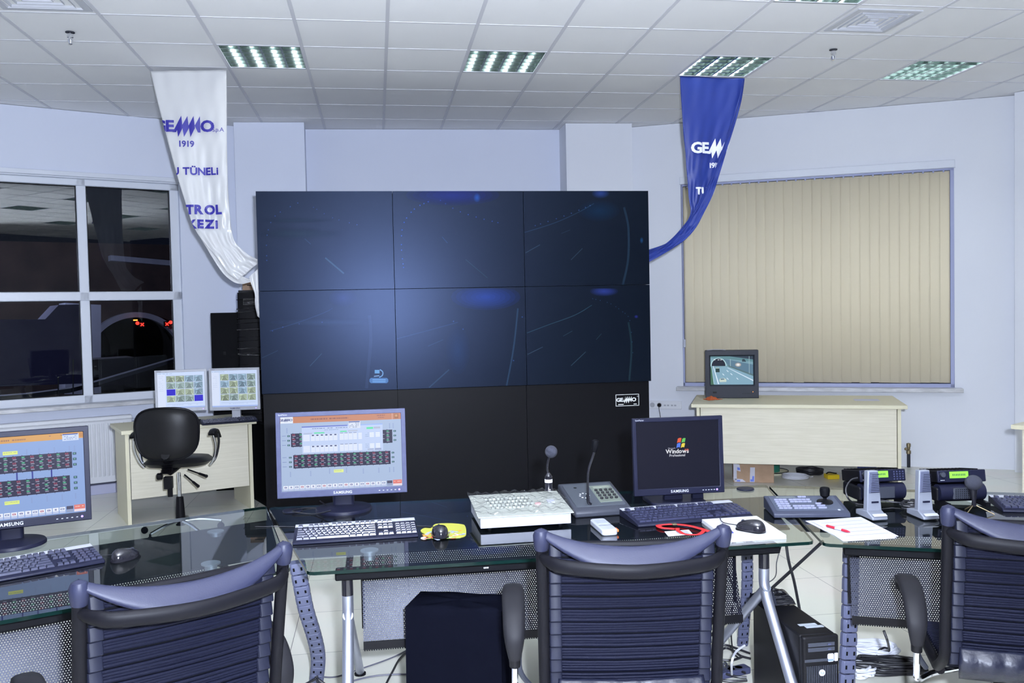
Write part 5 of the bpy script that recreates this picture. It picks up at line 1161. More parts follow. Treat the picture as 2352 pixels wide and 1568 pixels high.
spine('thick straight grey cable spine under the left corner of the right desk', [at_y(1955, 1262, -2.60), at_y(1953, 1350, -2.60), at_y(1950, 1450, -2.60), at_y(1944, 1572, -2.60), at_y(1942, 1600, -2.58)], 0.066)

# ------------------------------------------------------------------ monitors on the desks
monitor('monitor', 'widescreen blue-grey monitor showing a tunnel control page, on the middle desk', (-0.289, -2.0, 0.816), 0.009, 0.569, 0.378, (.020, .020, .020, .030), GREYB, art_scada(1), 'round', 0.05, base_r=0.125, neck=(0.095, 0.05), zb=DZ)
monitor('monitor', 'widescreen black monitor cut by the left frame edge, on the left desk', (-1.549, -2.32, 0.817), 0.339, 0.575, 0.378, (.020, .020, .022, .034), NAVYP, art_scada(2), 'round', 0.05, base_r=0.125, neck=(0.09, 0.05), zb=DZ)
monitor('monitor', 'square black monitor with a start-up logo on its dark screen', (1.190, -2.235, 0.792), -0.018, 0.414, 0.343, (.017, .020, .018, .030), NAVYP, art_boot, 'fold', 0.05, zb=DZ)

def kb_px(label, fl_, fr_, D, W=None, rz=None):
    a = at_z(*fl_, DZ + .004); c = at_z(*fr_, DZ + .004); r_ = math.atan2(c.y - a.y, c.x - a.x) if rz is None else rz; w_ = W or (c - a).length
    e = Vector((math.cos(r_), math.sin(r_), 0)); n = Vector((-e.y, e.x, 0)); m_ = (a + e * (w_ / 2)) if W is None else (c - e * (w_ / 2))
    q = m_ + n * (D / 2); return keyboard('keyboard', label, (q.x, q.y, DZ), r_, w_, D)
kb_px('silver-topped keyboard in front of the blue-grey widescreen monitor', (672, 1250), (961, 1231), 0.205)
kb_px('silver-topped keyboard in front of the square black monitor', (1466, 1209), (1731, 1187), 0.215)
kb_px('silver-topped keyboard cut by the left frame edge on the left desk', (0, 1334), (242, 1290), 0.205, W=0.48)
keyboard('keyboard', 'keyboard at the right frame edge on the right desk, partly behind the chair', (2.70, -2.66, DZ), -0.36, 0.48, 0.20)
p = at_z(1010, 1214, DZ + .03); mp_ = Vector((p.x, p.y, 0))
mouse('computer_mouse', 'black mouse on the yellow mouse mat', (p.x, p.y, DZ + 0.0035), 0.05, 1.08, BLACKG, lead=[(p.x - .03, p.y + .16, DZ + .003), (p.x - .15, p.y + .2, DZ + .003), (p.x - .45, p.y + .26, DZ + .003), (p.x - .75, p.y + .33, DZ + .003)])
p = at_z(288, 1272, DZ + .02); mouse('computer_mouse', 'black mouse directly on the glass of the left desk', (p.x, p.y, DZ), -0.55, 1.08, BLACKG, lead=[(p.x - .10, p.y + .07, DZ + .003), (p.x - .22, p.y + .12, DZ + .003), (p.x - .33, p.y + .2, DZ + .003)])
# mouse mat
a = [at_z(*q, DZ + .003) for q in ((966, 1218), (975, 1212), (990, 1212), (1000, 1203), (1030, 1201), (1058, 1203), (1068, 1207), (1071, 1222), (1066, 1230), (1040, 1234), (1000, 1235), (982, 1231), (976, 1226))]
T = thing('mouse_mat', 'small yellow mouse mat printed with coloured scribbles under the mouse', 'mouse mat', (mp_.x, mp_.y, DZ)); b = MB()
c0 = sum(a, Vector()) / len(a); loc = [(q.x - mp_.x, q.y - mp_.y) for q in a]
loc = [(q.x, q.y) for q in smooth_path([(x, y, 0) for x, y in loc], 4, closed=True)]
b.prism(loc, 0, 0.003); b.build('mat', mat('mat_yellow', (0.42, 0.42, 0.06), 0.5), T, smooth=0)
b = MB(); R_ = random.Random(5); lay = 0.0034
for k in range(46):
    x, y = R_.uniform(-.065, .08), R_.uniform(-.055, .055); c = R_.choice([(.75, .06, .05), (.75, .30, .05), (.75, .75, .75), (.35, .4, .7), (.8, .55, .5), (.25, .45, .1), (.05, .05, .1)]); a_ = R_.uniform(0, 6); l, w_ = R_.uniform(.010, .024), R_.uniform(.007, .013)
    lay += 0.000008
    pts = smooth_path([(x, y, lay), (x + math.cos(a_) * l, y + math.sin(a_) * l, lay), (x + math.cos(a_ + 1) * l * 1.5, y + math.sin(a_ + 1) * l * 1.5, lay)], 3)
    for q in range(len(pts) - 1):
        d = (pts[q + 1] - pts[q]); n = Vector((-d.y, d.x, 0)).normalized() * w_ / 2; b.cquad([pts[q] - n, pts[q + 1] - n, pts[q + 1] + n, pts[q] + n], c)
b.build('printed_pattern', PRINT, T, smooth=0)

# ------------------------------------------------------------------ white console in clear film, with its microphone
a = at_z(1104, 1221, DZ); c = at_z(1312, 1208, DZ); rz = math.atan2(c.y - a.y, c.x - a.x); W = (c - a).length; D = 0.31
ex = Vector((math.cos(rz), math.sin(rz), 0)); ny = Vector((-ex.y, ex.x, 0)); org = a + ex * W / 2
T = thing('control_console', 'white keypad console wrapped in clear plastic film on the middle desk', 'console', (org.x, org.y, DZ), rz)
zf, zb2 = 0.056, 0.078; b = MB(); b.prism([(0, 0.012), (D, 0.012), (D, zb2), (0, zf)], -W / 2, W / 2, Matrix(((0, 0, 1, 0), (1, 0, 0, 0), (0, 1, 0, 0), (0, 0, 0, 1)))); b.build('case', WHITEP, T, bevel=0.002)
tilt = math.atan2(zb2 - zf, D); TM = TR(0, 0, zf) @ RX(tilt); L = math.hypot(D, zb2 - zf)
b = MB(); b.box((0, L / 2 - .004, 0.003), (W + 0.02, L + 0.018, 0.004), TM); b.build('top_plate', OFFW, T, bevel=0.0015)
for r_ in range(4):
    for k in range(11 if r_ < 3 else 10):
        b = MB(); b.rbox((-W / 2 + 0.055 + k * 0.0175 + r_ * 0.004, L - 0.07 - r_ * 0.045, 0.0075), (0.013, 0.026, 0.006), 0.003, TM, n=2); b.build('key', OFFW, T, smooth=0)
        b = MB(); b.box((-W / 2 + 0.055 + k * 0.0175 + r_ * 0.004 + .002, L - 0.07 - r_ * 0.045 + .006, 0.0107), (0.006, 0.007, 0.0004), TM); b.build('key_mark', GREYP, T, smooth=0)
b = MB(); b.lathe([(0.013, 0.005), (0.013, 0.009), (0.010, 0.010), (0.001, 0.010)], T=TM @ TR(0.075, L * .42, 0), n=18); b.build('round_button', mat('pale_red', (.55, .3, .3), .5), T)
b = MB(); b.box((0.135, L * .5, 0.007), (0.03, 0.04, 0.004), TM); b.build('small_label', WHITEP, T, bevel=0.001)
b = MB(); R_ = random.Random(8)
b.grid(lambda u, v: TM @ Vector(((u - .5) * (W + .03), -0.016 + (L + .03) * v, 0.0135 + 0.005 * math.sin(u * 23 + v * 9) * math.sin(v * 19 - u * 7) + 0.0035 * math.sin(u * 61 + 8 * v) + .002 * math.sin(v * 70 + u * 30) - (0.018 if v < .02 else 0))), 90, 60)
b.build('film', FILM, T, smooth=80)
b = MB()
for sx in (-1, 1):
    for y in (.03, D - .03): b.lathe([(0.010, 0), (0.010, 0.014)], (sx * (W / 2 - .04), y, 0), 12)
b.build('feet', BLACKM, T)
p = world_of(T) @ (TM @ Vector((0, L - 0.035, 0.012))); q = at_y(1260, 1131, org.y + D - 0.05)
mx, my, mz = q.x, org.y + D - 0.055, q.z - .004
T = thing('gooseneck_microphone', 'round-headed black gooseneck microphone with a white ring, behind the white console', 'microphone', (mx, my, 0.845))
def gp(px, py): v = at_y(px, py, my); return Vector((v.x - mx, 0, v.z - 0.845))
b = MB(); b.lathe([(0.020, -0.004), (0.0165, 0.004), (0.0165, 0.058)], n=20); b.build('body', BLACKG, T)
zr = gp(1259, 1104).z; b = MB(); b.lathe([(0.0172, zr - .006), (0.0172, zr + .008)], n=20); b.build('white_ring', PWHITE, T)
b = MB(); b.lathe([(0.0162, zr + .008), (0.0162, zr + .018), (0.013, zr + .024), (0.009, zr + .032), (0.005, zr + .036)], n=20); b.build('collar', BLACKG, T)
b = MB(); b.box((0.0, -0.017, zr - .038), (0.009, 0.002, 0.009)); b.build('small_label', PWHITE, T)
hd = gp(1266, 1037); b = MB(); b.tube(smooth_path([(0, 0, zr + .03), gp(1257, 1075), gp(1259, 1058), hd], 6), 0.0042, 8); b.build('gooseneck', BLACKG, T)
b = MB(); b.ball(hd, 0.027, 16, sc=(1, 1, 1)); b.build('foam_head', mat('foam', (.02, .022, .035), .95, bump=(400, .6, .002)), T, smooth=80)

# ------------------------------------------------------------------ dark desk speaker console with keypad and gooseneck
a = at_z(1322, 1190, DZ); c = at_z(1452, 1181, DZ); rz = math.atan2(c.y - a.y, c.x - a.x); W = (c - a).length; D = 0.30
ex = Vector((math.cos(rz), math.sin(rz), 0)); org = a + ex * W / 2
zq = at_y(1294, 1115, org.y + D).z - DZ
T = thing('intercom_console', 'dark sloping intercom console with round keys and gooseneck microphone', 'console', (org.x, org.y, DZ), rz)
zf = 0.026; zb2 = max(0.09, min(0.13, zq)); b = MB(); SW = Matrix(((0, 0, 1, 0), (1, 0, 0, 0), (0, 1, 0, 0), (0, 0, 0, 1)))
b.prism([(0, 0.0), (D, 0.0), (D, zb2), (0.012, zf + .006), (0, zf - .004)], -W / 2, W / 2, SW); b.build('case', GREYP, T, bevel=0.006)
tilt = math.atan2(zb2 - zf - .006, D - .012); TM = TR(0, 0.012, zf + .006) @ RX(tilt); L = math.hypot(D - .012, zb2 - zf)
b = MB(); b.rbox((0, L / 2, 0.001), (W - .03, L - .05, 0.003), 0.008, TM); b.build('face_plate', mat('console_face', (.045, .052, .066), .45, 0, .25), T, bevel=0.001)
kx = W * 0.22; b = MB(); b.rbox((kx, L * .50, 0.003), (W * .40, L * .62, 0.003), 0.004, TM); b.build('keypad_plate', mat('keypad_plate', (.11, .13, .11), .45), T, bevel=0.0008)
b = MB(); b.box((kx, L * .74, 0.005), (W * .30, L * .06, 0.001), TM); b.build('display', mat('console_display', (.22, .24, .2), .2), T, smooth=0)
for r_ in range(4):
    for k in range(4): b = MB(); b.lathe([(0.0075, 0.004), (0.0075, 0.010), (0.005, 0.012), (0.001, 0.0122)], T=TM @ TR(kx + (k - 1.5) * W * .088, L * (.61 - r_ * .10), 0), n=14); b.build('key', BLACKG, T)
for k in range(8): b = MB(); an = 2 * PI * k / 8; b.lathe([(0.0045, 0.0026), (0.001, 0.0028)], T=TM @ TR(-W * .17 + math.cos(an) * .020, L * .47 + math.sin(an) * .026, 0), n=10); b.build('indicator', PWHITE, T)
b = MB(); b.lathe([(0.008, 0.0026), (0.001, 0.0028)], T=TM @ TR(-W * .24, L * .78, 0), n=12); b.build('socket_hole', BLACKM, T)
gb = TM @ Vector((-W * 0.165, L * 0.14, 0.002)); wp = world_of(T) @ gb; gy = wp.y; Mi = world_of(T).inverted()
def gp(px, py, dy=0): return Mi @ at_y(px, py, gy + dy)
b = MB(); b.tube(smooth_path([gb, gp(1351, 1150), gp(1350, 1110), gp(1352, 1078), gp(1361, 1050), gp(1365, 1036)], 6), [0.0072] * 9 + [0.0052] * 22, 10); b.build('gooseneck', BLACKG, T)
b = MB(); h1, h2 = gp(1365, 1038), gp(1368, 1012); b.tube([h1, h1.lerp(h2, .2), h1.lerp(h2, .7), h2, h2 + (h2 - h1) * .12], [0.009, 0.0135, 0.0165, 0.016, 0.008], 16); b.build('microphone_head', BLACKM, T)

# ------------------------------------------------------------------ small things on the middle desk
a = at_z(1372, 1199, DZ + .01); c = at_z(1401, 1224, DZ + .01); d = (c - a); rz = math.atan2(d.y, d.x) + PI / 2; m_ = (a + c) / 2
T = thing('handset', 'white handheld remote with orange tag lying on the middle desk', 'remote', (m_.x, m_.y, DZ), rz)
b = MB(); L = d.length + .01; b.rbox((0, 0, .013), (0.062, L, 0.024), 0.014, n=5); b.build('body', WHITEP, T, bevel=0.005)
b = MB(); b.box((0.0, L * .18, 0.0257), (0.040, L * .30, 0.001)); b.build('grey_label', mat('remote_label', (.35, .38, .42), .4), T)
b = MB(); b.box((0.0, -L * .12, 0.0254), (0.052, 0.0016, 0.001)); b.build('lid_seam', GREYP, T, smooth=0)
b = MB(); b.box((0.036, -L * .30, 0.013), (0.010, 0.035, 0.010)); b.build('tag', mat('orange_tag', (.85, .16, .03), .4), T, bevel=0.002)
T = thing('lanyard', 'red ribbon lanyard with a card badge below the right keyboard', 'lanyard', at_z(1560, 1220, DZ))
o_ = T.location
def ribbon(pts, w_, name, m, par, th=.0012):
    P = smooth_path([Vector(p) - o_ for p in pts], 7); vs = []; fs = []
    for k, q in enumerate(P):
        d = (P[min(k + 1, len(P) - 1)] - P[max(k - 1, 0)]); n = Vector((-d.y, d.x, 0)).normalized() * w_ / 2; vs += [q - n, q + n]
        if k: fs.append((2 * k - 2, 2 * k, 2 * k + 1, 2 * k - 1))
    b = MB(); b.add(vs, fs); o = b.build(name, m, par, smooth=80); so = o.modifiers.new('t', 'SOLIDIFY'); so.thickness = th; return o
ribbon([at_z(1550, 1214, DZ + .006), at_z(1520, 1211, DZ + .008), at_z(1514, 1205, DZ + .006), at_z(1545, 1203, DZ + .007), at_z(1580, 1206, DZ + .008), at_z(1612, 1214, DZ + .009), at_z(1635, 1222, DZ + .006)], 0.022, 'ribbon', REDF, T)
ribbon([at_z(1556, 1212, DZ + .010), at_z(1558, 1218, DZ + .013), at_z(1575, 1226, DZ + .012), at_z(1605, 1226, DZ + .010), at_z(1618, 1216, DZ + .009)], 0.016, 'ribbon', REDF, T)
b = MB(); p = at_z(1549, 1210, DZ) - o_; b.box((p.x, p.y, .012), (0.018, 0.022, .004)); b.build('metal_clip', BRASS, T, bevel=0.001)
b = MB(); P = [at_z(*q, DZ + .0095) - o_ for q in ((1535, 1231), (1591, 1226), (1582, 1216), (1526, 1220))]; b.add(P + [q - Vector((0, 0, .0012)) for q in P], [(0, 1, 2, 3), (4, 7, 6, 5), (0, 4, 5, 1), (1, 5, 6, 2), (2, 6, 7, 3), (3, 7, 4, 0)]); bd = b.build('badge', PAPER, T, smooth=0)
b = MB(); R_ = random.Random(4)
def bl2(u, v, lay): return P[0].lerp(P[1], u).lerp(P[3].lerp(P[2], u), v) + Vector((0, 0, lay))
b.cquad([bl2(u, v, .0003) for u, v in ((.05, .3), (.35, .3), (.35, .85), (.05, .85))], (.45, .4, .42))
for k in range(4): b.cquad([bl2(u, v, .0003) for u, v in ((.42, .2 + k * .18), (.9, .2 + k * .18), (.9, .28 + k * .18), (.42, .28 + k * .18))], (.15, .15, .2))
b.build('badge_print', PRINT, bd, smooth=0)
# pad of paper with mouse and pen on top
PP = [at_z(*q, DZ + .014) for q in ((1672, 1237), (1806, 1228), (1738, 1184), (1612, 1192))]
cc = sum(PP, Vector()) / 4; T = thing('note_pad', 'thick pad of white paper under the mouse at the right end of the middle desk', 'notepad', (cc.x, cc.y, DZ))
b = MB(); P = [Vector((q.x - cc.x, q.y - cc.y, 0)) for q in PP]; b.prism([(q.x, q.y) for q in P], 0.002, 0.014); b.build('pages', PAD, T, bevel=0.001)
b = MB(); b.prism([(q.x * 1.01, q.y * 1.01) for q in P], 0.0, 0.002); b.build('back_cover', LSILVER, T, smooth=0)
b = MB(); R_ = random.Random(2)
for k in range(9):
    v = .1 + k * .09; b.cquad([P[0].lerp(P[1], u).lerp(P[3].lerp(P[2], u), vv) + Vector((0, 0, .0143)) for u, vv in ((.15, v), (R_.uniform(.4, .9), v), (R_.uniform(.4, .9), v + .012), (.15, v + .012))], (.55, .57, .62))
b.build('pencil_lines', PRINT, T, smooth=0)
p = at_z(1724, 1206, DZ + .035); mouse('computer_mouse', 'black mouse on the thick white pad of paper', (p.x, p.y, DZ + 0.0145), 0.62, 1.1, BLACKG, lead=[(p.x - .06, p.y + .13, DZ + .02), (p.x - .03, p.y + .22, DZ + .02), (p.x + .06, p.y + .27, DZ + .004), (p.x + .13, p.y + .25, DZ + .004)])
def pen(name, label, a, c, z, r, m, m2):
    d = (c - a); L = d.length; t = thing(name, label, 'pen', (a.x, a.y, z), math.atan2(d.y, d.x)); R = RY(PI / 2)
    b = MB(); b.lathe([(r * .6, 0), (r, .004), (r, L * .38)], T=TR(0, 0, r) @ R, n=12); b.build('cap', m, t)
    b = MB(); b.lathe([(r * .9, L * .38), (r * .9, L * .66)], T=TR(0, 0, r) @ R, n=12); b.build('barrel', m2, t)
    b = MB(); b.lathe([(r, L * .66), (r, L * .86), (r * .35, L * .98), (r * .1, L)], T=TR(0, 0, r) @ R, n=12); b.build('grip', m, t)
pen('ballpoint_pen', 'blue pen just showing above the right shoulder of the middle chair', at_z(1650, 1212, DZ + .014), at_z(1685, 1226, DZ + .014), DZ + .0145, 0.0042, mat('pen_blue', (.02, .025, .28), .35), mat('pen_blue_2', (.03, .04, .35), .35))
T = thing('round_puck', 'flat round black pad on the glass behind the square black monitor', 'disc', at_z(1712, 1124, DZ)); b = MB(); b.lathe([(0.040, 0), (0.042, 0.003), (0.040, 0.007), (0.001, 0.007)], n=32); b.build('disc', NAVYP, T)
b = MB(); b.lathe([(0.013, 0.007), (0.011, 0.0085), (0.001, 0.0085)], n=20); b.build('centre_boss', GREYP, T)
T = thing('round_puck', 'flat round black pad left of the blue-grey monitor base', 'disc', at_z(672, 1174, DZ)); b = MB(); b.lathe([(0.042, 0), (0.044, 0.003), (0.042, 0.007), (0.001, 0.007)], n=32); b.build('disc', NAVYP, T)
def cable(name, label, pts, r, m, cat='cable', k=7):
    o0 = Vector(pts[0]); t = None; b = MB(); b.tube(smooth_path([Vector(p) - o0 for p in pts], k), r, 7); o = b.build(name, m); o.location = o0; return tag(o, label, cat)
cable('cable', 'thin black lead looping behind the base of the blue-grey monitor', [at_z(735, 1150, DZ + .05), at_z(750, 1165, DZ + .004), at_z(700, 1166, DZ + .004), at_z(672, 1174, DZ + .010), at_z(720, 1180, DZ + .004), at_z(760, 1172, DZ + .03)], 0.003, CABB)

# ------------------------------------------------------------------ joystick controller
a = at_z(1778, 1191, DZ); c = at_z(1954, 1190, DZ); rz = math.atan2(c.y - a.y, c.x - a.x); W = (c - a).length; D = 0.20
ex = Vector((math.cos(rz), math.sin(rz), 0)); org = a + ex * W / 2
T = thing('joystick_controller', 'grey camera controller with joystick and small keys, spanning two desks', 'controller', (org.x, org.y, DZ), rz)
zf, zb2 = 0.018, 0.054; b = MB(); b.prism([(0, 0.003), (D, 0.003), (D, zb2), (0.01, zf + .006), (0, zf)], -W / 2, W / 2, SW); b.build('case', GREYB if False else mat('controller_case', (.030, .034, .056), .45, 0, .2), T, bevel=0.003)
tilt = math.atan2(zb2 - zf - .006, D - .01); TM = TR(0, .01, zf + .006) @ RX(tilt); L = math.hypot(D - .01, zb2 - zf)
b = MB(); b.box((0, L / 2, 0.0008), (W - .035, L - .035, .002), TM); b.build('face_plate', mat('controller_face', (.055, .065, .095), .45, 0, .2), T, smooth=0)
KM = mat('controller_keys', (.24, .25, .36), .4)
def kk(u, v, w_=.017, d_=.008): b = MB(); b.rbox(((u - .5) * W, v * L, .004), (w_, d_, .005), .002, TM, n=2); b.build('key', KM, T, smooth=0)
for r_ in range(5):
    for k in range(3): kk(.13 + k * .058, .70 - r_ * .125)
for r_ in range(2):
    for k in range(5): kk(.33 + k * .058, .70 - r_ * .125); kk(.33 + k * .058, .32 - r_ * .125)
for k in range(2): kk(.475 + k * .058, .86)
for r_ in range(3): kk(.68, .46 - r_ * .125, .034)
b = MB(); b.box((-.22 * W, .87 * L, .002), (.26 * W, .06 * L, .001), TM); b.build('display', mat('controller_display', (.16, .18, .18), .2), T, smooth=0)
b = MB(); b.lathe([(0.009, .001), (0.001, .003)], T=TM @ TR(.38 * W, .12 * L, 0), n=16); b.build('badge', SILVER, T)
J = TM @ TR(.27 * W, .56 * L, 0)
b = MB(); b.lathe([(0.034, .001), (0.033, .005), (0.02, .009), (0.007, .014), (0.007, .022)], T=J, n=28); b.build('joystick_boot', BLACKS, T)
b = MB(); b.lathe([(0.008, 0.02), (0.019, 0.030), (0.0215, 0.052), (0.0195, 0.062), (0.015, 0.065), (0.001, 0.066)], T=J @ RX(-tilt), n=24); b.build('joystick_knob', BLACKM, T)
# ------------------------------------------------------------------ papers and pen on the right desk
R_ = random.Random(11)
base_px = [(1862, 1196), (1977, 1187), (2064, 1231), (1945, 1239)]
SH = [((-12, 0), (-2, 1), (-4, 3), (-6, 2)), ((4, -1), (0, 0), (-10, 5), (-8, 4)), ((0, 0), (0, 0), (0, 0), (0, 0))]
for k, off in enumerate(SH):
    P = [at_z(q[0] + d[0], q[1] + d[1] , DZ + .001 + k * .0016) for q, d in zip(base_px, off)]; cc = sum(P, Vector()) / 4
    T = thing('paper_sheet', ['lowest sheet of the loose white papers on the right desk, sticking out left', 'middle sheet of the loose white papers on the right desk', 'top sheet of printed lines under the red pen'][k], 'paper', (cc.x, cc.y, DZ + .0005 + k * .0016), 0, 'loose printed papers on the right desk')
    Pl = [q - Vector((cc.x, cc.y, 0)) for q in P]; b = MB()
    b.prism([(q.x, q.y) for q in Pl[::-1]], 0.0, 0.0011); b.build('sheet', PAPER, T, smooth=0)
    if k == 2:
        b = MB()
        def pq(u, v): q = Pl[0].lerp(Pl[1], u).lerp(Pl[3].lerp(Pl[2], u), v); return Vector((q.x, q.y, .0014))
        for r_ in range(11):
            v = .07 + r_ * .085; u = .10
            if r_ % 2: b.cquad([pq(.10, v), pq(.92, v), pq(.92, v + .014), pq(.10, v + .014)], (.25, .25, .3))
            while u < .88:
                w_ = R_.uniform(.02, .08)
                if R_.random() < .7: b.cquad([pq(u, v - .03), pq(u + w_, v - .03), pq(u + w_, v - .018), pq(u, v - .018)], (.48, .49, .56))
                u += w_ + .012
        b.build('printed_lines', PRINT, T, smooth=0)
pen('ballpoint_pen', 'red ballpoint pen lying on the printed papers', at_z(1898, 1207, DZ + .01), at_z(1953, 1222, DZ + .01), DZ + .0052, 0.0052, REDP, LSILVER)

# ------------------------------------------------------------------ two-way radios, their desk microphones, small tripod microphone
def radio(label, px, py, W, keypad, rz, led):
    p = at_z(px, py, DZ); t = thing('two_way_radio', label, 'radio', (p.x, p.y, DZ), rz, 'mobile radios on the right desk')
    b = MB(); b.rbox((0, .09, .046), (W, .16, .062), .012); b.build('speaker_unit', BLACKS, t, bevel=.008)
    b = MB(); b.tube([(-W / 2 + .008, .02, .055), (W / 2 - .008, .02, .055)], .036, 16); b.build('speaker_roll', NAVYP, t)
    b = MB(); b.rbox((0, -.012, .055), (W * .44, .012, .048), .006); b.build('grille', GREYP, t, bevel=.003)
    if not keypad:
        for r_ in range(5):
            b = MB()
            for k in range(9): b.lathe([(.0022, 0), (.0022, .001)], T=TR(-W * .17 + k * W * .042, -.0185, .036 + r_ * .009) @ RX(PI / 2), n=6)
            b.build('grille_slots', BLACKM, t)
    b = MB(); b.box((-W * .40, .0, .01), (.02, .1, .02)); b.box((W * .40, .0, .01), (.02, .1, .02)); b.build('bracket', BLACKS, t)
    if led: b = MB(); b.lathe([(.006, 0), (.004, .002)], T=TR(-W * .37, -.016, .062) @ RX(PI / 2), n=12); b.build('red_light', LEDR, t)
    z0 = .098; K = TR(0, .008, z0 + .028) @ RX(-.15) @ TR(0, -.008, -z0 - .028); b = MB(); b.rbox((0, .10, z0 + .028), (W - .01, .18, .050), .006, K); b.build('radio_body', BLACKS, t, bevel=.004)
    for k in range(12): b = MB(); b.box((-W * .42 + k * W * .076, .11, z0 + .055), (.003, .15, .004), K); b.build('cooling_fin', BLACKM, t, smooth=0)
    f = K @ TR(0, .008, z0 + .028)
    b = MB(); b.box((0, 0, 0), (W - .004, .012, .052), f); b.build('front_panel', NAVYP, t, bevel=.004)
    b = MB(); x = -W * .08 if keypad else -W * .06; b.box((x, -.0065, .006), (W * .38 , .002, .028), f); lc = b.build('display', LCDG, t, smooth=0)
    b = MB()
    for k in range(8): b.box((x - W * .12 + k * W * .034, -.0078, .006), (.0035, .0005, .009), f)
    b.build('display_digits', GREYP, lc, smooth=0)
    b = MB(); b.lathe([(.012, 0), (.011, .012), (.001, .013)], T=f @ TR(-W * .40, -.006, .008) @ RX(PI / 2), n=18); b.build('knob', GREYP, t)
    for k in range(3): b = MB(); b.box((-W * .43 + k * W * .03, -.0066, -.016), (.004, .001, .002), f); b.build('marking', PWHITE, t, smooth=0)
    if keypad:
        for r_ in range(4):
            for k in range(4): b = MB(); b.lathe([(.0032, 0), (.0028, .002)], T=f @ TR(W * .24 + k * W * .063, -.006, .015 - r_ * .0105) @ RX(PI / 2), n=8); b.build('key', GREYB, t)
    return t
radio('radio with keypad and green display behind the left grey desk microphone', 2029, 1158, 0.212, True, -0.06, True)
radio('radio without keypad, green display, behind the right grey desk microphone', 2210, 1160, 0.218, False, -0.10, False)
MG = mat('microphone_grey', (.20, .215, .26), .45, .2); MGR = mat('microphone_grille', (.085, .095, .15), .35, .2, bump=(220, .6, .003, (.3, .3, 3)))
def desk_mic(label, px, py, rz):
    p = at_z(px, py, DZ); t = thing('desk_microphone', label, 'microphone', (p.x, p.y, DZ), rz, 'grey desk microphones beside the radios')
    b = MB(); b.prism([(0, .004), (.13, .004), (.13, .026), (.045, .036), (.0, .016)], -.034, .034, SW); b.build('base', MG, t, bevel=.004)
    b = MB(); b.box((0, .012, .0215), (.058, .018, .002), RX(.4)); b.build('talk_bar', SILVER, t, bevel=.001)
    b = MB(); b.prism([(-.033, .0), (.033, .0), (.0225, .175), (-.0225, .175)], -.03, 0.0, TR(0, .042, .022) @ RX(-.05) @ RX(PI / 2)); b.build('neck', MG, t, bevel=.003)
    b = MB(); b.prism([(-.0245, .085), (.0245, .085), (.0195, .170), (-.0195, .170)], 0.0, 0.004, TR(0, .042, .022) @ RX(-.05) @ RX(PI / 2) @ Matrix.Diagonal((1, 1, 1, 1))); g = b.build('grille', MGR, t, bevel=.002)
    for k in range(11): b = MB(); b.box((0, .0375 - .05 * (.09 + k * .0072), .022 + .09 + k * .0072), (.040 - k * .0008, .0012, .0016)); b.build('grille_bar', NAVYP, g, smooth=0)
    b = MB(); b.box((0, .0375, .022 + .048), (.030, .003, .007)); b.build('nameplate', NAVYP, t, smooth=0)
    return t
desk_mic('grey desk microphone standing in front of the keypad radio', 2022, 1197, 0.0)
desk_mic('grey desk microphone standing left of the radio without keypad', 2140, 1196, -0.05)
p = at_z(2238, 1178, DZ); T = thing('tripod_microphone', 'small round foam microphone on a mini tripod before the right radio', 'microphone', (p.x, p.y, DZ), 0.0)
def gp(px, py): v = at_y(px, py, p.y); return Vector((v.x - p.x, 0, v.z - DZ))
b = MB(); b.ball(gp(2236, 1108), 0.034, 16, sc=(1, 1, .92)); b.build('foam_head', MATS['foam'], T, smooth=80)
b = MB(); b.tube([gp(2235, 1122), gp(2236, 1137), gp(2237, 1150), gp(2237, 1162)], [.017, .013, .008, .010], 14); b.build('body', BLACKG, T)
for (x, y, q) in ((-.06, -.03, 1), (.055, -.05, 1), (.0, .06, 1)): b = MB(); e = gp(2237, 1158); b.tube([e, Vector((x, y, .003))], .0022, 6); b.build('leg', BRASS, T)
coil('cable_coil', 'coiled black lead on the glass between the two desk microphones', tuple(at_z(2098, 1172, DZ).xy), .045, .05, 5, .0038, CABB, 7, .2, z=DZ, spread=.18, tail=[(.02, .10, .012), (-.04, .15, .02)])
cable('cable', 'black curly lead standing in a loop right of the keypad radio', [at_z(2075, 1160, DZ + .004), at_y(2085, 1150, -2.55), at_y(2098, 1147, -2.56), at_y(2107, 1153, -2.57), at_y(2102, 1164, -2.58), at_z(2092, 1172, DZ + .006)], .0038, CABB)
cable('cable', 'black lead looping out left of the keypad radio', [at_y(1975, 1096, -2.38), at_y(1955, 1102, -2.38), at_y(1943, 1122, -2.4), at_y(1948, 1144, -2.42), at_z(1965, 1156, DZ + .005), at_z(1990, 1160, DZ + .005)], .004, CABB)

# ================================================================== UNDER THE DESKS
T = thing('computer_tower', 'black computer tower on the floor under the right end of the middle desk', 'computer', (1.441, -2.80, 0), 0.0)
w_, d_, h_ = 0.138, 0.43, 0.42
b = MB(); b.rbox((0, 0.01, h_ / 2), (w_, d_ - 0.02, h_), 0.008); b.build('case', BLACKS, T, bevel=0.006)
b = MB(); b.rbox((0, -d_ / 2 + 0.005, h_ / 2), (w_ + .003, 0.03, h_ + .003), 0.012); fp = b.build('front_cover', BLACKS, T, bevel=0.006)
f = TR(0, -d_ / 2 - 0.0105, 0) @ FRONT
for (y, hh) in ((0.392, .014), (0.374, .014)): b = MB(); b.box((0, y, 0), (w_ - .035, hh, .003), f); b.build('drive_bay', GREYP, T, bevel=.001)
b = MB(); b.box((-.02, .335, .001), (.09, .010, .003), f); b.build('slot', GREYP, T, bevel=.001)
for y in (0.392, 0.374): b = MB(); b.box((.03, y, .002), (.012, .004, .003), f); b.build('button', GREYB, T)
b = MB()
for k in range(17): b.box((-.056 + k * .007, .20, .0005), (.003, .23, .004), f)
b.build('vent_slats', GREYP, T, smooth=0)
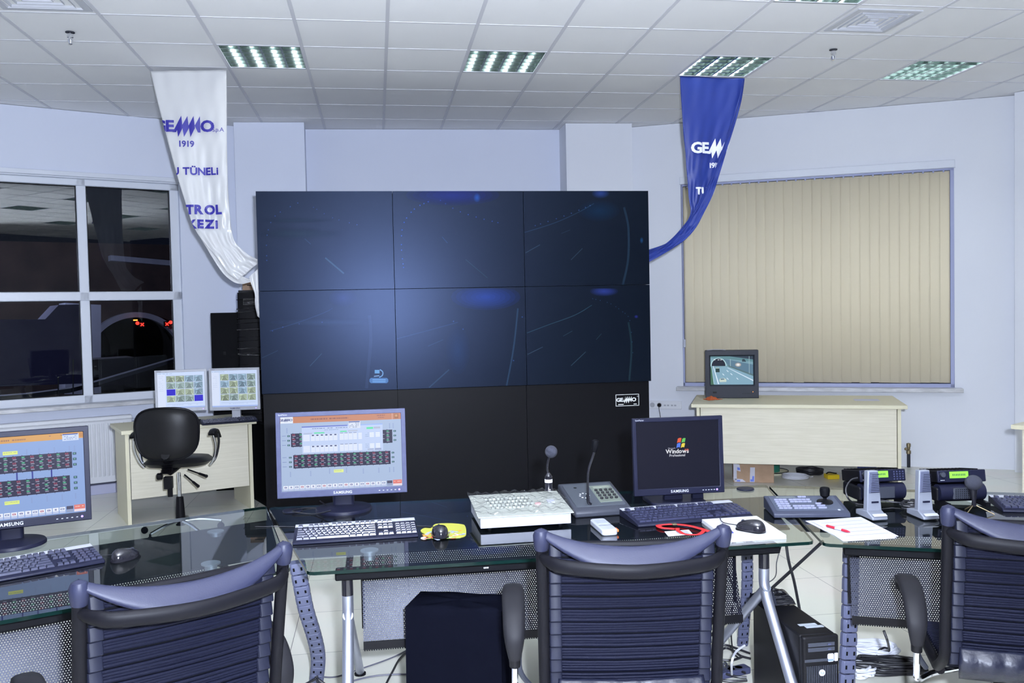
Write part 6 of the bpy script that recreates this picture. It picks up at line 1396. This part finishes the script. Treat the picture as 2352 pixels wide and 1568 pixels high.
b = MB(); b.lathe([(.012, 0), (.012, .002), (.001, .0022)], T=f @ TR(.0, .290, .003), n=20); lg = b.build('logo_badge', SILVER, T); b = MB(); text(b, 'hp', .014, f @ TR(0, .290, .0056), .0003, shear=.3); b.build('logo_letters', BLUEL, lg, smooth=0)
b = MB(); b.rbox((.035, .342, .0015), (.024, .030, .001), .006, f); st = b.build('sticker', mat('chip_sticker', (.55, .6, .85), .3), T); b = MB(); text(b, 'intel', .008, f @ TR(.035, .344, .0024)); b.box((.035, .333, .0022), (.02, .008, .0004), f); b.build('sticker_print', BLUEL, st, smooth=0)
b = MB(); b.rbox((.056, .343, .0015), (.014, .030, .001), .003, f); b.build('sticker', LSILVER, T)
for k, (x, y) in enumerate(((.02, -.10), (.035, -.125))): b = MB(); b.box((x - .01, y, h_ + .0008), (.07, .020, .001)); b.build('top_label', MATS['remote_label'], T, smooth=0)
T = thing('wrapped_parcel', 'dark parcel in shiny film lying on top of the computer tower', 'parcel', (1.438, -2.635, h_ + .001), .05)
b = MB(); b.grid(lambda u, v: (-.072 + .144 * u, -.055 + .12 * v, .004 + .048 * (math.sin(PI * v) ** .5) * (math.sin(PI * min(1, u + .02)) ** .25) + .004 * math.sin(u * 21 + v * 5) * math.sin(v * 15) * math.sin(PI * v)), 30, 16); b.quad([(-.072, -.055, .001), (.072, -.055, .001), (.072, .065, .001), (-.072, .065, .001)]); b.build('film', WRAP, T, smooth=80)
b = MB(); b.grid(lambda u, v: (-.074 + .06 * u - .0 * v, -.057 + .12 * v, .007 + .048 * (math.sin(PI * v) ** .5) * (.6 + .4 * u)), 6, 12); b.build('flap', LEATH, T, smooth=80)
# black cloth-covered box
T = thing('black_box', 'tall box covered by black cloth standing before the perforated panel of the middle desk', 'box', (.150, -2.815, 0), -.36)
w_, d_, h_ = 0.34, 0.17, 0.575
b = MB(); b.box((0, 0, h_ / 2 - .003), (w_, d_, h_ - .006)); b.build('box', BLACKM, T, bevel=.004)
def drape(u, v):
    a = u * 2 * PI; P4 = [(-1, -1), (1, -1), (1, 1), (-1, 1)]; k = int(u * 4) % 4; f_ = u * 4 - int(u * 4); p_, q_ = P4[k], P4[(k + 1) % 4]
    x, y = p_[0] + (q_[0] - p_[0]) * f_, p_[1] + (q_[1] - p_[1]) * f_
    if v < .3: r_ = v / .3; return (x * (w_ / 2 + .004) * r_, y * (d_ / 2 + .004) * r_, h_ + .004 + .006 * math.sin(x * 5 + y * 3) * r_ * (1 - r_) * 3)
    t_ = (v - .3) / .7; wv = .006 * math.sin(a * 7) * t_ + .004 * math.sin(a * 13 + 2) * t_
    return (x * (w_ / 2 + .006 + wv), y * (d_ / 2 + .006 + wv), h_ + .004 - (h_ - .01) * t_)
b = MB(); b.grid(drape, 64, 26, closed_u=True); o = b.build('black_cloth', CLOTHB, T, smooth=60)
# floor cables
FZ = 0.006
def fz(px, py, z=FZ): return at_z(px, py, z)
cable('cable', 'thin dark cable crossing the floor behind the left leg of the middle desk', [at_y(735, 1553, -2.05), fz(770, 1554), fz(830, 1535), fz(900, 1510), fz(960, 1480), fz(1000, 1470)], .0035, CABG)
cable('cable', 'black cable on the floor beside the black cloth box', [fz(880, 1585), fz(900, 1545), fz(925, 1505), fz(975, 1470)], .005, CABB)
cable('cable', 'pale cable on the floor beside the black cloth box', [fz(800, 1566), fz(860, 1552), fz(930, 1548), fz(990, 1552)], .004, CABG)
for k, (x, y) in enumerate(((700, 1572), (735, 1580), (752, 1575))): cable('cable', ['leftmost of three leads leaving the foot of the curved cable spine', 'middle of three leads leaving the foot of the curved cable spine', 'rightmost of three leads leaving the foot of the curved cable spine'][k], [at_y(727, 1545, -2.06), at_y(727, 1556, -2.08) , fz(x, y)], .006, CABB)
cable('cable', 'thick black lead running diagonally from the right desk down behind the tower', [at_z(1890, 1243, .70), at_y(1850, 1280, -2.7), at_y(1790, 1335, -2.55), at_y(1735, 1383, -2.4), at_y(1680, 1420, -2.3), at_y(1625, 1465, -2.2), fz(1590, 1500)], .0065, CABB)
cable('cable', 'black lead hanging from the middle desk corner to the tower', [at_y(1806, 1252, -2.7), at_y(1812, 1290, -2.68), at_y(1823, 1330, -2.64), at_y(1833, 1380, -2.6), at_y(1838, 1408, -2.57)], .006, CABB)
cable('cable', 'thin curly lead hanging between the leg and the tower', [at_y(1794, 1254, -2.6), at_y(1784, 1290, -2.6), at_y(1780, 1325, -2.6), at_y(1750, 1347, -2.58), at_y(1742, 1365, -2.56), at_y(1728, 1380, -2.5)], .0022, CABB)
cable('cable', 'thin lead slanting down behind the right chair upright of the middle desk', [at_y(1664, 1290, -2.6), at_y(1676, 1325, -2.6), at_y(1690, 1370, -2.5), at_y(1700, 1420, -2.4)], .003, CABB)
cable('cable', 'black lead dropping vertically beside the rear leg under the middle desk', [at_y(1682, 1390, -2.35), at_y(1680, 1430, -2.3), at_y(1680, 1470, -2.25), at_y(1686, 1500, -2.2), fz(1700, 1512)], .0035, CABB)
pts = [[(1648, 1480), (1672, 1482), (1700, 1492), (1722, 1500)], [(1648, 1500), (1665, 1488), (1685, 1494), (1702, 1506), (1724, 1512)], [(1648, 1514), (1680, 1516), (1705, 1508)], [(1648, 1529), (1672, 1530), (1712, 1545)], [(1648, 1542), (1690, 1553), (1715, 1555)], [(1648, 1560), (1680, 1564), (1716, 1562)]]
for k, pl in enumerate(pts): cable('cable', ['uppermost black lead of the tangle left of the tower', 'arched black lead second from the top left of the tower', 'black lead third from the top of the tangle left of the tower', 'black lead crossing just above the power strip', 'black lead crossing just below the power strip', 'lowest black lead of the tangle left of the tower'][k], [fz(*q, FZ + .004 * k) for q in pl], .0055, CABB)
cable('cable', 'white lead rising from the power strip beside the tower', [fz(1681, 1548, .03), at_y(1681, 1520, -2.55), at_y(1690, 1497, -2.5), at_y(1710, 1482, -2.45)], .005, CABW)
p = fz(1675, 1543, .015); T = thing('power_strip', 'grey power strip with a hanging loop on the floor left of the tower', 'power strip', (p.x, p.y, 0), .25)
b = MB(); b.rbox((0, 0, .014), (.20, .055, .028), .012); b.build('body', GREYB, T, bevel=.005)
b = MB(); b.tube(smooth_path([(-.03, .0, .028), (-.032, 0, .05), (-.022, 0, .062), (-.012, 0, .05), (-.014, 0, .028)], 5), .004, 7); b.build('loop', GREYP, T)
for x in (.01, .05): b = MB(); b.lathe([(.018, .028), (.018, .03), (.014, .026)], (x, 0, 0), 16); b.build('outlet', GREYP, T)
p = fz(2010, 1500, .012); coil('cable_coil', 'bundle of white cable lying behind the thick straight cable spine', (p.x, p.y), .10, .075, 8, .0055, CABW, 13, -.3, spread=.12)
p = fz(1975, 1546, .012); coil('cable_coil', 'tightly rolled white cable at the foot of the straight cable spine', (p.x, p.y), .050, .050, 7, .0055, CABW, 14, 0, spread=.30)
p = fz(2040, 1540, .012); coil('cable_coil', 'bundle of thick black cable on the floor beside the rolled white cable', (p.x, p.y), .15, .055, 5, .007, CABB, 15, -.25, spread=.16)
cable('cable', 'black lead looping down from the perforated panel of the right desk', [at_y(2030, 1448, -2.95), at_y(2040, 1478, -2.9), fz(2040, 1497, .02), fz(2015, 1510), fz(1980, 1510), fz(1970, 1525), fz(2010, 1532)], .005, CABB)
cable('cable', 'black lead in a ring on the white cable bundle', [fz(2020, 1535, .02), fz(2014, 1502, .03), fz(2030, 1487, .03), fz(2050, 1496, .03), fz(2062, 1520, .01), fz(2066, 1535)], .005, CABB)
cable('cable', 'black lead between the tower and the straight cable spine', [fz(1912, 1512), fz(1930, 1514), fz(1960, 1518)], .006, CABB)
p = fz(2098, 1535, .02)

# ================================================================== THREE OPERATOR CHAIRS
def make_chair(name, label, loc, rz):
    t = thing(name, label, 'chair', loc, rz, 'black slatted-cord operator chairs')
    YB = -0.27
    def side(sx, z):                                  # line of the back upright
        f_ = (1.0 - z)
        return Vector((sx * (0.2555 - 0.012 * f_), YB + 0.22 * f_ * (1 - .25 * f_), z))
    for sx in (-1, 1):
        b = MB(); pts = [side(sx, z) for z in (0.985, 0.90, 0.80, 0.70, 0.60, 0.52)] + [Vector((sx * 0.245, -0.06, 0.445)), Vector((sx * 0.235, 0.03, 0.42)), Vector((sx * .23, .20, .415))]
        b.tube(smooth_path(pts, 4), 0.0165, 14); b.build('back_upright', CHAIRF, t)
        b = MB(); c_ = side(sx, 0.99); b.tube([side(sx, .955), side(sx, .975), c_ + Vector((0, 0, .006)), c_ + Vector((0, 0, .018)), c_ + Vector((0, 0, .024))], [.0195, .0225, .0235, .018, .006], 18); b.build('corner_cap', CHAIRP, t)
    # curved head band between the caps
    b = MB(); N = 28
    def band(u, v):
        x = -0.2555 + 0.511 * u; c_ = 1 - (2 * u - 1) ** 2; wd = 0.018 + 0.036 * c_ ** 1.2; th = 0.010
        z = 1.005 - 0.070 * c_ ** .9; y = YB - 0.052 * c_; a = v * 2 * PI
        return (x, y + math.cos(a) * th * (1 + .2 * c_) + (math.sin(a)) * wd * .35, z + math.sin(a) * wd * .62)
    b.grid(lambda v, u: band(u, v), 16, N, closed_u=True); b.build('head_band', CHAIRP, t, smooth=80)
    # inner rods, clips, cords
    zs = [0.945 - 0.0395 * k for k in range(12)]
    def cordp(u, z, off=0.0):
        f_ = (1.0 - z); x = -0.222 + 0.444 * u; sag = 0.012 * math.sin(PI * u); return Vector((x, YB + 0.012 + 0.22 * f_ * (1 - .25 * f_) - sag + off, z))
    # bowed tube behind the cords
    b = MB(); s0 = side(-1, .935); s1 = side(1, .935)
    P = smooth_path([s0, s0 + Vector((.018, -.045, -.006)), s0 + Vector((.075, -.080, -.014)), Vector((0, YB - .094, .914)), s1 + Vector((-.075, -.080, -.014)), s1 + Vector((-.018, -.045, -.006)), s1], 7)
    vs = []; N_ = len(P)
    for k, q in enumerate(P):
        d = (P[min(k + 1, N_ - 1)] - P[max(k - 1, 0)]); n = Vector((d.y, -d.x, 0)).normalized(); hz = .012 + .008 * min(1, min(k, N_ - 1 - k) / 10)
        for j in range(14): a = 2 * PI * j / 14; vs.append(q + n * (math.cos(a) * .012) + Vector((0, 0, math.sin(a) * hz)))
    b.add(vs, [(k * 14 + j, k * 14 + (j + 1) % 14, (k + 1) * 14 + (j + 1) % 14, (k + 1) * 14 + j) for k in range(N_ - 1) for j in range(14)]); b.build('bow_tube', CHAIRF, t, smooth=80)
    b = MB(); b.grid(lambda u, v: cordp(u, .955 - .45 * v, .009), 12, 20); o = b.build('backing', BLACKM, t, smooth=80); so = o.modifiers.new('t', 'SOLIDIFY'); so.thickness = .003
    for sx in (-1, 1):
        b = MB(); u_ = 0 if sx < 0 else 1; b.tube([cordp(u_, z) + Vector((sx * .006, 0.008, 0)) for z in (0.965, .85, .75, .65, .55, .49)], .009, 8); b.build('inner_rod', CHAIRF, t)
        for k, z in enumerate(zs):
            q = cordp(u_, z); b = MB(); b.rbox((0, 0, 0), (0.036, 0.024, 0.0355), .005, TR(q.x - sx * .006, q.y, q.z) @ RX(-.2), n=2); b.build('cord_clip', CLIPM, t, bevel=.0025)
    R_ = random.Random(6)
    b = MB(); b.tube([cordp(0, .962) + Vector((.02, 0, 0)), cordp(.5, .962), cordp(1, .962) - Vector((.02, 0, 0))], .011, 8); b.build('top_rod', CHAIRF, t)
    for k, z in enumerate(zs[:11]):
        b = MB(); P = []
        for j in range(4):
            zz = z + 0.0120 - j * 0.008; dz = R_.uniform(-.0022, .0022); dy = R_.uniform(-.0015, .0015)
            b.tube([cordp(u, zz + dz * math.sin(PI * u) + R_.uniform(-.0006, .0006), dy) for u in [q / 10 for q in range(11)]], .0053, 6)
        b.build('cord_strap', CORD, t)
    b = MB(); b.grid(lambda u, v: cordp(.03 + .94 * u, .545 - .075 * v, -.012 - .030 * math.sin(PI * v) * (.8 + .2 * math.sin(u * 9)) - .004 * math.sin(u * 40) * math.sin(PI * v)), 40, 12); o = b.build('lumbar_pad', LEATH, t, smooth=80); so = o.modifiers.new('t', 'SOLIDIFY'); so.thickness = .02; so.offset = -1
    # seat
    b = MB(); b.tube(smooth_path([(-.23, -.02, .415), (-.23, .25, .425), (-.21, .40, .41), (0, .425, .395), (.21, .40, .41), (.23, .25, .425), (.23, -.02, .415)], 5), .015, 10); b.build('seat_frame', CHAIRF, t)
    for k in range(22):
        y = .0 + k * .0185; b = MB(); b.tube([(-.218, y, .432 + .006 * math.sin(k * .14)), (-.1, y, .424), (.1, y, .424), (.218, y, .432 + .006 * math.sin(k * .14))], .0085, 6); b.build('seat_cord', CORD, t)
    b = MB(); b.rbox((0, .17, .395), (.20, .26, .04), .03); b.tube([(0, .15, .38), (0, .15, .30)], .03, 14); b.build('mechanism', BLACKM, t, bevel=.004)
    b = MB(); b.tube([(0, .15, .30), (0, .15, .10)], .02, 16); b.build('gas_strut', CHROME, t)
    for k in range(5):
        a = 2 * PI * k / 5 + .3; d = Vector((math.cos(a), math.sin(a), 0)); c0 = Vector((0, .15, 0))
        b = MB(); b.tube([c0 + Vector((0, 0, .11)), c0 + d * .15 + Vector((0, 0, .10)), c0 + d * .29 + Vector((0, 0, .075))], [.024, .02, .014], 10); lg = b.build('base_leg', BLACKS, t)
        e = c0 + d * .29; b = MB(); b.lathe([(.02, -.014), (.027, -.010), (.027, .010), (.02, .014)], T=TR(e.x, e.y, .027) @ RZ(a) @ RX(PI / 2), n=16); b.tube([e + Vector((0, 0, .03)), e + Vector((0, 0, .075))], .007, 8); b.build('castor', BLACKS, lg)
    for sx in (-1, 1):
        xa = sx * .315
        prof = [(.17, .625, .022), (.145, .662, .030), (.07, .682, .035), (.0, .676, .036), (-.06, .648, .035), (-.095, .605, .033), (-.105, .57, .028), (-.10, .525, .019)]
        P = smooth_path([(xa, y, z) for y, z, r_ in prof], 4); rr_ = smooth_path([(r_, 0, 0) for y, z, r_ in prof], 4)
        b = MB(); N_ = len(P); vs = []
        for k, q in enumerate(P):
            d = (P[min(k + 1, N_ - 1)] - P[max(k - 1, 0)]).normalized(); n = Vector((0, -d.z, d.y)); w2 = rr_[k].x
            for j in range(12): a = 2 * PI * j / 12; cx_, cy_ = sup(a, 2.8); vs.append(q + Vector((cx_ * w2, 0, 0)) + n * (cy_ * .017))
        fs = [(k * 12 + j, k * 12 + (j + 1) % 12, (k + 1) * 12 + (j + 1) % 12, (k + 1) * 12 + j) for k in range(N_ - 1) for j in range(12)] + [tuple(range(12))[::-1], tuple(range((N_ - 1) * 12, N_ * 12))]
        b.add(vs, fs); b.build('armrest', ARMP, t, smooth=60)
        b = MB(); b.tube([(xa, -.10, .545), (xa, -.095, .50)], [.019, .017], 12); b.build('arm_sleeve', BLACKS, t)
        b = MB(); b.tube(smooth_path([(xa, -.095, .51), (xa, -.09, .44), (xa - sx * .01, -.06, .395), (sx * .24, .03, .385), (sx * .1, .12, .385)], 5), .010, 10); b.build('arm_post', CHROME, t)
        b = MB(); b.tube(smooth_path([(xa - sx * .02, .02, .65), (xa - sx * .018, -.0, .56), (xa - sx * .015, -.01, .47), (xa - sx * .05, .03, .40)], 5), .009, 8); b.build('arm_brace', GREYP, t)
    return t
ARMP = mat('armrest_plastic', (.007, .007, .009), .55, 0, .12)
CLIPM = mat('cord_clip_plastic', (.007, .008, .016), .42, 0, .12)
def corner_pose(lx, ly, rz): # left head corner position -> chair origin
    c, s = math.cos(rz), math.sin(rz); ox_, oy_ = -.2555, -.27
    return (lx - (ox_ * c - oy_ * s), ly - (ox_ * s + oy_ * c), 0)
ch1 = make_chair('operator_chair', 'middle of the three black cord-backed chairs, in front of the middle desk', corner_pose(.318, -3.585, -.139), -.139)
dup(ch1, corner_pose(-.826, -3.815, .52), .52, 'left black cord-backed chair, turned toward the left desk')
dup(ch1, corner_pose(1.560, -3.585, -.40), -.40, 'right black cord-backed chair, cut by the right frame edge')

# the middle chair: its left arm sits higher and further out, its right arm is off
arms = [c for c in kids(ch1) if c.name.split('.')[0] in ('armrest', 'arm_sleeve', 'arm_post', 'arm_brace')]
for c in arms:
    if sum(v.co.x for v in c.data.vertices) > 0: bpy.data.objects.remove(c)
    else: c.location = (-0.020, 0.03, 0.045 if c.name.startswith(('armrest', 'arm_sleeve')) else 0.03)

# ================================================================== OUTSIDE THE LEFT WINDOW, AT NIGHT
GZ = -7.0
def ex(px, py, D): return at_v(px, py, LW0 + LN * D, LW0 + LN * D + LD)
b = MB(); b.add([(-160, 4.5, GZ), (60, 4.5, GZ), (60, 190, GZ), (-160, 190, GZ)], [(0, 1, 2, 3)]); o = b.build('road_ground', ASPH, smooth=0); tag(o, 'dark road surface seen at night through the left window', 'road')
D0 = 84; C = ex(310, 832, D0); rin = (ex(418, 832, D0) - ex(202, 832, D0)).length / 2; zc = C.z
b = MB(); nA = 36; hi = ex(310, 560, D0).z
base = Vector((C.x, C.y, 0))
def pp_(x, z, o=0.0): return base + LD * x + LN * o + Vector((0, 0, z))
arc = [(rin * math.cos(PI * k / nA), zc + rin * math.sin(PI * k / nA) * 1.02) for k in range(nA + 1)]
vs = []; fs = []
for k, (x, z) in enumerate(arc): vs += [pp_(x, z), pp_(x * 6, hi - .5) if False else pp_(60 * math.cos(PI * k / nA), hi)]
for k in range(nA): fs.append((2 * k, 2 * k + 2, 2 * k + 3, 2 * k + 1))
vs += [pp_(60, GZ), pp_(rin, GZ), pp_(-rin, GZ), pp_(-60, GZ)]; q = len(vs) - 4; fs += [(q, q + 1, 0, 1), (q + 2, q + 3, 2 * nA + 1, 2 * nA)]
PT = thing('tunnel_portal', 'arched concrete tunnel portal outside, seen through the left window', 'tunnel', base + Vector((0, 0, GZ)))
b.add(vs, fs); b.build('portal_wall', EARTH, PT, smooth=0, world=True)
b = MB(); vs = []; fs = []
for k in range(nA + 1):
    a = PI * k / nA
    for (r_, o_) in ((1.0, -1.2), (1.115, -1.2), (1.115, 0), (1.0, 0)): vs.append(pp_(rin * r_ * math.cos(a), zc + rin * r_ * math.sin(a) * 1.02, o_))
for k in range(nA):
    for j in range(4): fs.append((k * 4 + j, k * 4 + (j + 1) % 4, (k + 1) * 4 + (j + 1) % 4, (k + 1) * 4 + j))
b.add(vs, fs); b.build('portal_ring', CONC, PT, world=True)
b = MB(); vs = []
for o_ in (0, 40):
    for x, z in [(rin, GZ)] + arc + [(-rin, GZ)]: vs.append(pp_(x, z, o_))
n = nA + 3; b.add(vs, [(k, k + 1, n + k + 1, n + k) for k in range(n - 1)] + [tuple(range(n, 2 * n))]); b.build('tunnel_bore', SCRT, PT, world=True)
b = MB(); a, c = ex(255, 598, D0 - 2), ex(420, 612, D0 - 2); b.add([a, c, c + Vector((0, 0, .5)), a + Vector((0, 0, .5)), a + LN * 1.5, c + LN * 1.5, c + LN * 1.5 + Vector((0, 0, .5)), a + LN * 1.5 + Vector((0, 0, .5))], [(0, 1, 2, 3), (3, 2, 6, 7), (0, 4, 5, 1), (0, 3, 7, 4), (1, 5, 6, 2)]); b.build('hillside_ledge', CONC, PT, world=True, smooth=0)
def lane_signal(label, px, py, D, dot):
    p = ex(px, py, D); t = thing('lane_signal', label, 'traffic signal', p, 0); s_ = .21
    b = MB(); b.box((0, 0, 0), (s_ * 2.6, .2, s_ * 2.6), RZ(math.atan2(LD.y, LD.x))); b.build('signal_box', SCRT, t)
    M = RZ(math.atan2(LD.y, LD.x)) @ TR(0, .14, 0); b = MB()
    for a in (PI / 4, -PI / 4): b.box((0, 0, 0), (s_ * 1.9, .04, s_ * .42), M @ RY(a))
    b.build('red_cross', LEDR, t, smooth=0)
    q = ex(px + dot[0], py + dot[1], D) - p; b = MB(); b.lathe([(.17, 0), (.17, .05), (.001, .05)], T=TR(q) @ M @ RX(-PI / 2) , n=16); b.build('red_lamp', LEDR, t)
lane_signal('left red cross lane signal glowing inside the dark tunnel mouth', 326, 745, D0 - 1.8, (-11, -3)); lane_signal('right red cross lane signal glowing inside the dark tunnel mouth', 383, 744, D0 - 1.8, (8, -4))
p = ex(311, 735, D0 - 1.9); T = thing('warning_lamp', 'tiny orange lamp above the left lane signal', 'lamp', p); b = MB(); b.box((0, 0, 0), (.36, .2, .12), RZ(math.atan2(LD.y, LD.x))); b.build('lamp', LEDO, T)
def extbox(name, label, cat, pxs, D, depth, m, tilt=0.0):
    P = [ex(x, y, D) for x, y in pxs]; o0 = P[0].copy(); t = thing(name, label, cat, o0)
    n = len(P); b = MB(); b.add(P + [q + LN * depth for q in P], [tuple(range(n)), tuple(range(n, 2 * n))[::-1]] + [(k, (k + 1) % n, n + (k + 1) % n, n + k) for k in range(n)]); b.build('wall', m, t, world=True, smooth=0); return t
extbox('retaining_wall', 'long bluish retaining wall outside the lower left window pane', 'wall', [(-500, 736), (104, 733), (135, 700), (205, 698), (205, 880), (-500, 905)], 46, 4, EXTW)
T = extbox('retaining_wall', 'grey concrete block wall outside, left of the tunnel arch', 'wall', [(150, 695), (232, 700), (232, 905), (150, 905)], 70, 4, CONC)
extbox('road_barrier', 'pale road barrier running diagonally past the tunnel mouth', 'barrier', [(-200, 925), (60, 905), (160, 892), (210, 880), (400, 824), (600, 768), (600, 774), (400, 832), (210, 889), (160, 902), (60, 914), (-200, 936)], 26, .6, CONC)
extbox('wall_block', 'low dark concrete block outside at the tunnel foot', 'wall', [(210, 826), (308, 820), (308, 880), (210, 890)], 60, 3, ASPH)
for k, (px, y0, y1) in enumerate(((168, 825, 935), (134, 868, 935))):
    a, c = ex(px, y0, 18), ex(px, y1, 18); T = thing('fence_post', ['taller thin grey post outside the left window', 'shorter thin grey post outside the left window'][k], 'post', c); b = MB(); b.tube([a, c], .018, 6); b.build('post', CONC, T, world=True)
